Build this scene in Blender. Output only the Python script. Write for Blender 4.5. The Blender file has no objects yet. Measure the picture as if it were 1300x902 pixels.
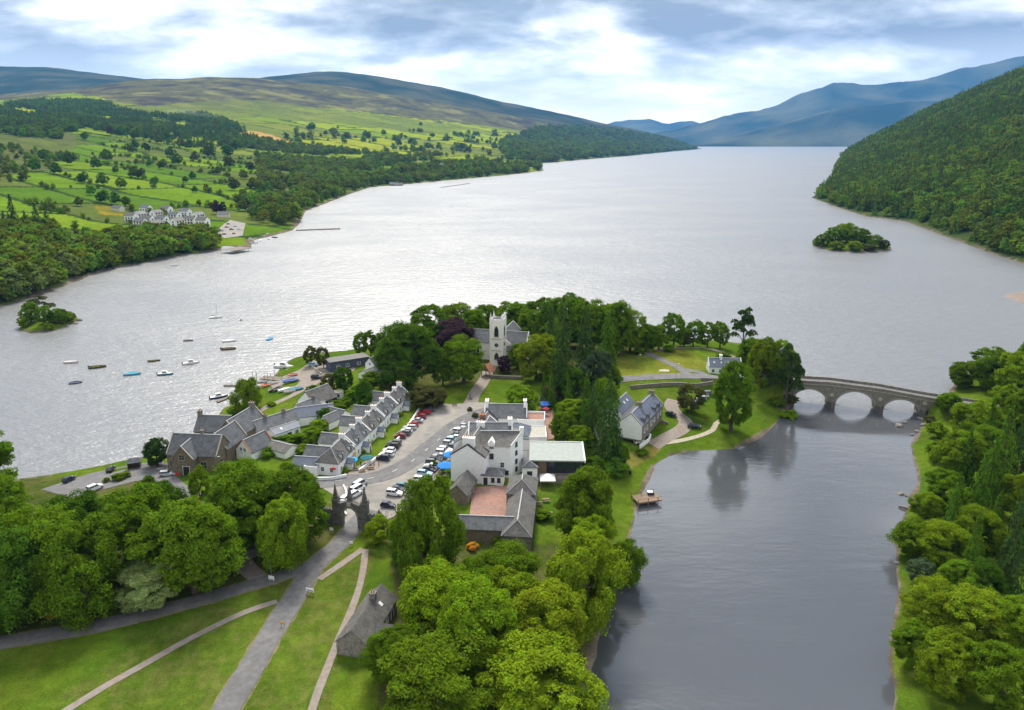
import bpy, bmesh, math, random
import numpy as np
from mathutils import Vector, Matrix

# ---------------------------------------------------------------- camera, sky, sun, exposure
SC = bpy.context.scene
COL = SC.collection
CAMZ = 100.0
FPX, CX, CY = 928.0, 650.0, 406.0          # focal length and optical centre on the 1300 px wide photograph
TILT = math.atan(228 / 928)
cd = bpy.data.cameras.new('camera'); cam = bpy.data.objects.new('camera', cd); COL.objects.link(cam)
cam.location = (0, 0, CAMZ); cam.rotation_euler = (math.pi / 2 - TILT, 0, 0)
cd.sensor_fit = 'HORIZONTAL'; cd.sensor_width = 36.0; cd.lens = 36.0 * FPX / 1300
cd.shift_y = -(451 - CY) / 1300.0
cd.clip_start = 1.0; cd.clip_end = 90000
SC.camera = cam
SUN_EL, SUN_AZ = math.radians(50), math.radians(-8)     # azimuth from +Y (view direction) towards +X
world = bpy.data.worlds.new('World'); SC.world = world; world.use_nodes = True
wn, wl = world.node_tree.nodes, world.node_tree.links
wn.clear()
def N(nodes, t, **kw):
    n = nodes.new(t)
    for k, v in kw.items():
        if k.startswith('i_'):
            n.inputs[k[2:].replace('_', ' ')].default_value = v
        else:
            setattr(n, k, v)
    return n
wo = N(wn, 'ShaderNodeOutputWorld'); wb = N(wn, 'ShaderNodeBackground'); wb.inputs['Strength'].default_value = 0.1
sky = N(wn, 'ShaderNodeTexSky', sky_type='NISHITA', sun_disc=False)
sky.sun_elevation = SUN_EL; sky.sun_rotation = SUN_AZ; sky.altitude = 100; sky.air_density = 1.0; sky.dust_density = 1.5
tc = N(wn, 'ShaderNodeTexCoord')
sp = N(wn, 'ShaderNodeSeparateXYZ'); wl.new(tc.outputs['Generated'], sp.inputs[0])
def wmath(op, a, b=None, c=None):
    m = N(wn, 'ShaderNodeMath', operation=op)
    for i, s in enumerate((a, b, c)):
        if s is None: continue
        if isinstance(s, (int, float)): m.inputs[i].default_value = s
        else: wl.new(s, m.inputs[i])
    return m.outputs[0]
den = wmath('ADD', wmath('ABSOLUTE', sp.outputs['Z']), 0.24)
cu = wmath('DIVIDE', sp.outputs['X'], den); cv = wmath('DIVIDE', sp.outputs['Y'], den)
cb = N(wn, 'ShaderNodeCombineXYZ'); wl.new(cu, cb.inputs[0]); wl.new(cv, cb.inputs[1]); cb.inputs[2].default_value = 3.7
def wnoise(scale, detail, rough, dist=0.0, off=(0, 0, 0), sc=(1, 1, 1)):
    mp = N(wn, 'ShaderNodeMapping'); mp.inputs['Location'].default_value = off; mp.inputs['Scale'].default_value = sc
    wl.new(cb.outputs[0], mp.inputs[0])
    n = N(wn, 'ShaderNodeTexNoise'); n.inputs['Scale'].default_value = scale; n.inputs['Detail'].default_value = detail
    n.inputs['Roughness'].default_value = rough; n.inputs['Distortion'].default_value = dist
    wl.new(mp.outputs[0], n.inputs['Vector']); return n.outputs['Fac']
def wramp(fac, stops):
    r = N(wn, 'ShaderNodeValToRGB'); e = r.color_ramp.elements
    while len(e) < len(stops): e.new(0.5)
    for el, (p, c) in zip(e, stops): el.position = p; el.color = (*c, 1)
    wl.new(fac, r.inputs[0]); return r.outputs[0]
CLOUD = dict(off=(1.3, 0.4, 0), sc=(1.7, 1.9, 1))
big = wnoise(0.7, 4, 0.5, 0.3, **CLOUD)
fine = wnoise(1.3, 9, 0.56, 0.2, off=(4.1, 2.2, 0), sc=(1.9, 2.3, 1))
mix = wmath('ADD', wmath('MULTIPLY', big, 0.5), wmath('MULTIPLY', fine, 0.5))
cloud = wramp(mix, [(0.43, (0.20, 0.222, 0.255)), (0.49, (0.34, 0.362, 0.395)), (0.54, (0.56, 0.572, 0.585)), (0.61, (0.98, 0.975, 0.95))])
# the cloud sheet is thinner and brighter low over the loch's end where it lies far away
lowz = N(wn, 'ShaderNodeMapRange'); lowz.inputs['From Min'].default_value = 0.0; lowz.inputs['From Max'].default_value = 0.12
lowz.inputs['To Min'].default_value = 0.85; lowz.inputs['To Max'].default_value = 0.0; wl.new(wmath('ABSOLUTE', sp.outputs['Z']), lowz.inputs[0])
mxl = N(wn, 'ShaderNodeMixRGB'); mxl.inputs[2].default_value = (1.15, 1.13, 1.1, 1)
wl.new(lowz.outputs[0], mxl.inputs[0]); wl.new(cloud, mxl.inputs[1])
gain = N(wn, 'ShaderNodeVectorMath', operation='SCALE'); gain.inputs['Scale'].default_value = 9.3
wl.new(mxl.outputs[0], gain.inputs[0])
cover = wramp(wnoise(0.9, 5, 0.5, 0.2, off=(7, 1, 0), sc=(0.6, 0.3, 1)), [(0.28, (0.9,) * 3), (0.40, (1.0,) * 3)])
mx = N(wn, 'ShaderNodeMixRGB'); wl.new(cover, mx.inputs[0]); wl.new(sky.outputs[0], mx.inputs[1]); wl.new(gain.outputs[0], mx.inputs[2])
wl.new(mx.outputs[0], wb.inputs['Color']); wl.new(wb.outputs[0], wo.inputs[0])

sd = bpy.data.lights.new('sun', 'SUN'); sun = bpy.data.objects.new('sun', sd); COL.objects.link(sun)
sd.energy = 2.3; sd.angle = math.radians(20); sd.color = (1.0, 0.94, 0.82)
sdir = Vector((math.sin(SUN_AZ) * math.cos(SUN_EL), math.cos(SUN_AZ) * math.cos(SUN_EL), math.sin(SUN_EL)))
sun.rotation_euler = sdir.to_track_quat('Z', 'Y').to_euler(); sun.location = sdir * 500
vs = SC.view_settings; vs.view_transform = 'Standard'; vs.look = 'None'; vs.gamma = 1.0; vs.use_curve_mapping = False
vs.exposure = 1.22
SC.cycles.max_bounces = 6; SC.cycles.diffuse_bounces = 3; SC.cycles.glossy_bounces = 3; SC.cycles.transmission_bounces = 4
SC.cycles.transparent_max_bounces = 8; SC.cycles.volume_bounces = 1
SC.cycles.use_denoising = True

RND = random.Random(7)
NPR = np.random.RandomState(11)

# ---------------------------------------------------------------- tagging and mesh helpers
def tag(o, label=None, cat=None, group=None, kind=None):
    if label: o['label'] = label
    if cat: o['category'] = cat
    if group: o['group'] = group
    if kind: o['kind'] = kind
    return o
def obj(name, data, parent=None, loc=(0, 0, 0), rz=0.0, scale=None, color=None):
    o = bpy.data.objects.new(name, data); COL.objects.link(o)
    o.location = loc; o.rotation_euler = (0, 0, rz)
    if scale is not None: o.scale = scale
    if parent: o.parent = parent
    if color: o.color = (*color, 1)
    return o
def thing(name, label, cat, loc, rz=0.0, group=None):
    o = obj(name, None, None, loc, rz); o.empty_display_size = 0.5
    return tag(o, label, cat, group)
class MB:
    def __init__(s): s.v = []; s.f = []; s.m = []; s.mi = 0
    def add(s, vs, fs):
        b = len(s.v); s.v += [tuple(v) for v in vs]
        s.f += [tuple(b + i for i in f) for f in fs]; s.m += [s.mi] * len(fs); return s
    def box(s, x0, x1, y0, y1, z0, z1, M=None):
        vs = [(x, y, z) for z in (z0, z1) for y in (y0, y1) for x in (x0, x1)]
        if M is not None: vs = [M @ Vector(v) for v in vs]
        return s.add(vs, [(0, 2, 3, 1), (4, 5, 7, 6), (0, 1, 5, 4), (2, 6, 7, 3), (0, 4, 6, 2), (1, 3, 7, 5)])
    def prism(s, poly, z0, z1):
        n = len(poly); vs = [(x, y, z0) for x, y in poly] + [(x, y, z1) for x, y in poly]
        return s.add(vs, [tuple(range(n - 1, -1, -1)), tuple(range(n, 2 * n))] + [(i, (i + 1) % n, n + (i + 1) % n, n + i) for i in range(n)])
    def frust(s, c, r0, r1, z0, z1, n=8, ph=0.0):
        vs = []
        for r, z in ((r0, z0), (r1, z1)):
            vs += [(c[0] + r * math.cos(ph + 2 * math.pi * k / n), c[1] + r * math.sin(ph + 2 * math.pi * k / n), z) for k in range(n)]
        return s.add(vs, [tuple(range(n - 1, -1, -1)), tuple(range(n, 2 * n))] + [(i, (i + 1) % n, n + (i + 1) % n, n + i) for i in range(n)])
    def tube(s, a, b, r0, r1=None, n=6):
        a = Vector(a); b = Vector(b); d = (b - a); r1 = r0 if r1 is None else r1
        q = d.to_track_quat('Z', 'Y').to_matrix(); vs = []
        for p, r in ((a, r0), (b, r1)):
            vs += [p + q @ Vector((r * math.cos(2 * math.pi * k / n), r * math.sin(2 * math.pi * k / n), 0)) for k in range(n)]
        return s.add(vs, [tuple(range(n - 1, -1, -1)), tuple(range(n, 2 * n))] + [(i, (i + 1) % n, n + (i + 1) % n, n + i) for i in range(n)])
    def mesh(s, name, *mats):
        me = bpy.data.meshes.new(name); me.from_pydata(s.v, [], s.f)
        for m in mats: me.materials.append(m)
        if len(mats) > 1: me.polygons.foreach_set('material_index', s.m)
        me.update(); return me
    def build(s, name, mat, parent=None, loc=(0, 0, 0), rz=0.0, color=None):
        mats = mat if isinstance(mat, (list, tuple)) else [mat]
        return obj(name, s.mesh(name, *mats), parent, loc, rz, None, color)
def RZ(a, t=(0, 0, 0)): return Matrix.Translation(t) @ Matrix.Rotation(a, 4, 'Z')
rad = math.radians

# ---------------------------------------------------------------- materials
MATS = {}
def mat(name, col=(0.5, 0.5, 0.5), rough=0.8, scale=1.0, amt=0.25, bump=0.0, bscale=4.0, objcol=False, col2=None, metal=0.0, spec=0.4, detail=5.0, pos=False, stretch=(1, 1, 1)):
    m = bpy.data.materials.new(name); m.use_nodes = True; nt = m.node_tree; nd, ln = nt.nodes, nt.links
    p = nd['Principled BSDF']; p.inputs['Roughness'].default_value = rough; p.inputs['Metallic'].default_value = metal
    p.inputs['Specular IOR Level'].default_value = spec
    if pos: vec = N(nd, 'ShaderNodeNewGeometry').outputs['Position']
    else: vec = N(nd, 'ShaderNodeTexCoord').outputs['Object']
    mp = N(nd, 'ShaderNodeMapping'); mp.inputs['Scale'].default_value = stretch; ln.new(vec, mp.inputs[0]); vec = mp.outputs[0]
    nz = N(nd, 'ShaderNodeTexNoise'); nz.inputs['Scale'].default_value = scale; nz.inputs['Detail'].default_value = detail; nz.inputs['Roughness'].default_value = 0.65
    ln.new(vec, nz.inputs['Vector'])
    if objcol:
        base = N(nd, 'ShaderNodeObjectInfo').outputs['Color']
    else:
        rgb = N(nd, 'ShaderNodeRGB'); rgb.outputs[0].default_value = (*col, 1); base = rgb.outputs[0]
    if col2:
        r2 = N(nd, 'ShaderNodeMixRGB'); r2.inputs[2].default_value = (*col2, 1); ln.new(base, r2.inputs[1])
        mr = N(nd, 'ShaderNodeMapRange'); mr.inputs[1].default_value = 0.42; mr.inputs[2].default_value = 0.62; ln.new(nz.outputs['Fac'], mr.inputs[0])
        ln.new(mr.outputs[0], r2.inputs[0]); base = r2.outputs[0]
    mr = N(nd, 'ShaderNodeMapRange'); mr.inputs[1].default_value = 0.25; mr.inputs[2].default_value = 0.75
    mr.inputs[3].default_value = 1 - amt; mr.inputs[4].default_value = 1 + amt
    n2 = N(nd, 'ShaderNodeTexNoise'); n2.inputs['Scale'].default_value = scale * 3.3; n2.inputs['Detail'].default_value = 4; ln.new(vec, n2.inputs['Vector'])
    ln.new(n2.outputs['Fac'], mr.inputs[0])
    ml = N(nd, 'ShaderNodeVectorMath', operation='SCALE'); ln.new(base, ml.inputs[0]); ln.new(mr.outputs[0], ml.inputs['Scale'])
    ln.new(ml.outputs[0], p.inputs['Base Color'])
    if bump:
        b = N(nd, 'ShaderNodeBump'); b.inputs['Strength'].default_value = bump; b.inputs['Distance'].default_value = 0.1
        n3 = N(nd, 'ShaderNodeTexNoise'); n3.inputs['Scale'].default_value = bscale; n3.inputs['Detail'].default_value = 4; ln.new(vec, n3.inputs['Vector'])
        ln.new(n3.outputs['Fac'], b.inputs['Height']); ln.new(b.outputs[0], p.inputs['Normal'])
    MATS[name] = m; return m
mat('harling_white', (0.88, 0.88, 0.865), 0.9, 0.35, 0.07, 0.3, 12)
mat('cream_wall', (0.66, 0.62, 0.52), 0.9, 0.5, 0.12, 0.3, 12)
mat('stone_grey', (0.24, 0.215, 0.18), 0.9, 1.2, 0.4, 0.5, 2.5, col2=(0.15, 0.135, 0.12))
mat('stone_brown', (0.23, 0.175, 0.12), 0.9, 1.4, 0.4, 0.5, 2.5, col2=(0.13, 0.115, 0.10))
mat('stone_dark', (0.15, 0.142, 0.13), 0.9, 1.2, 0.45, 0.6, 3, col2=(0.085, 0.083, 0.08))
mat('stone_trim', (0.42, 0.38, 0.31), 0.85, 1.2, 0.2)
mat('slate', (0.125, 0.13, 0.14), 0.6, 0.5, 0.3, 0.35, 6, col2=(0.085, 0.09, 0.098))
mat('slate_brown', (0.128, 0.12, 0.112), 0.65, 0.5, 0.35, 0.35, 6, col2=(0.085, 0.082, 0.078))
mat('slate_blue', (0.12, 0.14, 0.19), 0.5, 0.4, 0.2, 0.3, 6)
mat('lead_ridge', (0.34, 0.35, 0.37), 0.6, 1, 0.15)
mat('sheet_roof', (0.29, 0.325, 0.305), 0.6, 0.25, 0.12, 0.1, 2)
mat('felt_roof', (0.42, 0.40, 0.35), 0.9, 0.4, 0.15)
mat('tarmac', (0.165, 0.16, 0.162), 0.9, 0.25, 0.2, 0.2, 6, col2=(0.13, 0.127, 0.13), pos=True)
mat('square_surface', (0.285, 0.262, 0.235), 0.95, 0.12, 0.16, 0.2, 5, col2=(0.225, 0.212, 0.195), pos=True)
mat('gravel', (0.26, 0.225, 0.195), 0.95, 0.3, 0.2, 0.3, 7, col2=(0.25, 0.2, 0.17), pos=True)
mat('red_paving', (0.33, 0.18, 0.14), 0.9, 0.3, 0.2, 0.2, 5, col2=(0.27, 0.17, 0.14), pos=True)
mat('dirt', (0.19, 0.155, 0.085), 0.95, 0.3, 0.3, 0.3, 5, col2=(0.12, 0.13, 0.035), pos=True)
mat('pale_path', (0.42, 0.37, 0.28), 0.95, 0.4, 0.2, pos=True)
mat('sand', (0.34, 0.25, 0.2), 0.95, 0.4, 0.3, 0.4, 4, pos=True)
mat('white_paint', (0.78, 0.78, 0.76), 0.6, 1, 0.08)
mat('glass', (0.03, 0.036, 0.045), 0.12, 1, 0.2, spec=0.6)
mat('timber', (0.24, 0.165, 0.11), 0.8, 1.5, 0.3, 0.2, 8)
mat('timber_grey', (0.22, 0.19, 0.16), 0.85, 1.5, 0.3, 0.2, 8)
mat('timber_black', (0.03, 0.03, 0.033), 0.7, 1.5, 0.3)
mat('dark_paint', (0.03, 0.032, 0.04), 0.5, 1, 0.15)
mat('terracotta', (0.40, 0.17, 0.09), 0.85, 1.5, 0.3)
mat('metal_grey', (0.3, 0.31, 0.32), 0.45, 1, 0.15, metal=0.6)
mat('rubber', (0.018, 0.018, 0.018), 0.8, 1, 0.1)
mat('paint', objcol=True, rough=0.3, scale=1.0, amt=0.06, spec=0.5)
mat('fabric', objcol=True, rough=0.9, scale=1.5, amt=0.12)
mat('lamp_glass', (0.75, 0.74, 0.7), 0.2, 1, 0.05)
mat('bark', (0.085, 0.065, 0.05), 0.95, 3, 0.4, 0.5, 8)
mat('rock', (0.2, 0.18, 0.16), 0.9, 1, 0.35, 0.6, 3)
mat('church_stone', (0.82, 0.79, 0.72), 0.9, 0.6, 0.14, 0.3, 4)
mat('stone_bridge', (0.24, 0.22, 0.185), 0.9, 0.9, 0.32, 0.5, 2.2, col2=(0.16, 0.15, 0.125))
mat('stone_trim_grey', (0.30, 0.275, 0.235), 0.9, 0.9, 0.25)
mat('stone_dark_wet', (0.15, 0.135, 0.12), 0.8, 0.9, 0.3, 0.5, 3)
mat('dark_blue', (0.06, 0.085, 0.13), 0.7, 1.0, 0.2)
def leafmat(name, col=None, rnd=0.0, trans=0.4):
    m = bpy.data.materials.new(name); m.use_nodes = True; nt = m.node_tree; nd, ln = nt.nodes, nt.links
    nd.remove(nd['Principled BSDF']); out = nd['Material Output']
    oi = N(nd, 'ShaderNodeObjectInfo')
    if col is None: base = oi.outputs['Color']
    else:
        rgb = N(nd, 'ShaderNodeRGB'); rgb.outputs[0].default_value = (*col, 1); base = rgb.outputs[0]
    geo = N(nd, 'ShaderNodeNewGeometry')
    nz = N(nd, 'ShaderNodeTexNoise'); nz.inputs['Scale'].default_value = 0.45; nz.inputs['Detail'].default_value = 3; ln.new(geo.outputs['Position'], nz.inputs['Vector'])
    v1 = N(nd, 'ShaderNodeMapRange'); v1.inputs[1].default_value = 0.3; v1.inputs[2].default_value = 0.7; v1.inputs[3].default_value = 0.88; v1.inputs[4].default_value = 1.5
    ln.new(nz.outputs['Fac'], v1.inputs[0])
    wn_ = N(nd, 'ShaderNodeTexWhiteNoise', noise_dimensions='1D')
    ln.new(geo.outputs['Random Per Island'], wn_.inputs['W'])
    v2 = N(nd, 'ShaderNodeMapRange'); v2.inputs[3].default_value = 0.7; v2.inputs[4].default_value = 1.35; ln.new(wn_.outputs['Value'], v2.inputs[0])
    mm = N(nd, 'ShaderNodeMath', operation='MULTIPLY'); ln.new(v1.outputs[0], mm.inputs[0]); ln.new(v2.outputs[0], mm.inputs[1])
    hs = N(nd, 'ShaderNodeHueSaturation'); ln.new(base, hs.inputs['Color']); ln.new(mm.outputs[0], hs.inputs['Value'])
    h = N(nd, 'ShaderNodeMapRange'); h.inputs[3].default_value = 0.5 - 0.02 - rnd * 0.03; h.inputs[4].default_value = 0.5 + 0.02 + rnd * 0.03
    if rnd:
        v3 = N(nd, 'ShaderNodeMapRange'); v3.inputs[3].default_value = 1 - rnd; v3.inputs[4].default_value = 1 + rnd; ln.new(oi.outputs['Random'], v3.inputs[0])
        m3 = N(nd, 'ShaderNodeMath', operation='MULTIPLY'); ln.new(mm.outputs[0], m3.inputs[0]); ln.new(v3.outputs[0], m3.inputs[1]); ln.new(m3.outputs[0], hs.inputs['Value'])
        ln.new(oi.outputs['Random'], h.inputs[0])
    else: ln.new(nz.outputs['Fac'], h.inputs[0])
    ln.new(h.outputs[0], hs.inputs['Hue'])
    d = N(nd, 'ShaderNodeBsdfDiffuse'); t = N(nd, 'ShaderNodeBsdfTranslucent'); ms = N(nd, 'ShaderNodeMixShader'); ms.inputs[0].default_value = trans
    ln.new(hs.outputs[0], d.inputs[0]); ln.new(hs.outputs[0], t.inputs[0]); ln.new(d.outputs[0], ms.inputs[1]); ln.new(t.outputs[0], ms.inputs[2])
    ln.new(ms.outputs[0], out.inputs['Surface']); MATS[name] = m; return m
leafmat('leaf')
leafmat('wood_green', (0.115, 0.175, 0.016), 0.4); leafmat('wood_bright', (0.175, 0.23, 0.02), 0.35)
leafmat('wood_dark', (0.09, 0.145, 0.016), 0.35); leafmat('wood_conifer', (0.085, 0.135, 0.022), 0.35); leafmat('wood_olive', (0.13, 0.165, 0.04), 0.3)

# ---------------------------------------------------------------- terrain: heights from surveyed outlines
def ray(px, py):
    a = (px - CX) / FPX; b = (CY - py) / FPX
    yy = math.cos(TILT) + b * math.sin(TILT); zz = -math.sin(TILT) + b * math.cos(TILT)
    return a / yy, zz / yy                      # x per y, z per y
def atz(px, py, z=0.0):
    u, s = ray(px, py); y = (z - CAMZ) / s
    return Vector((u * y, y, z))
def polyw(pts, z=0.0): return np.array([atz(p[0], p[1], z)[:2] for p in pts])
def project(x, y, z):
    dz = z - CAMZ
    fwd = y * math.cos(TILT) - dz * math.sin(TILT); up = y * math.sin(TILT) + dz * math.cos(TILT)
    return CX + FPX * x / fwd, CY - FPX * up / fwd
def sdf(P, poly):
    """signed distance, positive inside"""
    d2 = np.full(len(P), 1e18); inside = np.zeros(len(P), bool); n = len(poly)
    px, py = P[:, 0], P[:, 1]
    for i in range(n):
        a, b = poly[i], poly[(i + 1) % n]; e = b - a
        w0 = px - a[0]; w1 = py - a[1]
        t = np.clip((w0 * e[0] + w1 * e[1]) / (e @ e + 1e-12), 0, 1)
        d2 = np.minimum(d2, (w0 - t * e[0]) ** 2 + (w1 - t * e[1]) ** 2)
        c = (a[1] > py) != (b[1] > py)
        with np.errstate(divide='ignore', invalid='ignore'):
            xi = a[0] + (py - a[1]) * e[0] / (e[1] if e[1] != 0 else 1e-12)
        inside ^= c & (px < xi)
    return np.where(inside, 1, -1) * np.sqrt(d2)
def inpoly(px, py, poly):
    inside = np.zeros(px.shape, bool); n = len(poly)
    for i in range(n):
        a, b = poly[i], poly[(i + 1) % n]
        c = (a[1] > py) != (b[1] > py)
        inside ^= c & (px < a[0] + (py - a[1]) * (b[0] - a[0]) / ((b[1] - a[1]) or 1e-9))
    return inside
_PERM = np.random.RandomState(5).rand(512, 512)
def vnoise(x, y):
    xi = np.floor(x).astype(int); yi = np.floor(y).astype(int); fx = x - xi; fy = y - yi
    fx = fx * fx * (3 - 2 * fx); fy = fy * fy * (3 - 2 * fy)
    g = lambda i, j: _PERM[(i) % 512, (j) % 512]
    return (g(xi, yi) * (1 - fx) + g(xi + 1, yi) * fx) * (1 - fy) + (g(xi, yi + 1) * (1 - fx) + g(xi + 1, yi + 1) * fx) * fy
def fbm(x, y, o=5):
    s = 0; a = 0.5; t = 0
    for k in range(o):
        s = s + a * vnoise(x * 2 ** k + 17.3 * k, y * 2 ** k + 9.1 * k); t += a; a *= 0.5
    return s / t
def sstep(t): t = np.clip(t, 0, 1); return t * t * (3 - 2 * t)

VILLAGE = [(-900, 690), (-500, 655), (-100, 622), (20, 608), (60, 603), (130, 591), (190, 578), (240, 562), (272, 545), (276, 528), (283, 518), (304, 512), (322, 497), (340, 484), (352, 474), (362, 462), (372, 455), (390, 450), (420, 447), (450, 444), (475, 436), (520, 424), (560, 416), (640, 410), (720, 412), (800, 418), (850, 426), (940, 436), (990, 452), (1012, 478), (1008, 505), (1000, 520), (985, 540), (960, 560), (930, 571), (880, 573), (852, 579), (832, 592), (818, 625), (808, 650), (803, 690), (797, 720), (780, 760), (765, 800), (750, 860), (730, 960), (700, 1200), (-900, 1200)]
RIGHT = [(1140, 1200), (1132, 900), (1130, 812), (1140, 740), (1134, 690), (1150, 650), (1165, 612), (1156, 566), (1168, 545), (1180, 528), (1205, 500), (1215, 482), (1250, 466), (1300, 455), (1350, 430), (1335, 402), (1300, 386), (1272, 375), (1300, 370), (1325, 352), (1300, 335), (1260, 322), (1200, 300), (1150, 281), (1100, 275), (1060, 262), (1030, 251), (1045, 243), (1056, 228), (1062, 215), (1075, 206), (1090, 200), (1700, 200), (2600, 300), (2600, 1200)]
LEFT = [(-900, 480), (-300, 440), (0, 390), (60, 372), (130, 345), (200, 330), (280, 317), (283, 312), (318, 316), (322, 305), (345, 300), (372, 293), (380, 284), (388, 268), (410, 260), (440, 248), (470, 238), (560, 230), (640, 223), (690, 217), (685, 208), (730, 204), (800, 198), (850, 193), (892, 189.3), (860, 187.5), (-900, 187)]
LISLE = [(22, 419), (40, 424), (70, 420), (103, 407), (98, 402), (60, 404), (30, 410)]
RISLE = [(1030, 311), (1050, 318), (1090, 321), (1132, 318), (1130, 311), (1100, 303), (1060, 303), (1040, 305)]
NC, NR = 600, 760
U = np.linspace(-0.98, 0.98, NC); Y = np.exp(np.linspace(math.log(58), math.log(26000), NR))
UU, YY = np.meshgrid(U, Y); XX = UU * YY
P2 = np.stack([XX.ravel(), YY.ravel()], 1)
def curve(pts):
    a = []
    for px, py, d in pts:
        u, s = ray(px, py); a.append((u, d, CAMZ + s * d))
    a = np.array(sorted(a)); return np.interp(U, a[:, 0], a[:, 1]), np.interp(U, a[:, 0], a[:, 2])
XL = (-250, 0, 180, 330, 440, 600, 700, 800, 890)
def cv_(pys, ds): return curve(list(zip(XL, pys, ds)))
LC = [cv_((305, 300, 275, 250, 225, 207, 197, 191, 188.5), (600, 650, 900, 1150, 1750, 2600, 3900, 5600, 8350)),
      cv_((200, 200, 195, 195, 190, 185, 180, 182, 188), (1500, 1500, 1900, 2400, 3000, 4000, 5500, 6600, 8500)),
      cv_((138, 140, 145, 145, 150, 160, 163, 170, 187.5), (3200, 3200, 3600, 4200, 4800, 5500, 6600, 7500, 8600)),
      curve([(-250, 116, 5200), (0, 124, 5200), (100, 113, 5400), (180, 101, 5800), (260, 97, 6000), (330, 98.5, 6200), (440, 112, 6400), (600, 140, 6600), (700, 154, 7400), (800, 167, 7900), (890, 187, 8700)]),
      curve([(-250, 128, 6500), (0, 131, 6500), (180, 110, 6900), (330, 108, 7200), (440, 112, 7300), (600, 136, 7400), (700, 152, 7800), (800, 166, 8100), (890, 187, 8750)]),
      curve([(-250, 80, 9500), (0, 83, 9500), (60, 84, 9500), (110, 90, 9500), (178, 100, 9500), (220, 105, 9400), (290, 103, 9200), (330, 97.5, 9000), (400, 88.5, 9000), (440, 89, 9000), (500, 98, 9000), (560, 110, 9000), (640, 130, 9000), (700, 140, 9000), (760, 155, 9000), (800, 162, 8900), (850, 173, 8900), (890, 186.5, 8800)]),
      curve([(-250, 150, 13000), (0, 150, 13000), (440, 150, 13000), (700, 172, 12000), (890, 190, 10500)])]
ZL = np.zeros_like(YY); ZF = np.zeros_like(YY)
rs_y, rs_z = curve([(1000, 240, 2800), (1060, 205, 2800), (1085, 194, 2800), (1120, 174, 3000), (1180, 145, 2900), (1240, 118, 2800), (1300, 95, 2700), (1450, 45, 2600), (1700, 10, 2500)])
r3_y, r3_z = curve([(600, 188, 12800), (850, 186, 12800), (880, 184, 12800), (940, 172, 13000), (1000, 155, 13000), (1070, 138, 13000), (1150, 131, 13000), (1200, 128, 13000), (1300, 120, 13000), (1500, 110, 13000)])
r2_y, r2_z = curve([(600, 186, 17000), (800, 180, 17000), (830, 167, 17000), (855, 163, 17000), (890, 155, 17000), (940, 142, 17000), (985, 135, 17000), (1010, 125, 17000), (1060, 107, 17000), (1130, 102, 17000), (1200, 95, 17000), (1260, 80, 17000), (1300, 70, 17000), (1450, 50, 17000)])
r1_y, r1_z = curve([(600, 175, 24000), (740, 165, 24000), (780, 156, 24000), (800, 154, 24000), (825, 151, 24000), (850, 158, 24000), (880, 156, 24000), (920, 165, 24000), (1400, 165, 24000)])
for c in range(NC):
    ys = [l[0][c] for l in LC]; zs = [l[1][c] for l in LC]
    ZL[:, c] = np.interp(Y, ys, zs)
    ZF[:, c] = np.interp(Y, [11600, r3_y[c], 14600, r2_y[c], 20500, r1_y[c], 26000], [0, r3_z[c], max(0.75 * r3_z[c], 20), r2_z[c], 150, r1_z[c], 200])
def smooth_rows(Z, k):
    out = Z.copy()
    for _ in range(k):
        out[1:-1] = 0.25 * out[:-2] + 0.5 * out[1:-1] + 0.25 * out[2:]
    return out
ZL = smooth_rows(ZL, 6)
near = (YY.ravel() < 1100)
SV = np.full(P2.shape[0], -999.0); SV[near] = sdf(P2[near], polyw(VILLAGE)); SV = SV.reshape(YY.shape)
sr_m = (P2[:, 1] < 6000) & (UU.ravel() > 0.2)
SR = np.full(P2.shape[0], -999.0); SR[sr_m] = sdf(P2[sr_m], polyw(RIGHT)); SR = SR.reshape(YY.shape)
sl_m = (P2[:, 1] > 200) & (UU.ravel() < 0.5)
SL = np.full(P2.shape[0], -999.0); SL[sl_m] = sdf(P2[sl_m], polyw(LEFT)); SL = SL.reshape(YY.shape)
SI = np.full(P2.shape[0], -999.0); SI[near] = np.maximum(sdf(P2[near], polyw(LISLE)), sdf(P2[near], polyw(RISLE))); SI = SI.reshape(YY.shape)
jag = (fbm(XX / 9, YY / 9, 3) - 0.5) * 5
def shore(s, lev):
    return np.interp(s, [-60, 0, 3, 12, 40, 70], [-8, 0, 0.5, 2.2, lev, lev])
Z = np.full(YY.shape, -8.0)
zv = shore(SV + jag * 0.35, 5.0) + np.clip(SV - 30, 0, 30) / 30 * (fbm(XX / 40, YY / 40, 2) - 0.5) * 0.2
Z = np.maximum(Z, zv)
# hill on the north side of the loch
zr_b = shore(SR + jag * 0.4, 4.5)
zr_h = np.zeros(YY.shape)
for c in range(NC):
    if U[c] < 0.38: continue
    rows = np.where((Y > 480) & (Y <= rs_y[c]))[0]; out_ = rows[SR[rows, c] <= 0]
    ysh = Y[out_[-1]] if len(out_) else 480.0
    t_ = np.clip((Y - ysh) / max(rs_y[c] - ysh, 60), 0, 1); back = np.clip(1 - (Y - rs_y[c]) / 5000, 0, 1)
    zr_h[:, c] = np.where(Y > ysh, max(rs_z[c], 8) * (0.55 * t_ + 0.45 * sstep(t_)) * np.where(Y > rs_y[c], back, 1), 0)
for _ in range(4): zr_h[:, 1:-1] = 0.25 * zr_h[:, :-2] + 0.5 * zr_h[:, 1:-1] + 0.25 * zr_h[:, 2:]
zr = np.where(SR > -60, zr_b + np.where(SR > 0, zr_h * (0.94 + 0.12 * fbm(XX / 260, YY / 260, 4)), 0), -8)
Z = np.maximum(Z, zr)
zl = shore(SL + jag * 0.6, 3.0) + np.where(SL > 0, np.clip(ZL - 3, 0, None) * sstep(SL / 170), 0)
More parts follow.
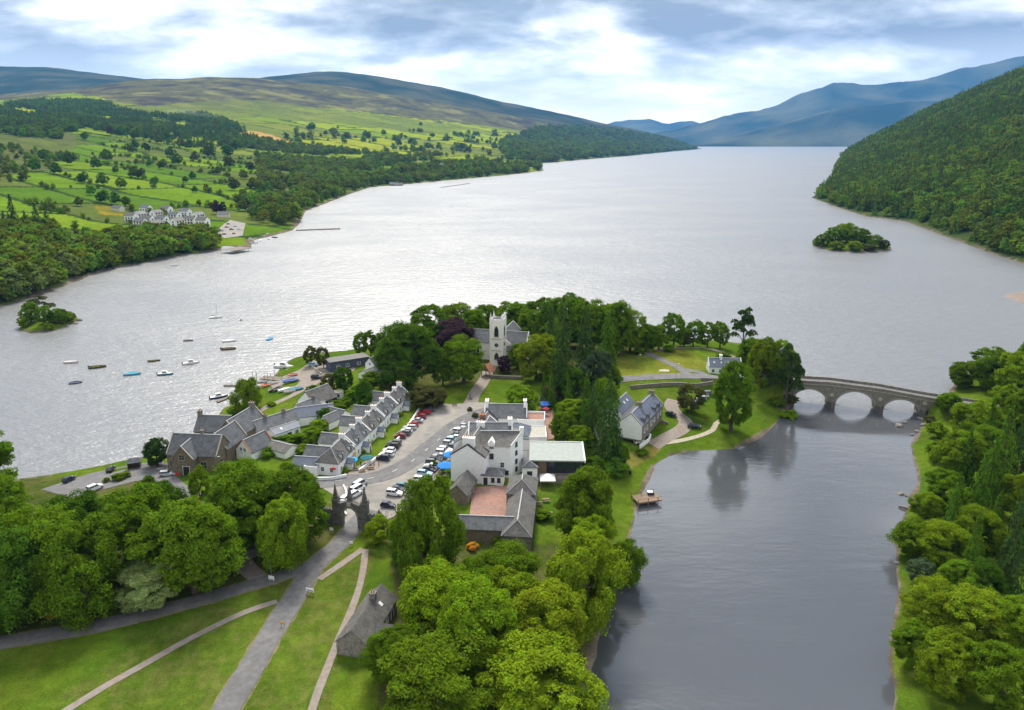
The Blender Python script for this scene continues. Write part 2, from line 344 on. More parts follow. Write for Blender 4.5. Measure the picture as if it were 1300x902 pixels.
nzl = (fbm(XX / 500, YY / 500, 5) - 0.5) * np.clip(ZL * 0.16, 0, 42) * sstep(SL / 300)
Z = np.maximum(Z, np.where(SL > -60, zl + np.where(SL > 0, nzl, 0), -8))
Z = np.maximum(Z, np.interp(SI + jag * 0.3, [-30, 0, 3, 14], [-8, 0, 0.8, 3.0]))
zf = np.where(YY > 11600, ZF + (fbm(XX / 900, YY / 900, 6) - 0.5) * np.clip(ZF * 0.45, 0, 230), -8)
Z = np.maximum(Z, zf)
# embankment carrying the road to the bridge
def seg_dist(pts):
    d = np.full(YY.shape, 1e9); t_ = np.zeros(YY.shape); L = 0
    for a, b in zip(pts[:-1], pts[1:]):
        e = np.array([b[0] - a[0], b[1] - a[1]]); l = math.hypot(*e)
        t = np.clip(((XX - a[0]) * e[0] + (YY - a[1]) * e[1]) / (l * l), 0, 1)
        q = np.hypot(XX - a[0] - t * e[0], YY - a[1] - t * e[1])
        m = q < d; d = np.where(m, q, d); t_ = np.where(m, L + t * l, t_); L += l
    return d, t_ / L
BR_E = Vector((0.9588, -0.2840, 0)); BR_N = Vector((0.2840, 0.9588, 0)); BR_O = Vector((110.3, 269.2, 0))   # bridge axis
def br(s, w, z=0.0): return BR_O + BR_E * s + BR_N * w + Vector((0, 0, z))
def deckz(s): return float(np.interp(s, [-30, -14, 0, 12, 30, 45, 62, 80], [6.6, 7.6, 8.7, 9.1, 8.2, 6.5, 5.2, 4.8]))
emb = [tuple(atz(795, 482, 5.6)[:2]), tuple(atz(880, 478, 6.2)[:2]), tuple(br(-30, 3)[:2]), tuple(br(-3, 3)[:2])]
ed, et = seg_dist(emb)
ez = np.interp(et, [0, 0.5, 0.85, 1.0], [5.4, 6.2, 7.4, 8.3]); w_ = 1 - sstep((ed - 4.5) / 5.0)
Z = np.where(SV > 0, Z * (1 - w_) + np.maximum(Z, ez) * w_, Z)
embE = [tuple(br(51, 3)[:2]), tuple(br(90, 3)[:2])]
ed, et = seg_dist(embE); w_ = 1 - sstep((ed - 4.5) / 5.0)
Z = np.where(SR > 0, Z * (1 - w_) + np.maximum(Z, 5.2 - 0.6 * et) * w_, Z)

def _cell(x, y):
    u = x / y; fc = (u - U[0]) / (U[1] - U[0]); fr = (math.log(y) - math.log(Y[0])) / (math.log(Y[-1]) - math.log(Y[0])) * (NR - 1)
    return min(max(fr, 0), NR - 1.001), min(max(fc, 0), NC - 1.001)
def hz(x, y):
    fr, fc = _cell(x, y); i, j = int(fr), int(fc); a, b = fr - i, fc - j
    a = (y - Y[i]) / (Y[i + 1] - Y[i])
    return float((Z[i, j] * (1 - b) + Z[i, j + 1] * b) * (1 - a) + (Z[i + 1, j] * (1 - b) + Z[i + 1, j + 1] * b) * a)
def hit(px, py, water=False):
    u, s = ray(px, py); fc = min(max((u - U[0]) / (U[1] - U[0]), 0), NC - 1.001); j = int(fc); b = fc - j
    prof = Z[:, j] * (1 - b) + Z[:, j + 1] * b
    prof = np.maximum(prof, 0.0)
    diff = prof - (CAMZ + s * Y); k = int(np.argmax(diff >= 0))
    if diff[k] < 0: k = NR - 1
    if k == 0: y = Y[0]
    else:
        t = -diff[k - 1] / (diff[k] - diff[k - 1] + 1e-12); y = Y[k - 1] + t * (Y[k] - Y[k - 1])
    return Vector((u * y, y, hz(u * y, y)))

# ---------------------------------------------------------------- ground sheet with land cover
PXX, PYY = project(XX, YY, np.maximum(Z, 0))
Cc = np.zeros(YY.shape + (3,))
def setc(mask, col): Cc[mask] = col
n1 = fbm(XX / 18, YY / 18, 4); n2 = fbm(XX / 5, YY / 5, 3)
g0 = np.array((0.098, 0.152, 0.013)); g1 = np.array((0.15, 0.155, 0.028)); g2 = np.array((0.06, 0.11, 0.010))
t = np.clip((n1 - 0.35) * 3, 0, 1)[..., None]; Cc[:] = g2 * (1 - t) + g0 * t
t = np.clip((n2 - 0.5) * 2.2, 0, 1)[..., None]; Cc[:] = Cc * (1 - t * 0.5) + g1 * t * 0.5
# pastures on the south side: walled fields
fr_ = np.random.RandomState(3)
def fields(mask, ang, sx, sy, pal, seed, hedge=5.5, hedgecol=(0.035, 0.06, 0.018)):
    """fields laid out in a warped lattice; returns distance to the nearest boundary in metres"""
    r = np.random.RandomState(seed); x = XX[mask]; y = YY[mask]
    x = x + (fbm(x / 220 + 3, y / 220, 2) - 0.5) * 90; y = y + (fbm(x / 220, y / 220 + 8, 2) - 0.5) * 90
    c, s = math.cos(ang), math.sin(ang); a = (x * c + y * s); b = (-x * s + y * c)
    row = np.floor(b / sy).astype(int); off = _PERM[row % 512, 7] * sx; sxx = sx * (0.7 + 0.9 * _PERM[row % 512, 9])
    colm = np.floor((a + off) / sxx).astype(int)
    idx = (_PERM[row % 512, colm % 512] * len(pal)).astype(int) % len(pal)
    P = np.array(pal)[idx]
    da = np.abs(((a + off) / sxx) - np.round((a + off) / sxx)) * sxx; db = np.abs(b / sy - np.round(b / sy)) * sy
    d = np.minimum(da, db); hd = (d < hedge)[..., None]
    v = 0.82 + 0.36 * fbm(XX[mask] / 45, YY[mask] / 45, 4)
    Cc[mask] = np.where(hd, np.array(hedgecol), P * v[..., None]); return d
left = (SL > 0) & (YY < 11500)
pal = [(0.115, 0.195, 0.014), (0.08, 0.15, 0.015), (0.14, 0.21, 0.016), (0.095, 0.125, 0.028), (0.095, 0.175, 0.014), (0.11, 0.14, 0.03)]
HEDGE = np.full(YY.shape, 99.0)
m = left; HEDGE[m] = fields(m, rad(-32), 190, 95, pal, 3)
far = left & (YY > 2300)
sunlit_pal = [(0.21, 0.27, 0.018), (0.16, 0.225, 0.02), (0.25, 0.28, 0.022), (0.14, 0.17, 0.035), (0.23, 0.29, 0.02), (0.17, 0.20, 0.03)]  # brighter yellow-green: the sun patch on the hill, put into the field colours
HEDGE[far] = fields(far, rad(-25), 420, 260, sunlit_pal, 5, 11)
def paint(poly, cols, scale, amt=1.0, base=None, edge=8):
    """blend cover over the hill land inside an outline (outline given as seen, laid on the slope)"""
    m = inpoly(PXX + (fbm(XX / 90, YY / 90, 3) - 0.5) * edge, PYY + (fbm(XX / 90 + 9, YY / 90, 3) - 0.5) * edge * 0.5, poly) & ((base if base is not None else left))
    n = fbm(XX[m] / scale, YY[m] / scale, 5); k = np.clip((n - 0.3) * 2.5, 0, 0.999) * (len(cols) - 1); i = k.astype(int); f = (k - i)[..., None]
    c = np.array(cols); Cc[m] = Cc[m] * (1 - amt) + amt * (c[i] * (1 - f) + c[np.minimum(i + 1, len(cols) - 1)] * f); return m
moor = [(0.06, 0.055, 0.05), (0.085, 0.075, 0.055), (0.13, 0.125, 0.045), (0.085, 0.08, 0.055), (0.20, 0.185, 0.07)]
paint([(-400, 60), (-400, 122), (0, 128), (90, 118), (180, 135), (260, 142), (330, 138), (420, 138), (520, 150), (600, 158), (660, 166), (720, 168), (900, 185), (900, 60)], moor, 150)
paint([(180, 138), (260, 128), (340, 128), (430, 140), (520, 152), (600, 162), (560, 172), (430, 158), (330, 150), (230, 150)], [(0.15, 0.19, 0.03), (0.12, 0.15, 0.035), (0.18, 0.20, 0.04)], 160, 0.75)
hillfar = left & (YY > 7000)
paint([(-400, 40), (-400, 135), (900, 190), (900, 40)], [(0.022, 0.04, 0.036), (0.05, 0.062, 0.05), (0.085, 0.085, 0.06)], 320, 1.0, hillfar)  # dark heather, with blue of the distance haze mixed into its colour
paint([(300, 165), (330, 168), (378, 182), (360, 186), (322, 178)], [(0.42, 0.25, 0.07), (0.46, 0.28, 0.09)], 60, 0.9, None, 2)
paint([(0, 168), (90, 165), (100, 185), (60, 215), (0, 225)], [(0.10, 0.125, 0.03), (0.12, 0.12, 0.05), (0.07, 0.10, 0.025)], 40, 0.8)
paint([(120, 262), (160, 262), (155, 275), (125, 272)], [(0.30, 0.20, 0.02), (0.12, 0.14, 0.02)], 12, 0.8, None, 3)
paint([(640, 175), (700, 162), (760, 166), (890, 186), (890, 192), (800, 199), (690, 208)], [(0.035, 0.055, 0.018), (0.06, 0.085, 0.02), (0.10, 0.13, 0.025)], 120, 0.9)
right = (SR > 0)
t = fbm(XX / 60, YY / 60, 4)[..., None]
hill = right & (YY > 560)
Cc[hill] = (np.array((0.03, 0.05, 0.016)) * (1 - t) + np.array((0.075, 0.10, 0.025)) * t)[hill]
farl = (YY > 11500)
t = np.clip((fbm(XX / 700, YY / 700, 5) - 0.3) * 2.2, 0, 1)[..., None]
Cc[farl] = (np.array((0.014, 0.03, 0.018)) * (1 - t) + np.array((0.115, 0.115, 0.06)) * t)[farl]
# woodland floors
vil = SV > 0
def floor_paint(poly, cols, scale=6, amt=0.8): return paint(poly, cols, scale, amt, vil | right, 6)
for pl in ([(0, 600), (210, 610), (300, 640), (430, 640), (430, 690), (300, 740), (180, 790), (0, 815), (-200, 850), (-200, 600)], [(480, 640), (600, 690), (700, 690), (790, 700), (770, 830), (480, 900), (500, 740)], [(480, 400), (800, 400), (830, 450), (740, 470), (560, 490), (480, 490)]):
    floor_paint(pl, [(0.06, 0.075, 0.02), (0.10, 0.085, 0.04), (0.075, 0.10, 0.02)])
floor_paint([(735, 600), (760, 585), (830, 565), (850, 560), (830, 580), (790, 600), (760, 608)], [(0.22, 0.16, 0.05), (0.15, 0.15, 0.035)], 8, 0.75)
floor_paint([(800, 443), (870, 440), (910, 470), (800, 480), (740, 478)], [(0.16, 0.19, 0.025), (0.19, 0.185, 0.03), (0.13, 0.17, 0.02)], 10, 0.8)
floor_paint([(330, 735), (480, 690), (470, 720), (440, 815), (420, 900), (50, 900), (200, 800)], [(0.075, 0.12, 0.014), (0.115, 0.125, 0.03), (0.065, 0.11, 0.012), (0.10, 0.135, 0.018)], 4, 0.85)
# shores
stony = np.array((0.22, 0.175, 0.14)); dark = np.array((0.085, 0.075, 0.05))
for S, wd in ((SV, 1.3), (SR, 1.0), (SL, 5.0), (SI, 1.8)):
    w = wd * (-0.6 + 3.0 * fbm(XX / 14, YY / 14, 3)); m = (S > -8) & (S < w); tt = np.clip(fbm(XX / 3, YY / 3, 3) * 1.4 - 0.2, 0, 1)[..., None]
    Cc[m] = (stony * tt + dark * (1 - tt))[m]
sp_ = (SR > -60) & (SR < 40) & (YY > 420) & (YY < 640) & (XX < 420)
Cc[sp_] = (0.25, 0.205, 0.175)
vi = np.arange(NR * NC).reshape(NR, NC)
keep = (np.maximum.reduce([Z[:-1, :-1], Z[1:, :-1], Z[:-1, 1:], Z[1:, 1:]]) > -4)
q = np.stack([vi[:-1, :-1], vi[:-1, 1:], vi[1:, 1:], vi[1:, :-1]], -1)[keep]
me = bpy.data.meshes.new('ground'); used = np.unique(q); remap = np.zeros(NR * NC, int); remap[used] = np.arange(len(used))
co = np.stack([XX.ravel()[used], YY.ravel()[used], Z.ravel()[used]], 1)
me.vertices.add(len(used)); me.vertices.foreach_set('co', co.ravel())
me.loops.add(q.size); me.loops.foreach_set('vertex_index', remap[q].ravel().astype(np.int32))
me.polygons.add(len(q)); me.polygons.foreach_set('loop_start', np.arange(0, q.size, 4, dtype=np.int32)); me.polygons.foreach_set('loop_total', np.full(len(q), 4, np.int32))
me.update(calc_edges=True); me.polygons.foreach_set('use_smooth', np.ones(len(q), bool))
ca = me.color_attributes.new('Cover', 'FLOAT_COLOR', 'POINT')
ca.data.foreach_set('color', np.concatenate([Cc.reshape(-1, 3)[used], np.ones((len(used), 1))], 1).astype(np.float32).ravel())
gm = bpy.data.materials.new('ground_cover'); gm.use_nodes = True; nd, ln = gm.node_tree.nodes, gm.node_tree.links
p = nd['Principled BSDF']; p.inputs['Roughness'].default_value = 0.95; p.inputs['Specular IOR Level'].default_value = 0.0
at = N(nd, 'ShaderNodeAttribute', attribute_name='Cover'); geo = N(nd, 'ShaderNodeNewGeometry')
prev = at.outputs['Color']
for s_, lo, hi in ((2.6, 0.7, 1.3), (0.45, 0.75, 1.25), (0.1, 0.8, 1.2), (0.012, 0.85, 1.15)):
    nz = N(nd, 'ShaderNodeTexNoise'); nz.inputs['Scale'].default_value = s_; nz.inputs['Detail'].default_value = 6; nz.inputs['Roughness'].default_value = 0.7
    ln.new(geo.outputs['Position'], nz.inputs['Vector'])
    mr = N(nd, 'ShaderNodeMapRange'); mr.inputs[1].default_value = 0.3; mr.inputs[2].default_value = 0.7; mr.inputs[3].default_value = lo; mr.inputs[4].default_value = hi
    ln.new(nz.outputs['Fac'], mr.inputs[0]); sc_ = N(nd, 'ShaderNodeVectorMath', operation='SCALE'); ln.new(prev, sc_.inputs[0]); ln.new(mr.outputs[0], sc_.inputs['Scale']); prev = sc_.outputs[0]
ln.new(prev, p.inputs['Base Color'])
b = N(nd, 'ShaderNodeBump'); b.inputs['Strength'].default_value = 0.5; b.inputs['Distance'].default_value = 0.3
nz = N(nd, 'ShaderNodeTexNoise'); nz.inputs['Scale'].default_value = 1.7; nz.inputs['Detail'].default_value = 5; ln.new(geo.outputs['Position'], nz.inputs['Vector'])
ln.new(nz.outputs['Fac'], b.inputs['Height']); ln.new(b.outputs[0], p.inputs['Normal'])
me.materials.append(gm); ground = obj('ground', me); tag(ground, 'grassy village land, fields, moors and hills round the loch', 'terrain', kind='structure')

# ---------------------------------------------------------------- water
def water_mat(name, rough, dist, base, lo):
    wm = bpy.data.materials.new(name); wm.use_nodes = True; nd, ln = wm.node_tree.nodes, wm.node_tree.links
    p = nd['Principled BSDF']; p.inputs['Base Color'].default_value = (*base, 1); p.inputs['Specular IOR Level'].default_value = 1.0; p.inputs['Roughness'].default_value = rough; p.inputs['IOR'].default_value = 1.65
    geo = N(nd, 'ShaderNodeNewGeometry')
    def wtex(scale, st, rot, detail=4, rough=0.55):
        mp = N(nd, 'ShaderNodeMapping'); mp.inputs['Scale'].default_value = st; mp.inputs['Rotation'].default_value = (0, 0, rot); ln.new(geo.outputs['Position'], mp.inputs[0])
        n = N(nd, 'ShaderNodeTexNoise'); n.inputs['Scale'].default_value = scale; n.inputs['Detail'].default_value = detail; n.inputs['Roughness'].default_value = rough
        ln.new(mp.outputs[0], n.inputs['Vector']); return n.outputs['Fac']
    w1 = wtex(0.28, (0.35, 1.0, 1), rad(-8), 5, 0.6); w2 = wtex(0.9, (0.6, 1.0, 1), rad(14), 3)
    ad = N(nd, 'ShaderNodeMath', operation='MULTIPLY_ADD'); ln.new(w2, ad.inputs[0]); ad.inputs[1].default_value = 0.3; ln.new(w1, ad.inputs[2])
    gust = wtex(0.05 if lo < 0.3 else 0.012, (0.5, 1.0, 1), rad(-10), 6, 0.62)         # gusts: calmer and rougher stretches
    mr = N(nd, 'ShaderNodeMapRange'); mr.inputs[1].default_value = 0.35; mr.inputs[2].default_value = 0.65; mr.inputs[3].default_value = lo; mr.inputs[4].default_value = 1.0; ln.new(gust, mr.inputs[0])
    b = N(nd, 'ShaderNodeBump'); b.inputs['Distance'].default_value = dist; ln.new(mr.outputs[0], b.inputs['Strength']); ln.new(ad.outputs[0], b.inputs['Height'])
    ln.new(b.outputs[0], p.inputs['Normal'])
    m2 = N(nd, 'ShaderNodeMapRange'); m2.inputs[1].default_value = 0.35; m2.inputs[2].default_value = 0.65; m2.inputs[3].default_value = rough * (0.92 if lo > 0.5 else 0.7); m2.inputs[4].default_value = rough * (1.05 if lo > 0.5 else 1.2); ln.new(gust, m2.inputs[0]); ln.new(m2.outputs[0], p.inputs['Roughness'])
    return wm
wme = bpy.data.meshes.new('water')
wme.from_pydata([(-700, 40, 0), (700, 40, 0), (26000, 26000, 0), (-26000, 26000, 0)], [], [(0, 1, 2, 3)]); wme.materials.append(water_mat('loch_water', 0.36, 0.95, (0.145, 0.148, 0.158), 0.75))
tag(obj('water', wme), 'grey rippled loch water reflecting the clouds', 'water', kind='structure')
rme = bpy.data.meshes.new('river'); rp = [(10, 60), (120, 60), (230, 180), (215, 238), tuple(br(62, 3)[:2]), tuple(br(-6, 3)[:2]), (60, 262), (10, 180)]
rme.from_pydata([(x, y, 0.006) for x, y in rp], [], [tuple(range(len(rp)))]); rme.materials.append(water_mat('river_water', 0.12, 0.12, (0.075, 0.08, 0.09), 0.12))
tag(obj('river', rme), 'calm grey river water below the stone bridge', 'river', kind='structure')

# ---------------------------------------------------------------- haze
hm = bpy.data.materials.new('haze_air'); hm.use_nodes = True; nd, ln = hm.node_tree.nodes, hm.node_tree.links
nd.remove(nd['Principled BSDF']); pv = N(nd, 'ShaderNodeVolumePrincipled'); pv.inputs['Color'].default_value = (0.14, 0.41, 0.86, 1); pv.inputs['Density'].default_value = HAZE = 3.1e-5
pv.inputs['Anisotropy'].default_value = 0.2
ln.new(pv.outputs[0], nd['Material Output'].inputs['Volume'])
hb = MB().box(-29000, 29000, -200, 26500, -12, 2300)
tag(hb.build('haze', hm), 'thin blue summer haze over the loch', 'haze', kind='stuff')

# ---------------------------------------------------------------- roads, yards, paths (thin sheets laid on the ground)
def sheet(name, pts, m, lift, label, world=False):
    bm = bmesh.new(); vs = []
    for p_ in pts:
        q_ = Vector(p_) if world else hit(*p_)
        vs.append(bm.verts.new((q_.x, q_.y, 0)))
    es = [bm.edges.new((vs[i], vs[(i + 1) % len(vs)])) for i in range(len(vs))]
    bmesh.ops.triangle_fill(bm, edges=es, use_beauty=True)
    for _ in range(5):
        le = [e for e in bm.edges if e.calc_length() > 3.0]
        if not le: break
        bmesh.ops.subdivide_edges(bm, edges=le, cuts=1)
    bmesh.ops.triangulate(bm, faces=bm.faces[:])
    for v in bm.verts: v.co.z = max(hz(v.co.x, v.co.y), 0.05) + lift
    for f_ in bm.faces:
        if f_.normal.z < 0: f_.normal_flip()
    me = bpy.data.meshes.new(name); bm.to_mesh(me); bm.free(); me.materials.append(MATS[m])
    o = obj(name, me); tag(o, label, name.replace('_', ' '), kind='structure'); return o
def dens(P, step):
    out = []
    # Catmull-Rom through the points
    n = len(P)
    for i in range(n - 1):
        p0, p1, p2, p3 = P[max(i - 1, 0)], P[i], P[i + 1], P[min(i + 2, n - 1)]
        k = max(2, int((p2 - p1).length / step))
        for j in range(k):
            t = j / k
            out.append(0.5 * ((2 * p1) + (p2 - p0) * t + (2 * p0 - 5 * p1 + 4 * p2 - p3) * t * t + (3 * p1 - p0 - 3 * p2 + p3) * t ** 3))
    out.append(P[-1]); return out
def strip(name, pts, width, m, lift, label, world=False, zfun=None):
    P = [Vector((*(p_ if world else hit(*p_))[:2], 0)) for p_ in pts]; D_ = dens(P, 2.0); mb = MB(); vs = []; fs = []
    for i, c in enumerate(D_):
        d = (D_[min(i + 1, len(D_) - 1)] - D_[max(i - 1, 0)]).normalized(); nrm = Vector((-d.y, d.x, 0)); w = width * (1 + (0.05 * math.sin(i * 0.7) if name != 'road_verge' else 0.05 * math.sin(i * 1.3) + 0.05 * math.sin(i * 2.9)))
        for k in (-0.5, -0.17, 0.17, 0.5):
            q_ = c + nrm * w * k; vs.append((q_.x, q_.y, (max(hz(q_.x, q_.y), 0.05) if zfun is None else zfun(q_)) + lift))
    for i in range(len(D_) - 1):
        for k in range(3): a = i * 4 + k; fs.append((a, a + 4, a + 5, a + 1))
    mb.add(vs, fs); o = mb.build(name, MATS[m]); bm_flip(o.data); tag(o, label, name.replace('_', ' '), kind='structure'); return o, D_
def verge(pts, width):
    return strip('road_verge', pts, width, 'dirt', 0.045, 'worn brown verge along the drive and lanes')
def bm_flip(me):
    bm = bmesh.new(); bm.from_mesh(me)
    for f_ in bm.faces:
        if f_.normal.z < 0: f_.normal_flip()
    bm.to_mesh(me); bm.free()
sheet('village_square', [(396, 607), (440, 611), (457, 603), (472, 590), (487, 578), (511, 554), (526, 532), (538, 515), (546, 511), (575, 514), (600, 511), (630, 512), (634, 522), (612, 530), (603, 540), (578, 575), (556, 605), (548, 617), (527, 640), (503, 655), (474, 668), (452, 674), (436, 668), (442, 640), (412, 622)], 'square_surface', 0.10, 'pale worn surface of the village square')
road, rc = strip('road', [(210, 640), (300, 636), (370, 618), (430, 611), (480, 606), (520, 588), (553, 562), (580, 541), (605, 527), (645, 517), (700, 504), (760, 489), (800, 481), (880, 478), (950, 482), (985, 485)], 7.0, 'tarmac', 0.17, 'grey tarmac road through the square to the bridge')
dashm = MB().box(-1.0, 1.0, -0.07, 0.07, 0, 0.01).mesh('lane_marking', MATS['white_paint'])
for i in range(18, len(rc) - 40, 4):
    c = rc[i]; d = rc[i + 1] - c
    dm = obj('lane_marking', dashm, road, (c.x, c.y, hz(c.x, c.y) + 0.19), math.atan2(d.y, d.x))
verge([(447, 672), (430, 692), (402, 716), (378, 752), (340, 812), (312, 860), (270, 930)], 5.7)
verge([(412, 712), (385, 722), (330, 740), (240, 766), (120, 796), (20, 813), (-80, 832)], 5.0)
strip('drive', [(470, 648), (455, 662), (447, 672), (430, 692), (402, 716), (378, 752), (340, 812), (312, 860), (270, 930), (230, 1000)], 4.9, 'tarmac', 0.13, 'grey park drive running under the stone gate')
strip('lane', [(412, 712), (385, 722), (330, 740), (240, 766), (120, 796), (20, 813), (-80, 832), (-200, 860)], 4.2, 'tarmac', 0.09, 'narrow grey lane branching off the park drive')
strip('footpath', [(461, 697), (440, 712), (405, 736)], 1.7, 'gravel', 0.07, 'pinkish footpath from the gate down to the drive')
strip('footpath', [(352, 764), (310, 778), (240, 812), (190, 840), (120, 880), (40, 930)], 1.6, 'gravel', 0.07, 'footpath crossing the meadow below the lane')
strip('footpath', [(464, 698), (460, 730), (450, 765), (430, 812), (415, 850), (395, 905), (380, 960)], 1.5, 'gravel', 0.11, 'thin gravel path leading to the gate lodge')
strip('dirt_path', [(336, 738), (318, 726), (309, 712), (320, 703), (340, 700)], 4.0, 'gravel', 0.06, 'bare earth loop between the trees beside the lane')
strip('church_path', [(596, 518), (600, 506), (607, 494), (614, 484), (620, 472), (624, 464)], 5.0, 'gravel', 0.09, 'pinkish path climbing from the square to the church')
strip('house_drive', [(856, 508), (852, 516), (858, 525), (870, 535), (866, 545), (848, 555), (828, 566)], 5.0, 'gravel', 0.08, 'winding gravel drive beside the white riverside house')
strip('riverside_path', [(834, 564), (862, 560), (890, 553), (905, 546), (909, 538), (918, 533)], 1.8, 'pale_path', 0.06, 'pale riverside footpath below the house drive')
strip('riverside_path', [(742, 600), (765, 597), (790, 603)], 1.6, 'pale_path', 0.06, 'short pale path on the lawn beside the restaurant')
strip('field_lane', [(815, 446), (838, 456), (856, 464), (868, 472), (872, 479)], 4.0, 'tarmac', 0.08, 'lane between the two mown fields')
strip('field_lane', [(833, 445), (860, 442), (890, 442), (915, 447), (932, 454)], 3.4, 'gravel', 0.07, 'gravel lane curving behind the far mown field')
strip('field_lane', [(870, 470), (890, 474), (905, 478)], 4.0, 'tarmac', 0.1, 'short lane to the cottage by the bridge')
sheet('car_park', [(52, 622), (120, 600), (170, 590), (205, 585), (218, 592), (206, 606), (170, 612), (130, 622), (90, 632)], 'tarmac', 0.08, 'lochside car park of grey tarmac')
strip('shore_road', [(206, 606), (225, 622), (262, 640), (300, 637)], 6.0, 'tarmac', 0.12, 'grey road past the school to the square')
strip('shore_lane', [(292, 545), (318, 529), (345, 514), (372, 502), (395, 490)], 3.2, 'gravel', 0.08, 'gravel lane along the shore behind the cottages')
sheet('boat_yard', [(340, 487), (360, 478), (380, 470), (398, 458), (428, 462), (452, 468), (440, 478), (410, 484), (392, 494), (370, 500), (352, 497)], 'gravel', 0.07, 'gravel boat yard beside the pier')
sheet('courtyard', [(596, 656), (600, 620), (646, 618), (642, 657)], 'red_paving', 0.22, 'red paved courtyard of the stable block')
sheet('yard', [(684, 512), (700, 510), (708, 556), (690, 560)], 'red_paving', 0.09, 'red paved yard behind the hotel')
sheet('terrace_paving', [(440, 603), (468, 583), (487, 577), (489, 588), (470, 603), (446, 608)], 'gravel', 0.16, 'paved cafe terrace at the end of the cottages')

# ---------------------------------------------------------------- trees: unit prototypes (height 1, crown width 1)
def quads_mesh(name, C, Nn, S, mats, asp=1.5, extra=None, rs=None):
    """leaf faces: centres C, facing Nn, half size S"""
    n = len(C); rs = rs or np.random.RandomState(1)
    Nn = Nn / (np.linalg.norm(Nn, axis=1, keepdims=True) + 1e-9)
    r = rs.normal(size=(n, 3)); T = np.cross(Nn, r); T /= np.linalg.norm(T, axis=1, keepdims=True) + 1e-9; B = np.cross(Nn, T)
    S = S[:, None]; V = np.stack([C - T * S * asp, C - B * S * 0.8 - Nn * S * 0.25, C + T * S * asp, C + B * S * 0.8 - Nn * S * 0.25], 1).reshape(-1, 3)
    F = np.arange(4 * n).reshape(n, 4); verts = V; faces = F.tolist()
    me = bpy.data.meshes.new(name)
    if extra is not None:
        ev, ef = extra; base = len(verts); verts = np.concatenate([verts, np.array(ev)]); faces += [[base + i for i in f] for f in ef]
    me.from_pydata(verts.tolist(), [], faces)
    for m_ in mats: me.materials.append(m_)
    me.update(); return me
def ico(c, r, rs, lump=0.18):
    bm = bmesh.new(); bmesh.ops.create_icosphere(bm, subdivisions=2, radius=1)
    V = []; 
    for v in bm.verts:
        k = 1 + lump * (rs.rand() - 0.5) * 2; V.append((c[0] + v.co.x * r[0] * k, c[1] + v.co.y * r[1] * k, c[2] + v.co.z * r[2] * k))
    Fs = [[v.index for v in f.verts] for f in bm.faces]; bm.free(); return V, Fs
def broad(name, seed, boughs=15, subs=12, per=85, cz=0.55, rr=(0.30, 0.30, 0.29), br_=(0.15, 0.21), leaf=(0.010, 0.019), material='leaf', core=0.8, droop=0.0, open_=0.0, skirt=0.75):
    """crown of boughs, each a head of smaller leaf clumps lying like shelves, with dark gaps between"""
    rs = np.random.RandomState(seed); Cs = []; Ns = []; Ss = []
    ph = rs.rand() * 6.28; lean = rs.normal(size=2) * 0.035
    for i in range(boughs):
        zf = 1 - (i + 0.35) / boughs * (1 + skirt); a = i * 2.39996 + rs.normal() * 0.35; rxy = math.sqrt(max(0.02, 1 - zf * zf))
        k = (0.78 + 0.34 * rs.rand()) * (1 + 0.14 * math.sin(2 * a + ph) * rxy + 0.09 * math.sin(3 * a + 2 * ph))
        c = np.array((rxy * math.cos(a) * rr[0] * k + lean[0] * (1 + zf), rxy * math.sin(a) * rr[1] * k + lean[1] * (1 + zf), cz + zf * rr[2] * (0.88 + 0.26 * rs.rand())))
        R = br_[0] + (br_[1] - br_[0]) * rs.rand(); out = np.array((c[0], c[1], (c[2] - cz) * 1.1 + 0.10)); out /= np.linalg.norm(out) + 1e-6
        if open_ and rs.rand() < open_: continue
        for q in range(subs):
            d0 = rs.normal(size=3); d0 /= np.linalg.norm(d0)
            if d0 @ out < -0.25: d0 = d0 - 2 * (d0 @ out) * out
            sc = c + d0 * np.array((1, 1, 0.92)) * R * (0.62 + 0.42 * rs.rand()); r = R * (0.30 + 0.24 * rs.rand()); n = int(per * (0.6 + 0.7 * rs.rand()))
            d = rs.normal(size=(n, 3)); d /= np.linalg.norm(d, axis=1, keepdims=True); d[:, 2] = np.where(d[:, 2] < -0.25, -d[:, 2], d[:, 2])
            p_ = sc + d * np.array((1.1, 1.1, 0.8)) * r * (0.5 + 0.62 * rs.rand(n))[:, None]
            if droop: p_[:, 2] -= droop * 0.10 * rs.rand(n) * (1.1 - np.clip(d[:, 2], 0, 1)) * (0.4 + rxy)
            nn = d * 0.5 + d0 * 0.3 + np.array((0, 0, 0.45 - 0.25 * droop)) + rs.normal(size=d.shape) * 0.33
            Cs.append(p_); Ns.append(nn); Ss.append(leaf[0] + (leaf[1] - leaf[0]) * rs.rand(n))
    C = np.concatenate(Cs); top = C[:, 2].max(); C[:, 2] *= 1.0 / top
    wmax = np.percentile(np.abs(C[:, :2]), 99.3); C[:, :2] *= 0.5 / wmax
    ext = ico((0, 0, cz / top), (rr[0] * core * 0.5 / wmax, rr[1] * core * 0.5 / wmax, rr[2] * core / top), rs, 0.25) if core else None
    return quads_mesh(name, C, np.concatenate(Ns), np.concatenate(Ss), [MATS[material]], 1.45, ext, rs)
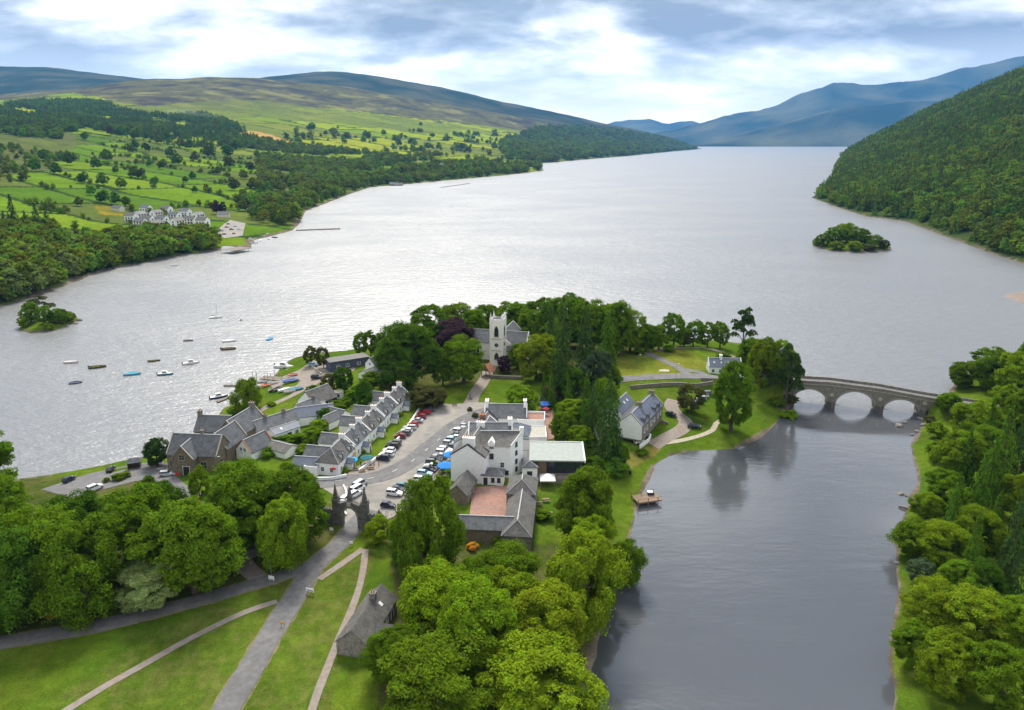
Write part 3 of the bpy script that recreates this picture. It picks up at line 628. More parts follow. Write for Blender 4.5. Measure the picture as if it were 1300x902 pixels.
def conifer(name, seed, levels=26, nb=11, per=16, wid=0.5, base=0.08, material='leaf', power=0.85, leaf=(0.014, 0.026), ragged=0.25):
    rs = np.random.RandomState(seed); Cs = []; Ns = []; Ss = []
    for l in range(levels):
        f = l / (levels - 1); z = base + (1 - base) * f; R = wid * (1 - f) ** power + 0.012
        for b_ in range(max(4, int(nb * (1 - 0.55 * f)))):
            a = rs.rand() * 6.283; L = R * (1 - ragged + 2 * ragged * rs.rand() * 0.8); n = max(3, int(per * (0.3 + 0.7 * (1 - f))))
            t = np.sqrt(rs.rand(n)) * 1.0; dr = np.array((math.cos(a), math.sin(a), 0)); side = np.array((-dr[1], dr[0], 0))
            p_ = dr * (t * L)[:, None] + side * (rs.normal(size=n) * 0.05 * (0.4 + 1.0 - t) * 0.7)[:, None]; p_[:, 2] = z - (t ** 1.6) * L * 0.42 + rs.normal(size=n) * 0.008
            Cs.append(p_); nn = dr * 0.55 + rs.normal(size=(n, 3)) * 0.35 + np.array((0, 0, 0.75)); Ns.append(nn); Ss.append(leaf[0] + (leaf[1] - leaf[0]) * rs.rand(n))
    C = np.concatenate(Cs)
    return quads_mesh(name, C, np.concatenate(Ns), np.concatenate(Ss), [MATS[material]], 1.6, None, rs)
def pine(name, seed, material='leaf'):
    rs = np.random.RandomState(seed); Cs = []; Ns = []; Ss = []
    for i in range(26):
        z = 0.34 + 0.62 * rs.rand() ** 0.8; R = 0.42 * math.sin(min(1, (1.03 - z) / 0.5) * 1.4) + 0.05; a = rs.rand() * 6.283; q = R * math.sqrt(rs.rand()) * 1.05
        c = np.array((q * math.cos(a), q * math.sin(a), z)); r = 0.09 + 0.07 * rs.rand(); n = 170
        d = rs.normal(size=(n, 3)); d /= np.linalg.norm(d, axis=1, keepdims=True); d[:, 2] = np.abs(d[:, 2]) * 1.3 - 0.35
        Cs.append(c + d * np.array((1.15, 1.15, 0.5)) * r * (0.6 + 0.4 * rs.rand(n))[:, None]); Ns.append(d + rs.normal(size=d.shape) * 0.5 + np.array((0, 0, 0.3))); Ss.append(0.010 + 0.012 * rs.rand(n))
    return quads_mesh(name, np.concatenate(Cs), np.concatenate(Ns), np.concatenate(Ss), [MATS[material]], 1.6, None, rs)
def bare(seed):
    rs = random.Random(seed); mb = MB()
    def br_(p_, d, L, r, k):
        q_ = p_ + d * L; mb.tube(p_, q_, r, r * 0.6, 5)
        if k == 0: return
        for _ in range(3):
            nd_ = (d + Vector((rs.uniform(-1, 1), rs.uniform(-1, 1), rs.uniform(-0.3, 0.6))) * 0.75).normalized(); br_(q_, nd_, L * rs.uniform(0.55, 0.8), r * 0.6, k - 1)
    br_(Vector((0, 0, 0)), Vector((0.05, 0, 1)), 0.36, 0.022, 4); return mb.mesh('branches', MATS['timber_grey'])
def trunk(seed, top=0.6, r=0.035, limbs=6):
    rs = random.Random(seed); mb = MB(); prev = Vector((0, 0, -0.03)); rr = r * 1.25
    for k in range(5):
        q_ = Vector((rs.uniform(-0.012, 0.012), rs.uniform(-0.012, 0.012), top * (k + 1) / 5)); mb.tube(prev, q_, rr, rr * 0.82, 7); prev = q_; rr *= 0.82
    for k in range(limbs):
        a = k * 2.4 + rs.uniform(-0.3, 0.3); z = rs.uniform(0.2, top * 0.85); b0 = Vector((0, 0, z)); b1 = Vector((math.cos(a) * 0.17, math.sin(a) * 0.17, z + 0.13)); b2 = Vector((math.cos(a + 0.3) * 0.24, math.sin(a + 0.3) * 0.24, z + 0.17))
        mb.tube(b0, b1, r * 0.5, r * 0.32, 5); mb.tube(b1, b2, r * 0.32, r * 0.12, 5)
    return mb.mesh('trunk', MATS['bark'])
PB = [broad('crown', 10 + k, 22 + 3 * k, 13, 130, 0.49, (0.32, 0.32, 0.32), (0.11, 0.19), (0.0065, 0.0135), core=0.42, skirt=0.95) for k in range(4)]                                             # big round limes and oaks
PT = [broad('crown', 30 + k, 22 + 3 * k, 12, 130, 0.48, (0.31, 0.31, 0.34), (0.10, 0.17), (0.0065, 0.0135), core=0.42, droop=1.0, skirt=0.95) for k in range(3)]   # feathery, drooping
PO = [broad('crown', 50 + k, 20, 12, 80, 0.52, (0.30, 0.30, 0.30), (0.12, 0.18), core=0.0, open_=0.05, skirt=0.9) for k in range(3)]     # open, airy
PS = [broad('crown', 70 + k, 9, 8, 60, 0.42, (0.28, 0.28, 0.30), (0.18, 0.26), (0.02, 0.038), skirt=0.7) for k in range(3)]            # shrubs
PC = [conifer('crown', 90 + k) for k in range(3)]
PW = [conifer('crown', 97 + k, 30, 12, 18, 0.5, 0.03, power=0.55, ragged=0.18) for k in range(2)]           # dense columnar evergreens
PP = [pine('crown', 110 + k) for k in range(2)]
TB = [trunk(1), trunk(2)]; TC = trunk(3, 0.95, 0.022, 0); TP = trunk(4, 0.9, 0.026, 5); BARE = bare(5)
PROTO = {'B': (PB, TB), 'T': (PT, TB), 'O': (PO, TB), 'S': (PS, TB), 'C': (PC, [TC]), 'W': (PW, [TC]), 'P': (PP, [TP]), 'D': ([BARE], [TB[0]])}
TONE = {'g': (0.105, 0.182, 0.009), 'b': (0.148, 0.232, 0.010), 'd': (0.068, 0.138, 0.011), 'y': (0.165, 0.225, 0.010), 'o': (0.09, 0.10, 0.028), 'p': (0.060, 0.034, 0.045), 'r': (0.20, 0.10, 0.025),
        'w': (0.22, 0.29, 0.10), 'bg': (0.065, 0.105, 0.05), 'c': (0.05, 0.094, 0.020), 'go': (0.5, 0.22, 0.03), 'rb': (0.11, 0.055, 0.045)}
TNAME = {'B': 'broadleaf_tree', 'T': 'broadleaf_tree', 'O': 'broadleaf_tree', 'S': 'shrub', 'C': 'conifer', 'W': 'conifer', 'P': 'pine_tree', 'D': 'bare_tree'}
TCAT = {'shrub': 'shrub'}
TADJ = {'g': 'mid green', 'b': 'bright green', 'd': 'dark green', 'y': 'yellow green', 'o': 'olive green', 'p': 'purple leaved', 'r': 'rust tinged', 'w': 'white flowering', 'bg': 'blue green', 'c': 'very dark green', 'go': 'orange flowering', 'rb': 'reddish brown'}
TKIND = {'B': 'dense round tree', 'T': 'drooping feathery tree', 'O': 'open airy tree', 'S': 'rounded shrub', 'C': 'pointed conifer', 'W': 'dense columnar evergreen', 'P': 'flat topped pine', 'D': 'leafless grey tree'}
def plant(px, py, wpx, hpx, kind, tone, where, label=None, pos=None):
    p_ = hit(px, py) if pos is None else pos
    dep = p_.y * math.cos(TILT) - (p_.z - CAMZ) * math.sin(TILT); s = FPX / dep
    ang = math.atan2(CAMZ - p_.z, p_.y); w = wpx / s; h = hpx / s / math.cos(ang)
    # part of the seen height is the crown's depth on the ground
    h = max(h - 0.32 * w * math.tan(ang), 0.45 * w)
    nm = TNAME[kind]; lab = label or f'{TADJ[tone]} {TKIND[kind]} {where}'
    r = thing(nm, lab, TCAT.get(nm, 'tree'), (p_.x, p_.y, p_.z - 0.15), RND.uniform(0, 6.28), None if label else lab)
    jw = RND.uniform(0.9, 1.0); r.scale = (w * jw, w * jw * RND.uniform(0.92, 1.06), h * RND.uniform(0.94, 1.04))
    cr, tr = PROTO[kind]; c = TONE[tone]; j = RND.uniform(0.86, 1.14)
    crown = obj('crown' if kind != 'D' else 'branches', RND.choice(cr), r, color=tuple(v * j * RND.uniform(0.95, 1.05) for v in c))
    if kind not in 'SD': obj('trunk', RND.choice(tr), r)
    return r
TREES = {
 'in the park drive wood': [(8, 700, 90, 112, 'B', 'g'), (72, 742, 90, 108, 'B', 'g'), (12, 795, 115, 140, 'T', 'd'), (62, 765, 125, 140, 'B', 'g'), (112, 782, 120, 130, 'T', 'g'), (166, 735, 115, 128, 'B', 'g'), (248, 752, 122, 135, 'B', 'g'), (320, 695, 112, 120, 'B', 'g'), (378, 690, 82, 106, 'B', 'g'), (358, 718, 85, 95, 'T', 'b'), (112, 664, 40, 42, 'B', 'd'), (-30, 650, 110, 110, 'B', 'g'), (-40, 780, 140, 150, 'T', 'g'), (205, 690, 90, 95, 'B', 'd'), (285, 725, 80, 80, 'B', 'd'), (90, 730, 100, 110, 'B', 'd'), (330, 660, 70, 70, 'B', 'd'), (-60, 700, 110, 120, 'B', 'd')],
 'on the bank below the stables': [(541, 748, 108, 150, 'T', 'g'), (514, 712, 58, 72, 'T', 'g'), (562, 808, 120, 108, 'B', 'b'), (610, 850, 120, 118, 'B', 'b'), (690, 850, 130, 120, 'B', 'y'), (728, 800, 112, 138, 'T', 'y'), (740, 695, 88, 108, 'B', 'g'), (748, 730, 74, 80, 'B', 'b'), (645, 745, 86, 66, 'B', 'g'), (600, 760, 70, 60, 'B', 'g'), (765, 775, 50, 80, 'B', 'g'), (660, 790, 90, 80, 'T', 'b'), (560, 900, 150, 110, 'B', 'g'), (680, 920, 150, 120, 'B', 'b'), (500, 860, 70, 70, 'B', 'g'), (480, 690, 40, 40, 'O', 'y'), (760, 690, 40, 60, 'B', 'g')],
 'in the church wood': [(518, 492, 80, 92, 'B', 'd'), (588, 488, 58, 72, 'B', 'g'), (562, 490, 32, 52, 'B', 'g'), (680, 482, 58, 64, 'B', 'y'), (663, 528, 48, 44, 'O', 'b'), (545, 440, 52, 60, 'B', 'g'), (582, 432, 55, 56, 'B', 'b'), (615, 428, 46, 48, 'B', 'g'), (652, 430, 50, 52, 'B', 'g'), (688, 428, 48, 56, 'B', 'g'), (660, 420, 36, 40, 'B', 'b'), (720, 440, 58, 74, 'B', 'g'), (752, 446, 52, 72, 'B', 'g'), (782, 452, 52, 72, 'B', 'g'), (800, 446, 46, 58, 'B', 'b'), (757, 505, 46, 66, 'B', 'bg'), (702, 460, 40, 60, 'B', 'g'), (657, 468, 30, 36, 'B', 'g'), (820, 446, 34, 40, 'B', 'g'), (500, 470, 50, 60, 'B', 'g'), (530, 455, 46, 50, 'B', 'g'), (600, 445, 44, 56, 'B', 'g'), (735, 425, 44, 50, 'B', 'g'), (768, 430, 44, 52, 'B', 'b'), (700, 440, 40, 60, 'B', 'd'), (560, 455, 40, 50, 'B', 'd'), (675, 440, 36, 50, 'B', 'g')],
 'in the planting behind the hotel': [(728, 538, 48, 38, 'B', 'b'), (735, 575, 42, 42, 'B', 'b'), (712, 500, 36, 40, 'B', 'g'), (716, 566, 34, 46, 'B', 'g'), (752, 604, 34, 30, 'B', 'd'), (768, 535, 42, 62, 'B', 'g'), (728, 510, 36, 52, 'B', 'd'), (772, 508, 36, 52, 'B', 'g'), (745, 545, 36, 44, 'B', 'd'), (786, 590, 30, 34, 'B', 'g'), (725, 590, 26, 26, 'B', 'g')],
 'on the lawns near the bridge': [(928, 548, 60, 95, 'B', 'g'), (966, 492, 42, 66, 'B', 'b'), (985, 485, 40, 60, 'B', 'b'), (952, 470, 36, 45, 'B', 'g'), (1000, 500, 30, 50, 'B', 'g')],
 'in the shore row beyond the mown fields': [(855, 442, 32, 48, 'O', 'g'), (880, 440, 28, 38, 'O', 'g'), (898, 441, 27, 37, 'O', 'g'), (914, 442, 25, 35, 'O', 'g'), (836, 444, 30, 36, 'O', 'g'), (868, 440, 26, 26, 'O', 'o')],
 'in the shore side gardens': [(437, 498, 28, 38, 'B', 'd'), (420, 499, 30, 28, 'B', 'o'), (462, 520, 26, 42, 'B', 'd'), (395, 464, 18, 28, 'O', 'o'), (411, 468, 20, 32, 'O', 'o'), (457, 452, 20, 34, 'O', 'g'), (471, 454, 24, 36, 'O', 'g')],
 'on the east river bank': [(1220, 492, 38, 38, 'B', 'g'), (1250, 492, 56, 56, 'B', 'g'), (1290, 505, 58, 68, 'B', 'b'), (1236, 560, 60, 62, 'B', 'b'), (1272, 540, 50, 56, 'B', 'b'), (1300, 560, 60, 70, 'B', 'g'), (1196, 640, 50, 50, 'B', 'g'), (1215, 610, 64, 74, 'B', 'b'), (1250, 590, 50, 60, 'B', 'g'), (1176, 660, 46, 42, 'B', 'b'), (1165, 705, 64, 52, 'B', 'g'), (1196, 715, 66, 64, 'B', 'b'), (1236, 700, 62, 64, 'B', 'b'), (1215, 760, 60, 56, 'B', 'g'), (1248, 765, 50, 60, 'B', 'd'), (1290, 660, 50, 66, 'B', 'b'), (1182, 800, 84, 72, 'B', 'y'), (1235, 815, 90, 76, 'B', 'y'), (1160, 850, 60, 60, 'B', 'g'), (1200, 880, 90, 80, 'B', 'b'), (1290, 830, 80, 80, 'B', 'b'), (1270, 900, 90, 90, 'B', 'g'), (1205, 525, 36, 30, 'O', 'g'), (1310, 480, 60, 60, 'B', 'g'), (1330, 600, 70, 80, 'B', 'g'), (1330, 720, 80, 90, 'B', 'g'), (1190, 555, 26, 22, 'S', 'b'), (1225, 660, 44, 44, 'B', 'g'), (1190, 585, 34, 30, 'S', 'b')],
}
CONS = {
 'in the church wood': [(714, 502, 44, 118, 'W', 'c'), (742, 492, 40, 108, 'W', 'c'), (770, 470, 34, 84, 'W', 'd'), (698, 470, 30, 80, 'W', 'c')],
 'in the planting behind the hotel': [(721, 528, 22, 56, 'C', 'd'), (744, 525, 26, 54, 'W', 'd'), (700, 520, 20, 50, 'C', 'd'), (690, 515, 18, 44, 'C', 'd'), (756, 540, 30, 60, 'C', 'd'), (740, 565, 26, 62, 'C', 'd'), (762, 560, 26, 66, 'C', 'c')],
 'on the east river bank': [(1266, 630, 56, 118, 'C', 'd'), (1238, 665, 50, 90, 'C', 'd'), (1286, 620, 46, 96, 'C', 'c'), (1276, 760, 56, 120, 'C', 'c'), (1258, 700, 44, 80, 'C', 'd'), (1222, 620, 40, 84, 'C', 'd'), (1252, 575, 36, 76, 'C', 'd'), (1292, 700, 50, 110, 'C', 'c'), (1210, 665, 36, 70, 'C', 'd'), (1250, 650, 50, 100, 'C', 'd'), (1205, 690, 40, 84, 'C', 'd'), (1230, 745, 44, 92, 'C', 'd')],
}
for grp in (TREES, CONS):
    for where, L in grp.items():
        for t_ in L: plant(*t_, where)
SPECIAL = [(255, 645, 30, 55, 'O', 'b', 'slender bright birch tree standing before the stone school'), (200, 592, 37, 42, 'B', 'c', 'round very dark evergreen beside the lochside car park'), (190, 770, 76, 68, 'B', 'w', 'white blossomed hawthorn at the wood edge above the lane'),
 (376, 640, 40, 40, 'B', 'r', 'rusty leaved tree top in the wood beside the stone gate'), (572, 458, 62, 60, 'B', 'p', 'large copper beech left of the church tower'), (640, 474, 20, 26, 'B', 'p', 'small purple leaved tree before the church tower'),
 (545, 518, 46, 32, 'B', 'o', 'low spreading olive green tree beside the church path'), (314, 522, 42, 48, 'T', 'b', 'lone airy tree on the shore lawn above the small jetty'), (772, 590, 50, 120, 'W', 'c', 'giant very dark evergreen beside the white riverside house'),
 (752, 566, 30, 84, 'W', 'c', 'second dark evergreen close behind the giant one by the riverside house'), (877, 524, 40, 42, 'O', 'o', 'small olive tree shading the drive of the riverside house'), (997, 524, 40, 86, 'P', 'c', 'tall dark pine beside the west end of the bridge'),
 (942, 454, 42, 66, 'P', 'c', 'dark cedar standing beside the cottage near the bridge'), (793, 740, 50, 60, 'T', 'g', 'bushy willow overhanging the river bank'), (1166, 742, 36, 36, 'O', 'bg', 'silvery green willow at the edge of the east bank'), (1268, 815, 66, 60, 'D', 'o', 'leafless grey tree on the east bank'),
 (698, 510, 24, 24, 'B', 'rb', 'small reddish brown tree beside the hotel yard'), (735, 552, 24, 18, 'B', 'rb', 'low reddish bush between the green trees behind the hotel'), (600, 698, 18, 11, 'S', 'go', 'orange flowering azalea below the stable block wall'), (68, 782, 20, 12, 'S', 'go', 'small golden bush at the wood edge beside the lane'),
 (1298, 620, 20, 80, 'W', 'rb', 'narrow reddish brown tree on the east bank'), (1002, 512, 24, 14, 'S', 'o', 'low scrub below the bridge abutment')]
for s_ in SPECIAL: plant(*s_[:6], '', s_[6])
SHR = {
 'in the cottage gardens': [(372, 562, 30, 14, 'S', 'g'), (398, 564, 36, 28, 'S', 'g'), (404, 548, 26, 20, 'S', 'b'), (352, 562, 20, 12, 'S', 'g'), (410, 535, 26, 20, 'S', 'd'), (448, 508, 22, 16, 'S', 'g'), (452, 568, 8, 11, 'S', 'd'), (435, 584, 9, 10, 'S', 'g'), (514, 520, 8, 9, 'S', 'd'), (478, 552, 10, 8, 'S', 'b'), (428, 520, 22, 14, 'S', 'g'), (470, 488, 30, 18, 'S', 'g'), (490, 492, 20, 18, 'S', 'd'), (420, 598, 16, 10, 'S', 'b'), (436, 600, 12, 9, 'S', 'b'), (395, 500, 18, 12, 'S', 'd'), (500, 500, 24, 18, 'S', 'o'), (470, 562, 8, 6, 'S', 'y'), (488, 548, 9, 7, 'S', 'b'), (500, 535, 9, 8, 'S', 'g'), (508, 528, 8, 6, 'S', 'y'), (445, 575, 7, 6, 'S', 'g'), (462, 575, 8, 6, 'S', 'b'), (440, 515, 16, 12, 'S', 'g'), (455, 500, 18, 14, 'S', 'd'), (385, 575, 22, 14, 'S', 'b'), (340, 580, 20, 14, 'S', 'g'), (298, 600, 24, 14, 'S', 'b')],
 'on the lawn by the shore': [(318, 520, 18, 9, 'S', 'b'), (298, 525, 20, 10, 'S', 'g'), (345, 515, 14, 6, 'S', 'b'), (155, 608, 24, 11, 'S', 'g'), (135, 612, 10, 8, 'S', 'b')],
 'beside the river bank': [(1000, 530, 22, 12, 'S', 'b'), (780, 600, 44, 12, 'S', 'd'), (815, 578, 18, 8, 'S', 'g'), (760, 598, 26, 10, 'S', 'd'), (985, 515, 26, 14, 'S', 'b'), (690, 660, 26, 14, 'S', 'g'), (640, 690, 34, 14, 'S', 'b'), (560, 700, 26, 16, 'S', 'g'), (1180, 540, 18, 14, 'S', 'o'), (1200, 515, 26, 18, 'S', 'b')],
 'beside the mown fields': [(822, 446, 17, 10, 'S', 'w'), (812, 450, 16, 12, 'S', 'g'), (850, 446, 18, 9, 'S', 'g'), (918, 455, 20, 10, 'S', 'g')],
 'beside the hotel forecourt': [(553, 596, 8, 14, 'S', 'g'), (596, 522, 8, 6, 'S', 'o'), (603, 530, 10, 8, 'S', 'o'), (640, 540, 10, 6, 'S', 'o')],
}
for where, L in SHR.items():
    for t_ in L: plant(*t_, where)
# wooded islets
for px, py, w, h, k, tn in [(40, 410, 24, 30, 'B', 'g'), (58, 412, 24, 26, 'B', 'g'), (50, 405, 34, 32, 'P', 'o'), (75, 411, 26, 22, 'B', 'g'), (88, 408, 18, 14, 'B', 'b'), (30, 416, 16, 16, 'B', 'b'), (62, 419, 14, 10, 'S', 'b')]:
    plant(px, py, w, h, k, tn, 'on the small rocky islet near the far jetty')
for px, py, w, h, k, tn in [(1045, 313, 24, 17, 'B', 'g'), (1060, 309, 24, 22, 'B', 'g'), (1075, 308, 28, 28, 'B', 'b'), (1092, 311, 26, 24, 'B', 'g'), (1110, 314, 22, 18, 'B', 'g'), (1122, 316, 16, 12, 'B', 'o'), (1085, 318, 22, 14, 'B', 'b'), (1062, 317, 20, 12, 'B', 'y'), (1104, 319, 18, 11, 'B', 'o'), (1070, 304, 26, 22, 'B', 'b'), (1036, 312, 12, 10, 'S', 'b')]:
    plant(px, py, w, h, k, tn, 'on the round wooded island in the loch')

# ---------------------------------------------------------------- far woods (one mass) and field trees (single)
LOW = {}
for k, m_ in enumerate(('wood_green', 'wood_bright', 'wood_dark', 'wood_olive')):
    LOW[m_] = broad('far_crown', 200 + k, 8, 5, 12, 0.5, (0.28, 0.28, 0.30), (0.18, 0.26), (0.035, 0.07), m_, 1.0)
LOW['wood_conifer'] = conifer('far_conifer', 210, 9, 7, 5, 0.5, 0.03, 'wood_conifer', 0.9, (0.05, 0.085), 0.2)
pc = bpy.data.collections.new('woodland_kinds'); order = sorted(LOW)
for i, k in enumerate(order):
    o_ = bpy.data.objects.new(f'kind_{i}_{k}', LOW[k]); pc.objects.link(o_)
ng = bpy.data.node_groups.new('scatter_wood', 'GeometryNodeTree')
ng.interface.new_socket('Geometry', in_out='INPUT', socket_type='NodeSocketGeometry'); ng.interface.new_socket('Geometry', in_out='OUTPUT', socket_type='NodeSocketGeometry')
gi = ng.nodes.new('NodeGroupInput'); go = ng.nodes.new('NodeGroupOutput'); ip = ng.nodes.new('GeometryNodeInstanceOnPoints'); ci = ng.nodes.new('GeometryNodeCollectionInfo')
ci.inputs['Collection'].default_value = pc; ci.inputs['Separate Children'].default_value = True; ci.inputs['Reset Children'].default_value = True
def na(nm, ty):
    n = ng.nodes.new('GeometryNodeInputNamedAttribute'); n.data_type = ty; n.inputs['Name'].default_value = nm; return n.outputs['Attribute']
ng.links.new(gi.outputs[0], ip.inputs['Points']); ng.links.new(ci.outputs[0], ip.inputs['Instance']); ip.inputs['Pick Instance'].default_value = True
ng.links.new(na('kind', 'INT'), ip.inputs['Instance Index']); ng.links.new(na('size', 'FLOAT_VECTOR'), ip.inputs['Scale']); ng.links.new(na('turn', 'FLOAT_VECTOR'), ip.inputs['Rotation'])
ng.links.new(ip.outputs[0], go.inputs[0])
def interp_np(x, y):
    fc = np.clip((x / y - U[0]) / (U[1] - U[0]), 0, NC - 1.001); fr = np.clip((np.log(y) - math.log(Y[0])) / (math.log(Y[-1]) - math.log(Y[0])) * (NR - 1), 0, NR - 1.001)
    i = fr.astype(int); j = fc.astype(int); b = fc - j; a = (y - Y[i]) / (Y[i + 1] - Y[i])
    f = lambda A: (A[i, j] * (1 - b) + A[i, j + 1] * b) * (1 - a) + (A[i + 1, j] * (1 - b) + A[i + 1, j + 1] * b) * a
    return f
def wood(name, label, polys, u0, u1, y0, y1, n, size, mixk, land, margin=3.0, sparse=0.0, aspect=1.05, grow=0.0, clump=0.0, hedge=0.0):
    u = NPR.uniform(u0, u1, n); y = np.sqrt(NPR.uniform(y0 ** 2, y1 ** 2, n)); x = u * y; f = interp_np(x, y); z = f(Z)
    px, py = project(x, y, z); ok = (f(land) > margin)
    if polys is not None:
        jx = px + NPR.normal(size=n) * 2; jy = py + NPR.normal(size=n) * 1.0; io = np.zeros(n, bool)
        for pl in polys: io |= inpoly(jx, jy, pl)
        ok &= io
    if sparse: ok &= (fbm(x / 130, y / 130, 3) > sparse)
    if clump: ok &= (fbm(x / 60 + 31, y / 60, 3) > clump)
    if hedge: ok &= (f(HEDGE) < hedge)
    x, y, z = x[ok], y[ok], z[ok]; n = len(x); s = size * (0.55 + 0.95 * NPR.rand(n)) * (1 + grow * y / 1000)
    reg = fbm(x / 160 + 50, y / 160, 3); kinds = np.zeros(n, int); r = np.clip((reg - 0.5) * 1.6 + NPR.rand(n), 0, 0.999); acc = 0
    for k, wgt in mixk: kinds[(r >= acc) & (r < acc + wgt)] = order.index(k); acc += wgt
    con = kinds == order.index('wood_conifer')
    me = bpy.data.meshes.new(name); me.vertices.add(n); me.vertices.foreach_set('co', np.stack([x, y, z - 0.4], 1).ravel())
    me.attributes.new('kind', 'INT', 'POINT').data.foreach_set('value', kinds.astype(np.int32))
    w = np.where(con, s * 0.62, s); h = np.where(con, s * 1.25, s * aspect)
    me.attributes.new('size', 'FLOAT_VECTOR', 'POINT').data.foreach_set('vector', np.stack([w, w, h], 1).astype(np.float32).ravel())
    me.attributes.new('turn', 'FLOAT_VECTOR', 'POINT').data.foreach_set('vector', np.stack([np.zeros(n), np.zeros(n), NPR.uniform(0, 6.28, n)], 1).astype(np.float32).ravel())
    o = obj(name, me); md = o.modifiers.new('scatter', 'NODES'); md.node_group = ng; tag(o, label, 'woodland', kind='stuff'); return o
MIXD = [('wood_green', 0.42), ('wood_bright', 0.26), ('wood_dark', 0.14), ('wood_olive', 0.18)]
MIXH = [('wood_conifer', 0.42), ('wood_green', 0.26), ('wood_bright', 0.20), ('wood_dark', 0.12)]
MIXC = [('wood_conifer', 0.45), ('wood_dark', 0.3), ('wood_green', 0.25)]
wood('hillside_wood', 'dense mixed forest covering the steep hill across the loch', None, 0.36, 0.97, 560, 2600, 42000, 10.5, MIXH, SR, 6, grow=0.18, clump=0.27)
wood('hillside_wood', 'far forest on the back of the steep hill across the loch', None, 0.36, 0.8, 1900, 3600, 9000, 17, MIXH, SR, 6)
wood('shore_wood', 'mixed wood lining the far shore below the fields', [[(-300, 460), (0, 392), (60, 374), (130, 347), (200, 332), (282, 318), (276, 306), (215, 306), (175, 305), (120, 318), (80, 318), (60, 296), (0, 300), (-300, 330)]], -0.97, -0.28, 340, 760, 5200, 12.5, MIXD, SL, 4)
wood('shore_wood', 'mixed wood on the wooded point beyond the marina', [[(300, 262), (330, 235), (330, 205), (296, 168), (380, 183), (450, 195), (560, 207), (690, 211), (692, 218), (560, 232), (470, 240), (440, 250), (390, 276), (372, 288), (330, 282)]], -0.42, 0.1, 680, 3000, 15000, 14, MIXD, SL, 5, sparse=0.47)
wood('hill_wood', 'dark conifer plantation above the fields on the south hill', [[(-300, 150), (0, 138), (60, 124), (130, 132), (165, 142), (215, 150), (262, 147), (300, 160), (335, 186), (300, 190), (230, 186), (150, 172), (100, 166), (90, 178), (0, 172), (-300, 200)]], -0.97, -0.25, 1300, 4200, 42000, 16, MIXC, SL, 5, sparse=0.43)
wood('hill_wood', 'scrub and young woods over the gorse slope above the fields', [[(-300, 330), (-300, 190), (0, 178), (90, 182), (96, 205), (60, 228), (0, 232)]], -0.97, -0.5, 600, 1700, 900, 12, MIXD, SL, 5, clump=0.45)
wood('hill_wood', 'shelter belts and copses on the bright hill pastures', [[(340, 160), (470, 168), (600, 170), (700, 165), (690, 210), (560, 206), (450, 192), (360, 182)]], -0.4, 0.1, 2300, 6000, 14000, 20, MIXD, SL, 5, clump=0.60, hedge=26)
wood('point_wood', 'wooded slopes running down to the far point of the loch', [[(640, 178), (690, 162), (760, 164), (860, 178), (895, 188.5), (800, 199), (690, 209), (640, 200)]], -0.05, 0.3, 2700, 8400, 30000, 24, MIXD, SL, 5, clump=0.42)
wood('hedgerow_trees', 'hedgerow trees and thickets between the loch side fields', [[(0, 300), (60, 296), (80, 318), (120, 318), (175, 292), (270, 290), (330, 282), (300, 262), (330, 235), (330, 205), (296, 190), (230, 186), (150, 172), (96, 205), (60, 228), (0, 232)]], -0.95, -0.28, 600, 2300, 12000, 6.5, MIXD, SL, 5, clump=0.46, hedge=6)

# ---------------------------------------------------------------- buildings
def win_mesh(w, h, kind):
    key = ('win', w, h, kind)
    if key not in CACHE:
        fr = MB(); t = 0.09
        # local: x across, z up, -y is outwards
        for a in ((-w / 2 - t, -w / 2, -0.0, h), (w / 2, w / 2 + t, 0.0, h)): fr.box(a[0], a[1], -0.10, 0.02, a[2], a[3])
        fr.box(-w / 2 - t, w / 2 + t, -0.10, 0.02, h, h + t); fr.box(-w / 2 - t - 0.04, w / 2 + t + 0.04, -0.17, 0.02, -0.12, 0.0)
        if kind != 'dark':
            fr.box(-w / 2, w / 2, -0.07, 0.02, h * 0.5 - 0.03, h * 0.5 + 0.03)
            for k in range(1, max(2, int(w / 0.7))): x = -w / 2 + w * k / max(2, int(w / 0.7)); fr.box(x - 0.025, x + 0.025, -0.065, 0.02, 0, h)
        m_ = {'white': 'white_paint', 'stone': 'stone_trim', 'dark': 'dark_paint'}[kind]
        pn = MB().box(-w / 2, w / 2, -0.04, 0.02, 0, h)
        CACHE[key] = (fr.mesh('window', MATS[m_]), pn.mesh('pane', MATS['glass']))
    return CACHE[key]
CACHE = {}
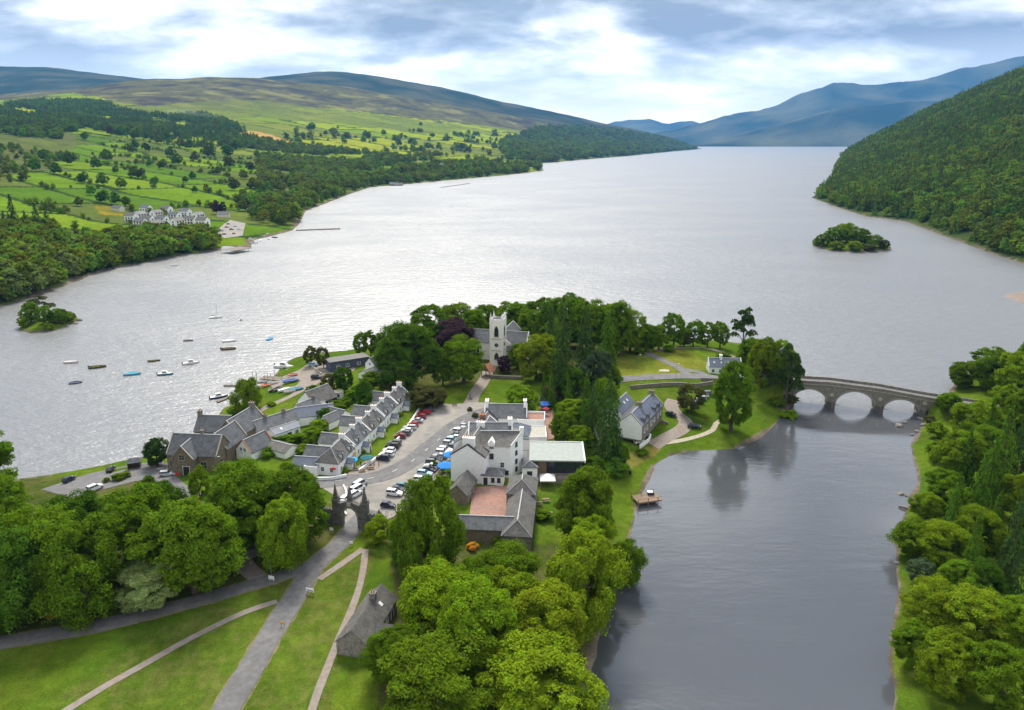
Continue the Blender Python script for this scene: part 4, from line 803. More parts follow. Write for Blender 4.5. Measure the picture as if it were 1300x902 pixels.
class House:
    def __init__(s, name, label, pos, cat='house', group=None, z=None):
        zz = hz(pos[0], pos[1]) if z is None else z
        s.o = Vector((pos[0], pos[1], zz)); s.root = thing(name, label, cat, s.o, 0, group)
    def wing(s, x, y, yaw, L, W, h, rise, wall='harling_white', roof='slate', ov=0.25, hip=0.0, hip2=0.0, coping=None, z0=-1.5, zb=0.0, ridge='lead_ridge'):
        """x, y: wing centre relative to the thing; ridge along yaw"""
        a, b = L / 2, W / 2; M = (x, y, zb, rad(yaw)); loc = (x, y, zb)
        g0 = 0.0 if hip2 else rise; g1 = 0.0 if hip else rise
        mb = MB(); mb.add([(-a, -b, z0), (a, -b, z0), (a, b, z0), (-a, b, z0), (-a, -b, h), (a, -b, h), (a, b, h), (-a, b, h), (-a, 0, h + g0), (a, 0, h + g1)],
               [(0, 1, 5, 4), (2, 3, 7, 6), (1, 2, 6, 9, 5) if g1 else (1, 2, 6, 5), (3, 0, 4, 8, 7) if g0 else (3, 0, 4, 7)])
        mb.build('wall', MATS[wall], s.root, loc, rad(yaw))
        rf = MB(); t = 0.16; drop = ov * rise / b; oe = 0.06 if coping else 0.2
        xa, xb = -a - (0 if hip2 else oe), a + (0 if hip else oe)
        if hip: xb += ov
        if hip2: xa -= ov
        ra, rb = (-a + hip2) if hip2 else xa, (a - hip) if hip else xb
        y0, ze, zr = b + ov, h - drop, h + rise
        top = [(xa, -y0, ze + t), (xb, -y0, ze + t), (xb, y0, ze + t), (xa, y0, ze + t), (ra, 0, zr + t), (rb, 0, zr + t)]; bot = [(v[0], v[1], v[2] - t) for v in top]
        rf.add(top + bot, [(0, 1, 5, 4), (2, 3, 4, 5), (7, 6, 10, 11), (9, 8, 11, 10), (0, 6, 7, 1), (2, 8, 9, 3)] + ([(1, 2, 5), (1, 7, 8, 2)] if hip else [(1, 7, 11, 5), (5, 11, 8, 2)]) + ([(3, 0, 4), (3, 9, 6, 0)] if hip2 else [(0, 4, 10, 6), (4, 3, 9, 10)]))
        r_ = rf.build('roof', MATS[roof], s.root, loc, rad(yaw))
        if ridge:
            rg = MB().box(ra, rb, -0.14, 0.14, zr + t - 0.08, zr + t + 0.09)
            for hp, sx, xe in ((hip, 1, xb), (hip2, -1, xa)):
                if hp:
                    for sy in (-1, 1): rg.tube((rb if sx > 0 else ra, 0, zr + t), (xe, sy * y0, ze + t), 0.11, 0.11, 5)
            rg.build('ridge', MATS[ridge], r_)
        if coping:
            for sx, gg in ((-1, g0), (1, g1)):
                if not gg: continue
                cp = MB()
                for sy in (-1, 1):
                    p0 = Vector((sx * a, sy * (b + 0.08), h + 0.12)); p1 = Vector((sx * a, 0, h + rise + 0.3))
                    cp.add([p0 + Vector((-0.18, 0, 0)), p0 + Vector((0.18, 0, 0)), p1 + Vector((0.18, 0, 0)), p1 + Vector((-0.18, 0, 0)), p0 + Vector((-0.18, 0, 0.24)), p0 + Vector((0.18, 0, 0.24)), p1 + Vector((0.18, 0, 0.2)), p1 + Vector((-0.18, 0, 0.2))],
                           [(0, 1, 2, 3), (4, 7, 6, 5), (0, 4, 5, 1), (1, 5, 6, 2), (3, 2, 6, 7), (0, 3, 7, 4)])
                cp.build('coping', MATS[coping], r_)
        return dict(x=x, y=y, zb=zb, yaw=rad(yaw), L=L, W=W, h=h, rise=rise)
    def pt(s, w, lx, ly, lz=0.0):
        c, n = math.cos(w['yaw']), math.sin(w['yaw']); return (w['x'] + lx * c - ly * n, w['y'] + lx * n + ly * c, w['zb'] + lz)
    def face(s, w, side, t, z):
        a, b = w['L'] / 2, w['W'] / 2
        lx, ly, r = {'S': (t, -b, 0), 'N': (-t, b, math.pi), 'E': (a, t, math.pi / 2), 'W': (-a, -t, -math.pi / 2)}[side]
        return s.pt(w, lx, ly, z), w['yaw'] + r
    def win(s, w, side, ts, z, ww=0.9, hh=1.3, kind='white'):
        fm, pm = win_mesh(ww, hh, kind)
        for t in (ts if isinstance(ts, (list, tuple)) else [ts]):
            p_, r = s.face(w, side, t, z); f_ = obj('window', fm, s.root, p_, r); obj('pane', pm, f_)
    def door(s, w, side, t, ww=1.0, hh=2.1, col='dark_paint', frame='white_paint'):
        key = ('door', ww, hh, col, frame)
        if key not in CACHE:
            d = MB().box(-ww / 2, ww / 2, -0.05, 0.02, 0, hh); f_ = MB()
            f_.box(-ww / 2 - 0.12, -ww / 2, -0.1, 0.02, 0, hh + 0.12); f_.box(ww / 2, ww / 2 + 0.12, -0.1, 0.02, 0, hh + 0.12); f_.box(-ww / 2, ww / 2, -0.1, 0.02, hh, hh + 0.12)
            CACHE[key] = (d.mesh('door', MATS[col]), f_.mesh('door_frame', MATS[frame]))
        p_, r = s.face(w, side, t, 0); d = obj('door', CACHE[key][0], s.root, p_, r); obj('door_frame', CACHE[key][1], d)
    def chimney(s, w, t, ly=0.0, sx=0.55, sy=0.8, up=1.3, m='harling_white', pots=2):
        zt = w['h'] + w['rise'] * (1 - abs(ly) / (w['W'] / 2))
        mb = MB().box(-sx, sx, -sy, sy, zt - 0.9, zt + up).box(-sx - 0.1, sx + 0.1, -sy - 0.1, sy + 0.1, zt + up, zt + up + 0.16)
        c = mb.build('chimney', MATS[m], s.root, s.pt(w, t, ly), w['yaw'])
        for k in range(pots):
            MB().frust((0, (k - (pots - 1) / 2) * (2 * sy / max(pots, 1)) * 0.9), 0.15, 0.12, zt + up + 0.16, zt + up + 0.75, 7).build('chimney_pot', MATS['terracotta'], c)
    def dormer(s, w, side, t, ww=1.5, out=0.5, hh=1.5, wall='harling_white', roof='slate', z=None):
        sg = -1 if side == 'S' else 1; b = w['W'] / 2; z = (w['h'] + 0.25) if z is None else z
        depth = (1 - (z + hh - w['h']) / w['rise']) * b if w['rise'] else 1; y0 = -b + out; y1 = min(-0.1, -b + (z + hh - w['h']) / w['rise'] * b + 0.4)
        rr = ww * 0.42; y2 = min(0.0, -b + (z + hh + rr - w['h']) / w['rise'] * b + 0.3)
        mb = MB().add([(-ww / 2, y0, z - 0.7), (ww / 2, y0, z - 0.7), (ww / 2, y0, z + hh), (0, y0, z + hh + rr), (-ww / 2, y0, z + hh), (-ww / 2, y1, z + hh), (ww / 2, y1, z + hh), (-ww / 2, y1, z - 0.7), (ww / 2, y1, z - 0.7)],
                     [(0, 1, 2, 3, 4), (1, 8, 6, 2), (7, 0, 4, 5)])
        r = w['yaw'] + (0 if sg < 0 else math.pi); d = mb.build('dormer', MATS[wall], s.root, (w['x'], w['y'], w['zb']), r)
        d.location = Vector((w['x'], w['y'], w['zb'])) + Vector((math.cos(w['yaw']) * t, math.sin(w['yaw']) * t, 0))
        e = ww / 2 + 0.18; MB().add([(-e, y0 - 0.2, z + hh - 0.12), (0, y0 - 0.2, z + hh + rr + 0.08), (e, y0 - 0.2, z + hh - 0.12), (-e, y1, z + hh - 0.12), (0, y2, z + hh + rr + 0.08), (e, y1, z + hh - 0.12),
            (-e, y0 - 0.2, z + hh - 0.0), (0, y0 - 0.2, z + hh + rr + 0.22), (e, y0 - 0.2, z + hh - 0.0), (-e, y1, z + hh), (0, y2, z + hh + rr + 0.22), (e, y1, z + hh)],
            [(6, 7, 10, 9), (7, 8, 11, 10), (0, 3, 4, 1), (1, 4, 5, 2), (0, 1, 7, 6), (1, 2, 8, 7), (0, 6, 9, 3), (2, 5, 11, 8)]).build('dormer_roof', MATS[roof], d)
        MB().box(-ww / 2 + 0.22, ww / 2 - 0.22, y0 - 0.05, y0 + 0.02, z, z + hh - 0.15).build('pane', MATS['glass'], d)
    def skylight(s, w, side, t, f=0.5, ww=0.8, hh=1.0):
        sg = -1 if side == 'S' else 1; b = w['W'] / 2; al = math.atan2(w['rise'], b)
        mb = MB(); M = Matrix.Translation((t, sg * b * (1 - f), w['h'] + w['rise'] * f + 0.17)) @ Matrix.Rotation(al if sg < 0 else -al, 4, 'X')
        mb.box(-ww / 2, ww / 2, -hh / 2, hh / 2, 0.0, 0.10, M); mb.build('skylight', MATS['lamp_glass'], s.root, (w['x'], w['y'], w['zb']), w['yaw'])
    def flat(s, x, y, yaw, L, W, h, wall='harling_white', roof='felt_roof', par=0.35, z0=-1.5, ov=0.0):
        a, b = L / 2, W / 2; loc = (x, y, 0)
        MB().box(-a, a, -b, b, z0, h).build('wall', MATS[wall], s.root, loc, rad(yaw))
        MB().box(-a - ov + 0.2 * (par > 0), a + ov - 0.2 * (par > 0), -b - ov + 0.2 * (par > 0), b + ov - 0.2 * (par > 0), h + 0.003, h + 0.14).build('roof', MATS[roof], s.root, loc, rad(yaw))
        if par:
            p_ = MB(); t = 0.2
            p_.box(-a, a, -b, -b + t, h + 0.002, h + par); p_.box(-a, a, b - t, b, h + 0.002, h + par); p_.box(-a, -a + t, -b + t, b - t, h + 0.002, h + par); p_.box(a - t, a, -b + t, b - t, h + 0.002, h + par)
            p_.build('parapet', MATS[wall], s.root, loc, rad(yaw))
        return dict(x=x, y=y, zb=0.0, yaw=rad(yaw), L=L, W=W, h=h, rise=0.0)
    def canopy(s, x, y, yaw, L, W, z, m='slate'):
        MB().box(-L / 2, L / 2, -W / 2, W / 2, z, z + 0.12).build('canopy', MATS[m], s.root, (x, y, 0), rad(yaw))

# --- hotel
HX, HY = -6.0, 205.0
H = House('hotel', 'large white hotel with slate roofs on the village square', (HX, HY), 'hotel', z=5.0)
w = H.wing(-4.9, -5.6, 78, 16, 10, 8.0, 3.4, roof='slate_brown', coping='dark_paint')
H.chimney(w, -6.4, 0, 0.7, 1.7, 1.7, pots=5); H.chimney(w, 7.0, 0, 0.6, 1.2, 1.2, pots=3)
H.dormer(w, 'S', 1.5); H.win(w, 'N', [-5, -2, 1, 4], 4.6); H.win(w, 'N', [-5, -2, 1, 4], 1.2)
# tall main block with a canted end
A, B, Cc_, D_, E_ = (-3.0, -9.2), (5.6, -10.0), (9.2, -4.9), (8.4, -1.5), (-3.0, -2.0)
rx, ry = 8.3, -5.6; ez_, rz_ = 9.6, 12.5
MB().add([(*A, -1.5), (*B, -1.5), (*Cc_, -1.5), (*D_, -1.5), (*E_, -1.5), (*A, ez_), (*B, ez_), (*Cc_, rz_ - 0.5), (*D_, ez_), (*E_, ez_), (-3.0, -5.6, rz_)],
         [(0, 1, 6, 5), (1, 2, 7, 6), (2, 3, 8, 7), (3, 4, 9, 8), (4, 0, 5, 10, 9)]).build('wall', MATS['harling_white'], H.root)
rf = MB().add([(-3.2, -9.5, ez_ - 0.1), (5.4, -10.3, ez_ - 0.1), (8.9, -5.3, rz_ - 0.05), (-3.2, -5.6, rz_ + 0.12), (8.1, -1.3, ez_), (-3.2, -1.8, ez_)], [(0, 1, 2, 3), (3, 2, 4, 5)])
rfo = rf.build('roof', MATS['slate_brown'], H.root)
MB().tube((5.6, -10.0, ez_ + 0.15), (9.1, -5.0, rz_ + 0.05), 0.2, 0.2, 5).build('coping', MATS['white_paint'], rfo)
MB().box(-3.2, 8.6, -5.72, -5.42, rz_ + 0.02, rz_ + 0.2).build('ridge', MATS['lead_ridge'], rfo)
MB().box(8.2, 9.4, -5.9, -4.9, rz_ - 1.2, rz_ + 1.2).build('chimney', MATS['harling_white'], H.root)
ang = math.atan2(B[1] - A[1], B[0] - A[0]); L_ = math.hypot(B[0] - A[0], B[1] - A[1])
wf = dict(x=(A[0] + B[0]) / 2, y=(A[1] + B[1]) / 2, zb=0, yaw=ang, L=L_, W=0, h=ez_, rise=0)
H.win(wf, 'S', [-1.2], 8.9, 1.0, 1.5, 'dark'); H.win(wf, 'S', [-1.2], 5.6, 1.0, 1.5, 'dark'); H.win(wf, 'S', [1.9], 3.0, 1.0, 1.5); H.win(wf, 'S', [3.2], 0.8, 0.9, 1.2, 'dark'); H.door(wf, 'S', 1.6, 1.0, 2.2)
MB().add([(-1.0, -0.9, 9.2), (1.0, -0.9, 9.2), (1.0, -0.9, 10.4), (0, -0.9, 11.5), (-1.0, -0.9, 10.4), (-1.0, 1.6, 10.4), (1.0, 1.6, 10.4), (0, 2.6, 11.5)], [(0, 1, 2, 3, 4), (1, 6, 2), (0, 4, 5), (2, 6, 7, 3), (4, 3, 7, 5)]).build('dormer', MATS['harling_white'], H.root, (wf['x'] - 1.2, wf['y'] + 0.82, 0), ang)
ang2 = math.atan2(Cc_[1] - B[1], Cc_[0] - B[0]); wc = dict(x=(B[0] + Cc_[0]) / 2, y=(B[1] + Cc_[1]) / 2, zb=0, yaw=ang2, L=6.2, W=0, h=9, rise=0)
for zz in (0.9, 3.3, 6.0, 8.6): H.win(wc, 'S', [-0.3], zz, 0.9, 1.3, 'dark')
w = H.wing(0.6, -12.8, -6, 6.2, 4.2, 2.9, 1.3, hip=1.9, hip2=1.9); H.win(w, 'S', [0.2, 1.9], 0.9, 0.8, 1.2, 'dark'); H.door(w, 'S', -1.9, 1.2, 2.2)
w = H.wing(-0.5, 2.6, 0, 13, 8, 9.0, 2.8, roof='slate', coping='white_paint'); H.chimney(w, 5.9, 0, 0.6, 1.0, 1.4, pots=3)
w = H.wing(-7.5, 4.5, 80, 12, 6, 6.6, 2.0, roof='slate_brown'); H.win(w, 'N', [-4, -1, 2], 3.8)
w = H.wing(-2.2, 13, 78, 9, 7, 5.2, 2.8, roof='slate', coping='white_paint'); H.win(w, 'W', [-1.2, 1.2], 2.4)
w = H.wing(-2.8, 20.5, 75, 7, 6.5, 4.6, 2.8, wall='cream_wall', roof='slate', coping='dark_paint'); H.win(w, 'W', [-1.3, 1.3], 1.6); H.chimney(w, -2.4, 0, 0.5, 0.9, 1.0, 'terracotta', 2)
w = H.wing(4.0, 27, -2, 14, 8, 5.4, 3.3, roof='slate', coping='white_paint'); H.chimney(w, -6.4, 0, 0.5, 1.3, 1.3); H.chimney(w, 6.4, 0, 0.5, 1.1, 1.5); H.win(w, 'S', [-3, -0.4, 2.2, 5], 2.4, 0.8, 1.3)
w = H.wing(7.5, 14, -8, 8, 8, 4.6, 2.6, roof='slate_blue', hip=3.4, hip2=3.4)
w = H.flat(14, 14.6, 0, 6, 9, 3.8, roof='felt_roof'); H.win(w, 'E', [-2.5, 1], 1.2); H.door(w, 'S', 1.5, 1.2, 2.2)
w = H.flat(12.5, 25.5, -4, 9, 8, 4.4, roof='red_paving', par=0.9); H.win(w, 'S', [-2.4, 2.0], 1.6)
w = H.flat(10, 5.0, 0, 9, 9, 3.6, roof='slate', par=0.0); H.flat(4.5, 9.5, 0, 8, 6, 6.0, roof='slate_brown', par=0.2)
w = H.wing(11.2, -7.8, 88, 6.5, 4.4, 3.6, 1.2, hip2=1.4); H.door(w, 'W', 0.0, 1.5, 2.4)
w = H.wing(-2.2, 31, 80, 5, 5, 3.4, 1.8)
# restaurant pavilion
R = House('restaurant_pavilion', 'modern glass fronted pavilion with pale green flat roof beside the white hotel', (13.2, 201.5), 'restaurant', z=5.0)
MB().box(-8.0, 8.2, -6.0, 7.2, 4.6, 5.0).build('roof', MATS['sheet_roof'], R.root, (0, 0, 0), rad(-2))
MB().box(7.9, 8.3, -6.2, 7.4, 4.5, 5.25).box(-8.1, 7.9, 7.2, 7.4, 4.5, 5.25).build('fascia', MATS['white_paint'], R.root, (0, 0, 0), rad(-2))
for k in range(9): MB().box(-7.2 + k * 1.8, -7.15 + k * 1.8, -5.95, 7.1, 5.0, 5.05).build('roof_seam', MATS['sheet_roof'], R.root, (0, 0, 0), rad(-2))
MB().box(-7.2, -3.0, -4.2, 6.8, -1.5, 4.6).box(-3.0, 7.6, 4.0, 6.8, -1.5, 4.6).box(-3, 7.4, -4.2, 4.0, -1.5, 0.15).build('wall', MATS['timber'], R.root, (0, 0, 0), rad(-2))
for k in range(6):
    x = -2.9 + k * 1.75; f_ = MB().box(x, x + 0.1, -4.2, -4.08, 0.15, 4.6).box(x, x + 1.75, -4.2, -4.08, 4.4, 4.6).build('window', MATS['dark_paint'], R.root, (0, 0, 0), rad(-2))
    MB().box(x + 0.1, x + 1.72, -4.16, -4.1, 0.15, 4.4).build('pane', MATS['glass'], f_)
MB().box(-8.2, 9.6, -7.6, -4.25, -1.5, 0.12).box(7.65, 9.6, -4.25, 6, -1.5, 0.12).build('deck', MATS['timber_grey'], R.root, (0, 0, 0), rad(-2))
for k in range(12):
    x = -8.0 + k * 1.58; MB().box(x, x + 0.08, -7.55, -7.47, 0.12, 1.15).build('railing_post', MATS['dark_paint'], R.root, (0, 0, 0), rad(-2))
MB().box(-8.0, 9.5, -7.56, -7.46, 1.15, 1.22).build('handrail', MATS['dark_paint'], R.root, (0, 0, 0), rad(-2))
# gazebo on the lawn
g = hit(695, 616); gz = thing('gazebo', 'white canopied garden gazebo beside the stable block', 'gazebo', g)
MB().add([(-2.2, -2.2, 2.3), (2.2, -2.2, 2.3), (2.2, 2.2, 2.3), (-2.2, 2.2, 2.3), (0, 0, 3.6), (-2.2, -2.2, 2.05), (2.2, -2.2, 2.05), (2.2, 2.2, 2.05), (-2.2, 2.2, 2.05)], [(0, 1, 4), (1, 2, 4), (2, 3, 4), (3, 0, 4), (0, 5, 6, 1), (1, 6, 7, 2), (2, 7, 8, 3), (3, 8, 5, 0)]).build('canopy', MATS['white_paint'], gz)
for sx in (-2, 2):
    for sy in (-2, 2): MB().box(sx - 0.07, sx + 0.07, sy - 0.07, sy + 0.07, -0.2, 2.1).build('post', MATS['timber'], gz)
MB().box(-1.6, 1.6, 1.2, 1.9, 0, 0.8).build('counter', MATS['timber'], gz)
# --- stable court
S = House('stable_block', 'long stone stable range with hipped slate end beside the red courtyard', (2.2, 172), 'stable', z=5.0)
w = S.wing(0.6, 9.5, 84, 9.5, 7.6, 4.0, 2.6, 'stone_grey', 'slate_brown', hip=3.2, hip2=3.2); S.win(w, 'N', [-2, 1.5], 1.2, kind='stone')
w = S.wing(-0.3, -4.8, 85, 19, 7.0, 2.8, 2.5, 'stone_grey', 'slate_brown', hip2=3.0); S.win(w, 'N', [-6, -2, 2], 1.0, 0.8, 1.0, 'stone'); S.door(w, 'N', 5, 1.6, 2.1)
S = House('stable_block', 'low stone range with straight slate roof closing the courtyard', (-7.5, 163.5), 'stable', z=4.9)
w = S.wing(0, 0, -4, 15.5, 5.6, 3.0, 2.0, 'stone_brown', 'slate'); S.door(w, 'N', 3, 1.6, 2.1)
S = House('stable_block', 'small stone byre with brown mossy roof against the hotel gable', (-13.6, 183.5), 'stable', z=5.0)
w = S.wing(0, 0, 76, 9.5, 5.4, 2.9, 2.6, 'stone_brown', 'slate_brown', ridge=None); S.door(w, 'S', -2, 1.4, 2.0); S.win(w, 'S', [1.5], 1.0, 0.8, 1.0, 'stone')
S = House('bus_shelter', 'low slate roofed shed beside the square near the big tree', tuple(hit(527, 640))[:2], 'shed')
w = S.wing(0, 0, 80, 7, 4.4, 2.2, 1.2, 'stone_grey', 'slate', hip=1.5); S.door(w, 'N', 0, 1.2, 1.9)
# --- cottages on the square
def along(t): return (-54.0 + 13.2 * t + 0.0, 195.5 + 64.0 * t)
YAW = math.degrees(math.atan2(64, 13.2))
spec = [(0.10, 11.5, 'white cottage with hipped end nearest the stone gate', dict(hip2=3.2)), (0.29, 12.0, 'white cottage with paired dormers next to the hip ended one', {}), (0.48, 12.0, 'middle white cottage of the terrace with slate porch', {}), (0.67, 12.0, 'white cottage with tall gables next to the middle one', {}), (0.86, 11.5, 'end white cottage of the terrace nearest the church trees', {})]
for i, (t, L, lab, kw) in enumerate(spec):
    x, y = along(t); Hs = House('cottage', lab, (x, y), 'cottage', 'white cottages along the square', z=5.0)
    w = Hs.wing(0, 0, YAW, L, 7.2, 4.0 + 0.25 * (i % 2), 3.1, roof='slate' if i % 2 else 'slate_brown', coping='white_paint', **kw)
    Hs.chimney(w, L / 2 - 0.5, 0, 0.45, 0.9, 1.3, 'harling_white', 3)
    if i: Hs.chimney(w, 0.3, 0, 0.4, 0.7, 1.0, 'harling_white', 2)
    # east front looks to the square: local -y side
    Hs.win(w, 'S', [-4, -1.6, 1.6, 4], 1.0, 0.9, 1.3); Hs.door(w, 'S', 0, 0.9, 2.0)
    for d in (-2.9, 2.9): Hs.dormer(w, 'S', d + (0.8 if not i else 0), 1.5, 0.25, 1.4)
    pw = Hs.wing(*Hs.pt(w, 0, -4.6)[:2], YAW - 90, 2.4, 2.2, 2.2, 1.0, roof='slate_blue', ridge=None); Hs.door(pw, 'E', 0, 0.9, 1.9)
    Hs.win(w, 'E', [0], 4.3, 0.7, 1.0)
    # rear wing
    rw = Hs.wing(*Hs.pt(w, -1.0 if i % 2 else 1.5, 6.2)[:2], YAW + 90, 7.0, 5.6, 3.3, 2.2, roof='slate'); Hs.win(rw, 'S', [1.5], 1.2); Hs.skylight(rw, 'S', 0, 0.5)
    if i == 0:
        Hs.flat(-5.5, -3.8, YAW, 4.5, 4, 2.6, roof='felt_roof'); Hs.win(w, 'W', [-1.4, 1.4], 1.2)
Hs = House('outhouse', 'small white outhouse with slate gable behind the terrace gardens', tuple(hit(420, 541))[:2], 'outhouse'); w = Hs.wing(0, 0, 60, 6.5, 4.6, 2.6, 1.9); Hs.win(w, 'W', [0.8], 1.0); Hs.door(w, 'W', -0.8, 0.8, 1.9)
Hs = House('outhouse', 'long slate roofed annexe behind the hip ended cottage', tuple(hit(392, 598))[:2], 'outhouse'); w = Hs.wing(0, 0, -8, 8, 5, 2.6, 1.8, roof='slate_blue')
# garden wall and gate piers along the cottages
def wallrun(name, label, pts, h, th, m, cap=None, world=False, cat='wall'):
    P = [Vector((*(p_ if world else hit(*p_))[:2], 0)) for p_ in pts]; D_ = dens(P, 3.0); mid = D_[len(D_) // 2]; z0 = hz(mid.x, mid.y)
    r = thing(name, label, cat, (mid.x, mid.y, z0)); vs = []; fs = []; cvs = []
    for i, c in enumerate(D_):
        d = (D_[min(i + 1, len(D_) - 1)] - D_[max(i - 1, 0)]).normalized(); nrm = Vector((-d.y, d.x, 0)); zg = hz(c.x, c.y) - z0
        for k, zz in ((-1, -0.8), (-1, h), (1, h), (1, -0.8)): q_ = c + nrm * th / 2 * k - mid; vs.append((q_.x, q_.y, zg + zz))
        for k, zz in ((-1.25, h + 0.003), (-1.25, h + 0.12), (1.25, h + 0.12), (1.25, h + 0.003)): q_ = c + nrm * th / 2 * k - mid; cvs.append((q_.x, q_.y, zg + zz))
    n = len(D_)
    for i in range(n - 1):
        for k in range(3): a = 4 * i + k; fs.append((a, a + 1, a + 5, a + 4))
    fs += [(0, 3, 2, 1), (4 * n - 4, 4 * n - 3, 4 * n - 2, 4 * n - 1)]
    MB().add(vs, fs).build('wall', MATS[m], r)
    cf = [(4 * i + k, 4 * i + (k + 1) % 4, 4 * i + 4 + (k + 1) % 4, 4 * i + 4 + k) for i in range(n - 1) for k in range(4)] + [(0, 3, 2, 1), (4 * n - 4, 4 * n - 3, 4 * n - 2, 4 * n - 1)]
    MB().add(cvs, cf).build('coping', MATS[cap or m], r); return r
wallrun('garden_wall', 'low white garden wall before the terrace cottages', [(456, 600), (487, 577), (511, 553), (537, 514)], 0.9, 0.4, 'harling_white')
wallrun('garden_wall', 'pale wall and hedge bed at the corner of the cafe cottage', [(392, 610), (420, 610), (440, 606)], 0.9, 0.35, 'harling_white')
wallrun('garden_wall', 'grey stone wall below the church', [(622, 480), (640, 481), (664, 482)], 1.2, 0.5, 'stone_grey')
wallrun('garden_wall', 'grey stone wall beside the road to the bridge', [(800, 494), (850, 490), (905, 488)], 1.3, 0.5, 'stone_grey')
wallrun('garden_wall', 'white wall round the parking of the riverside house', [(803, 548), (826, 556), (812, 570)], 1.2, 0.3, 'harling_white')
wallrun('garden_wall', 'stone wall between the riverside house lawns', [(824, 534), (836, 536), (848, 539)], 0.8, 0.4, 'stone_grey')
wallrun('garden_wall', 'curving pale kerb wall of the gate garden', [(440, 655), (433, 643), (440, 628), (436, 618)], 0.5, 0.35, 'harling_white')
wallrun('quay_wall', 'low stone wall along the pier lawn', [(390, 462), (401, 470), (408, 476)], 0.6, 0.4, 'stone_trim')
wallrun('fence', 'brown timber fence behind the bungalow garden', [(372, 532), (392, 532), (410, 530)], 1.6, 0.12, 'timber', cat='fence')
# --- school and hall by the shore
S = House('school', 'stone village school with steep slate gables beside the car park', (-94.5, 205.2), 'school', z=hz(-94.5, 203))
w = S.wing(0, 0, -6, 15.5, 9.2, 5.2, 4.8, 'stone_brown', 'slate', coping='stone_trim'); S.win(w, 'E', [-2, 1.5], 1.3, 1.3, 2.2, 'stone'); S.win(w, 'S', [-6.2], 1.3, 1.5, 2.0, 'stone'); S.win(w, 'S', [3.6], 1.3, 1.8, 2.0, 'stone'); S.chimney(w, 1.2, 0.4, 0.4, 0.5, 1.6, 'stone_grey', 1)
w = S.wing(-2.0, -3.6, 87, 7, 6.6, 5.0, 4.0, 'stone_brown', 'slate', coping='stone_trim'); S.win(w, 'W', [0], 4.9, 1.5, 1.6, 'stone'); S.door(w, 'W', 1.0, 1.9, 2.9, frame='white_paint')
w = S.wing(5.8, 6.0, 78, 11, 7.4, 5.2, 4.6, 'stone_brown', 'slate', coping='stone_trim'); S.win(w, 'S', [-1, 3], 1.3, 1.5, 2.2, 'stone'); S.win(w, 'W', [0], 5.0, 0.9, 1.4, 'stone')
S = House('village_hall', 'stone hall with two steep slate roofs behind the school', (-90.8, 223.5), 'hall', z=hz(-88, 223.5))
w = S.wing(2.5, 0, 76, 15, 8.6, 5.8, 4.6, 'stone_brown', 'slate', coping='stone_trim'); S.win(w, 'W', [0], 4.4, 1.1, 1.6, 'stone'); S.win(w, 'S', [-4, 0, 4], 1.4, 1.0, 1.6, 'stone'); S.chimney(w, 6.5, 0, 0.5, 0.9, 1.3, 'stone_grey')
w = S.wing(-6.5, 1.5, -4, 11, 8, 5.0, 4.0, 'stone_brown', 'slate'); S.chimney(w, -5, 0, 0.5, 0.8, 1.5, 'stone_grey'); S.win(w, 'W', [0], 2.0, 1.0, 1.5, 'stone')
S = House('cottage', 'white gabled cottage with paired windows beside the school', (-80.0, 211.5), 'cottage', z=4.4)
w = S.wing(0, 0, 62, 9, 6.6, 3.2, 3.4, roof='slate', coping='terracotta'); S.win(w, 'W', [-1.0, 0.6], 3.2, 1.0, 1.0)
w = S.wing(8.0, 0.6, -28, 9, 6.0, 2.6, 1.3, roof='slate_brown'); 
S = House('bungalow', 'white bungalow with flat fronted slate roof and patio', (-79.0, 228.0), 'bungalow', z=4.7)
w = S.wing(-1.0, 2.0, 50, 15, 7, 3.0, 2.8, roof='slate'); S.chimney(w, -3, 0, 0.4, 0.6, 1.0, 'stone_grey'); S.chimney(w, 4, 0, 0.4, 0.6, 1.0, 'stone_grey'); S.win(w, 'W', [-1.4, 1.4], 1.0, 1.0, 1.0)
w2 = S.wing(3.6, -2.6, 50, 9.5, 5.0, 2.9, 1.2, roof='slate_blue'); S.win(w2, 'S', [-3, 3.4], 1.0, 1.2, 1.1); S.door(w2, 'S', 0.6, 1.6, 2.1); S.skylight(w2, 'S', -1.5)
S = House('cottage', 'grey roofed cottage joined behind the bungalow', (-69.0, 240.0), 'cottage', z=4.9)
w = S.wing(0, 0, 20, 13, 6.5, 2.8, 2.4, roof='slate_blue'); w = S.wing(8.0, -1.0, -30, 8, 5.5, 2.6, 2.0, roof='slate'); S.win(w, 'S', [-1, 2], 1.0)
w = S.wing(-4.0, 4.5, 60, 9, 6.0, 3.0, 2.4, roof='slate'); S.chimney(w, 3.5, 0, 0.4, 0.6, 0.9, 'stone_grey')
S = House('boathouse', 'white gabled boathouse with black timber sides by the boat yard', (-71.5, 254.0), 'boathouse', z=4.4)
w = S.wing(0, 0, 58, 11, 8.4, 3.6, 3.8, 'timber_black', 'slate_brown', ov=0.5); S.win(w, 'S', [-2.4, 2.2], 1.5, 1.8, 1.1); a, b = 5.55, 4.25
MB().add([(-a, -b, -1), (-a, b, -1), (-a, b, 3.55), (-a, 0, 7.3), (-a, -b, 3.55)], [(0, 4, 3, 2, 1)]).build('gable', MATS['harling_white'], S.root, (0, 0, 0), rad(58))
MB().tube((1, 0.4, 7), (1, 0.4, 10.2), 0.05, 0.05, 5).build('flagpole', MATS['white_paint'], S.root)
S = House('shore_store', 'long blue grey timber store with flat roof on the shore', (-71.5, 304.0), 'store', z=hz(-71.5, 303))
w = S.flat(0, 0, 30, 17, 6.5, 4.0, 'dark_blue', 'slate_brown', 0.0, ov=0.4); S.win(w, 'S', [-5, -1, 4], 1.2, 1.4, 1.1)
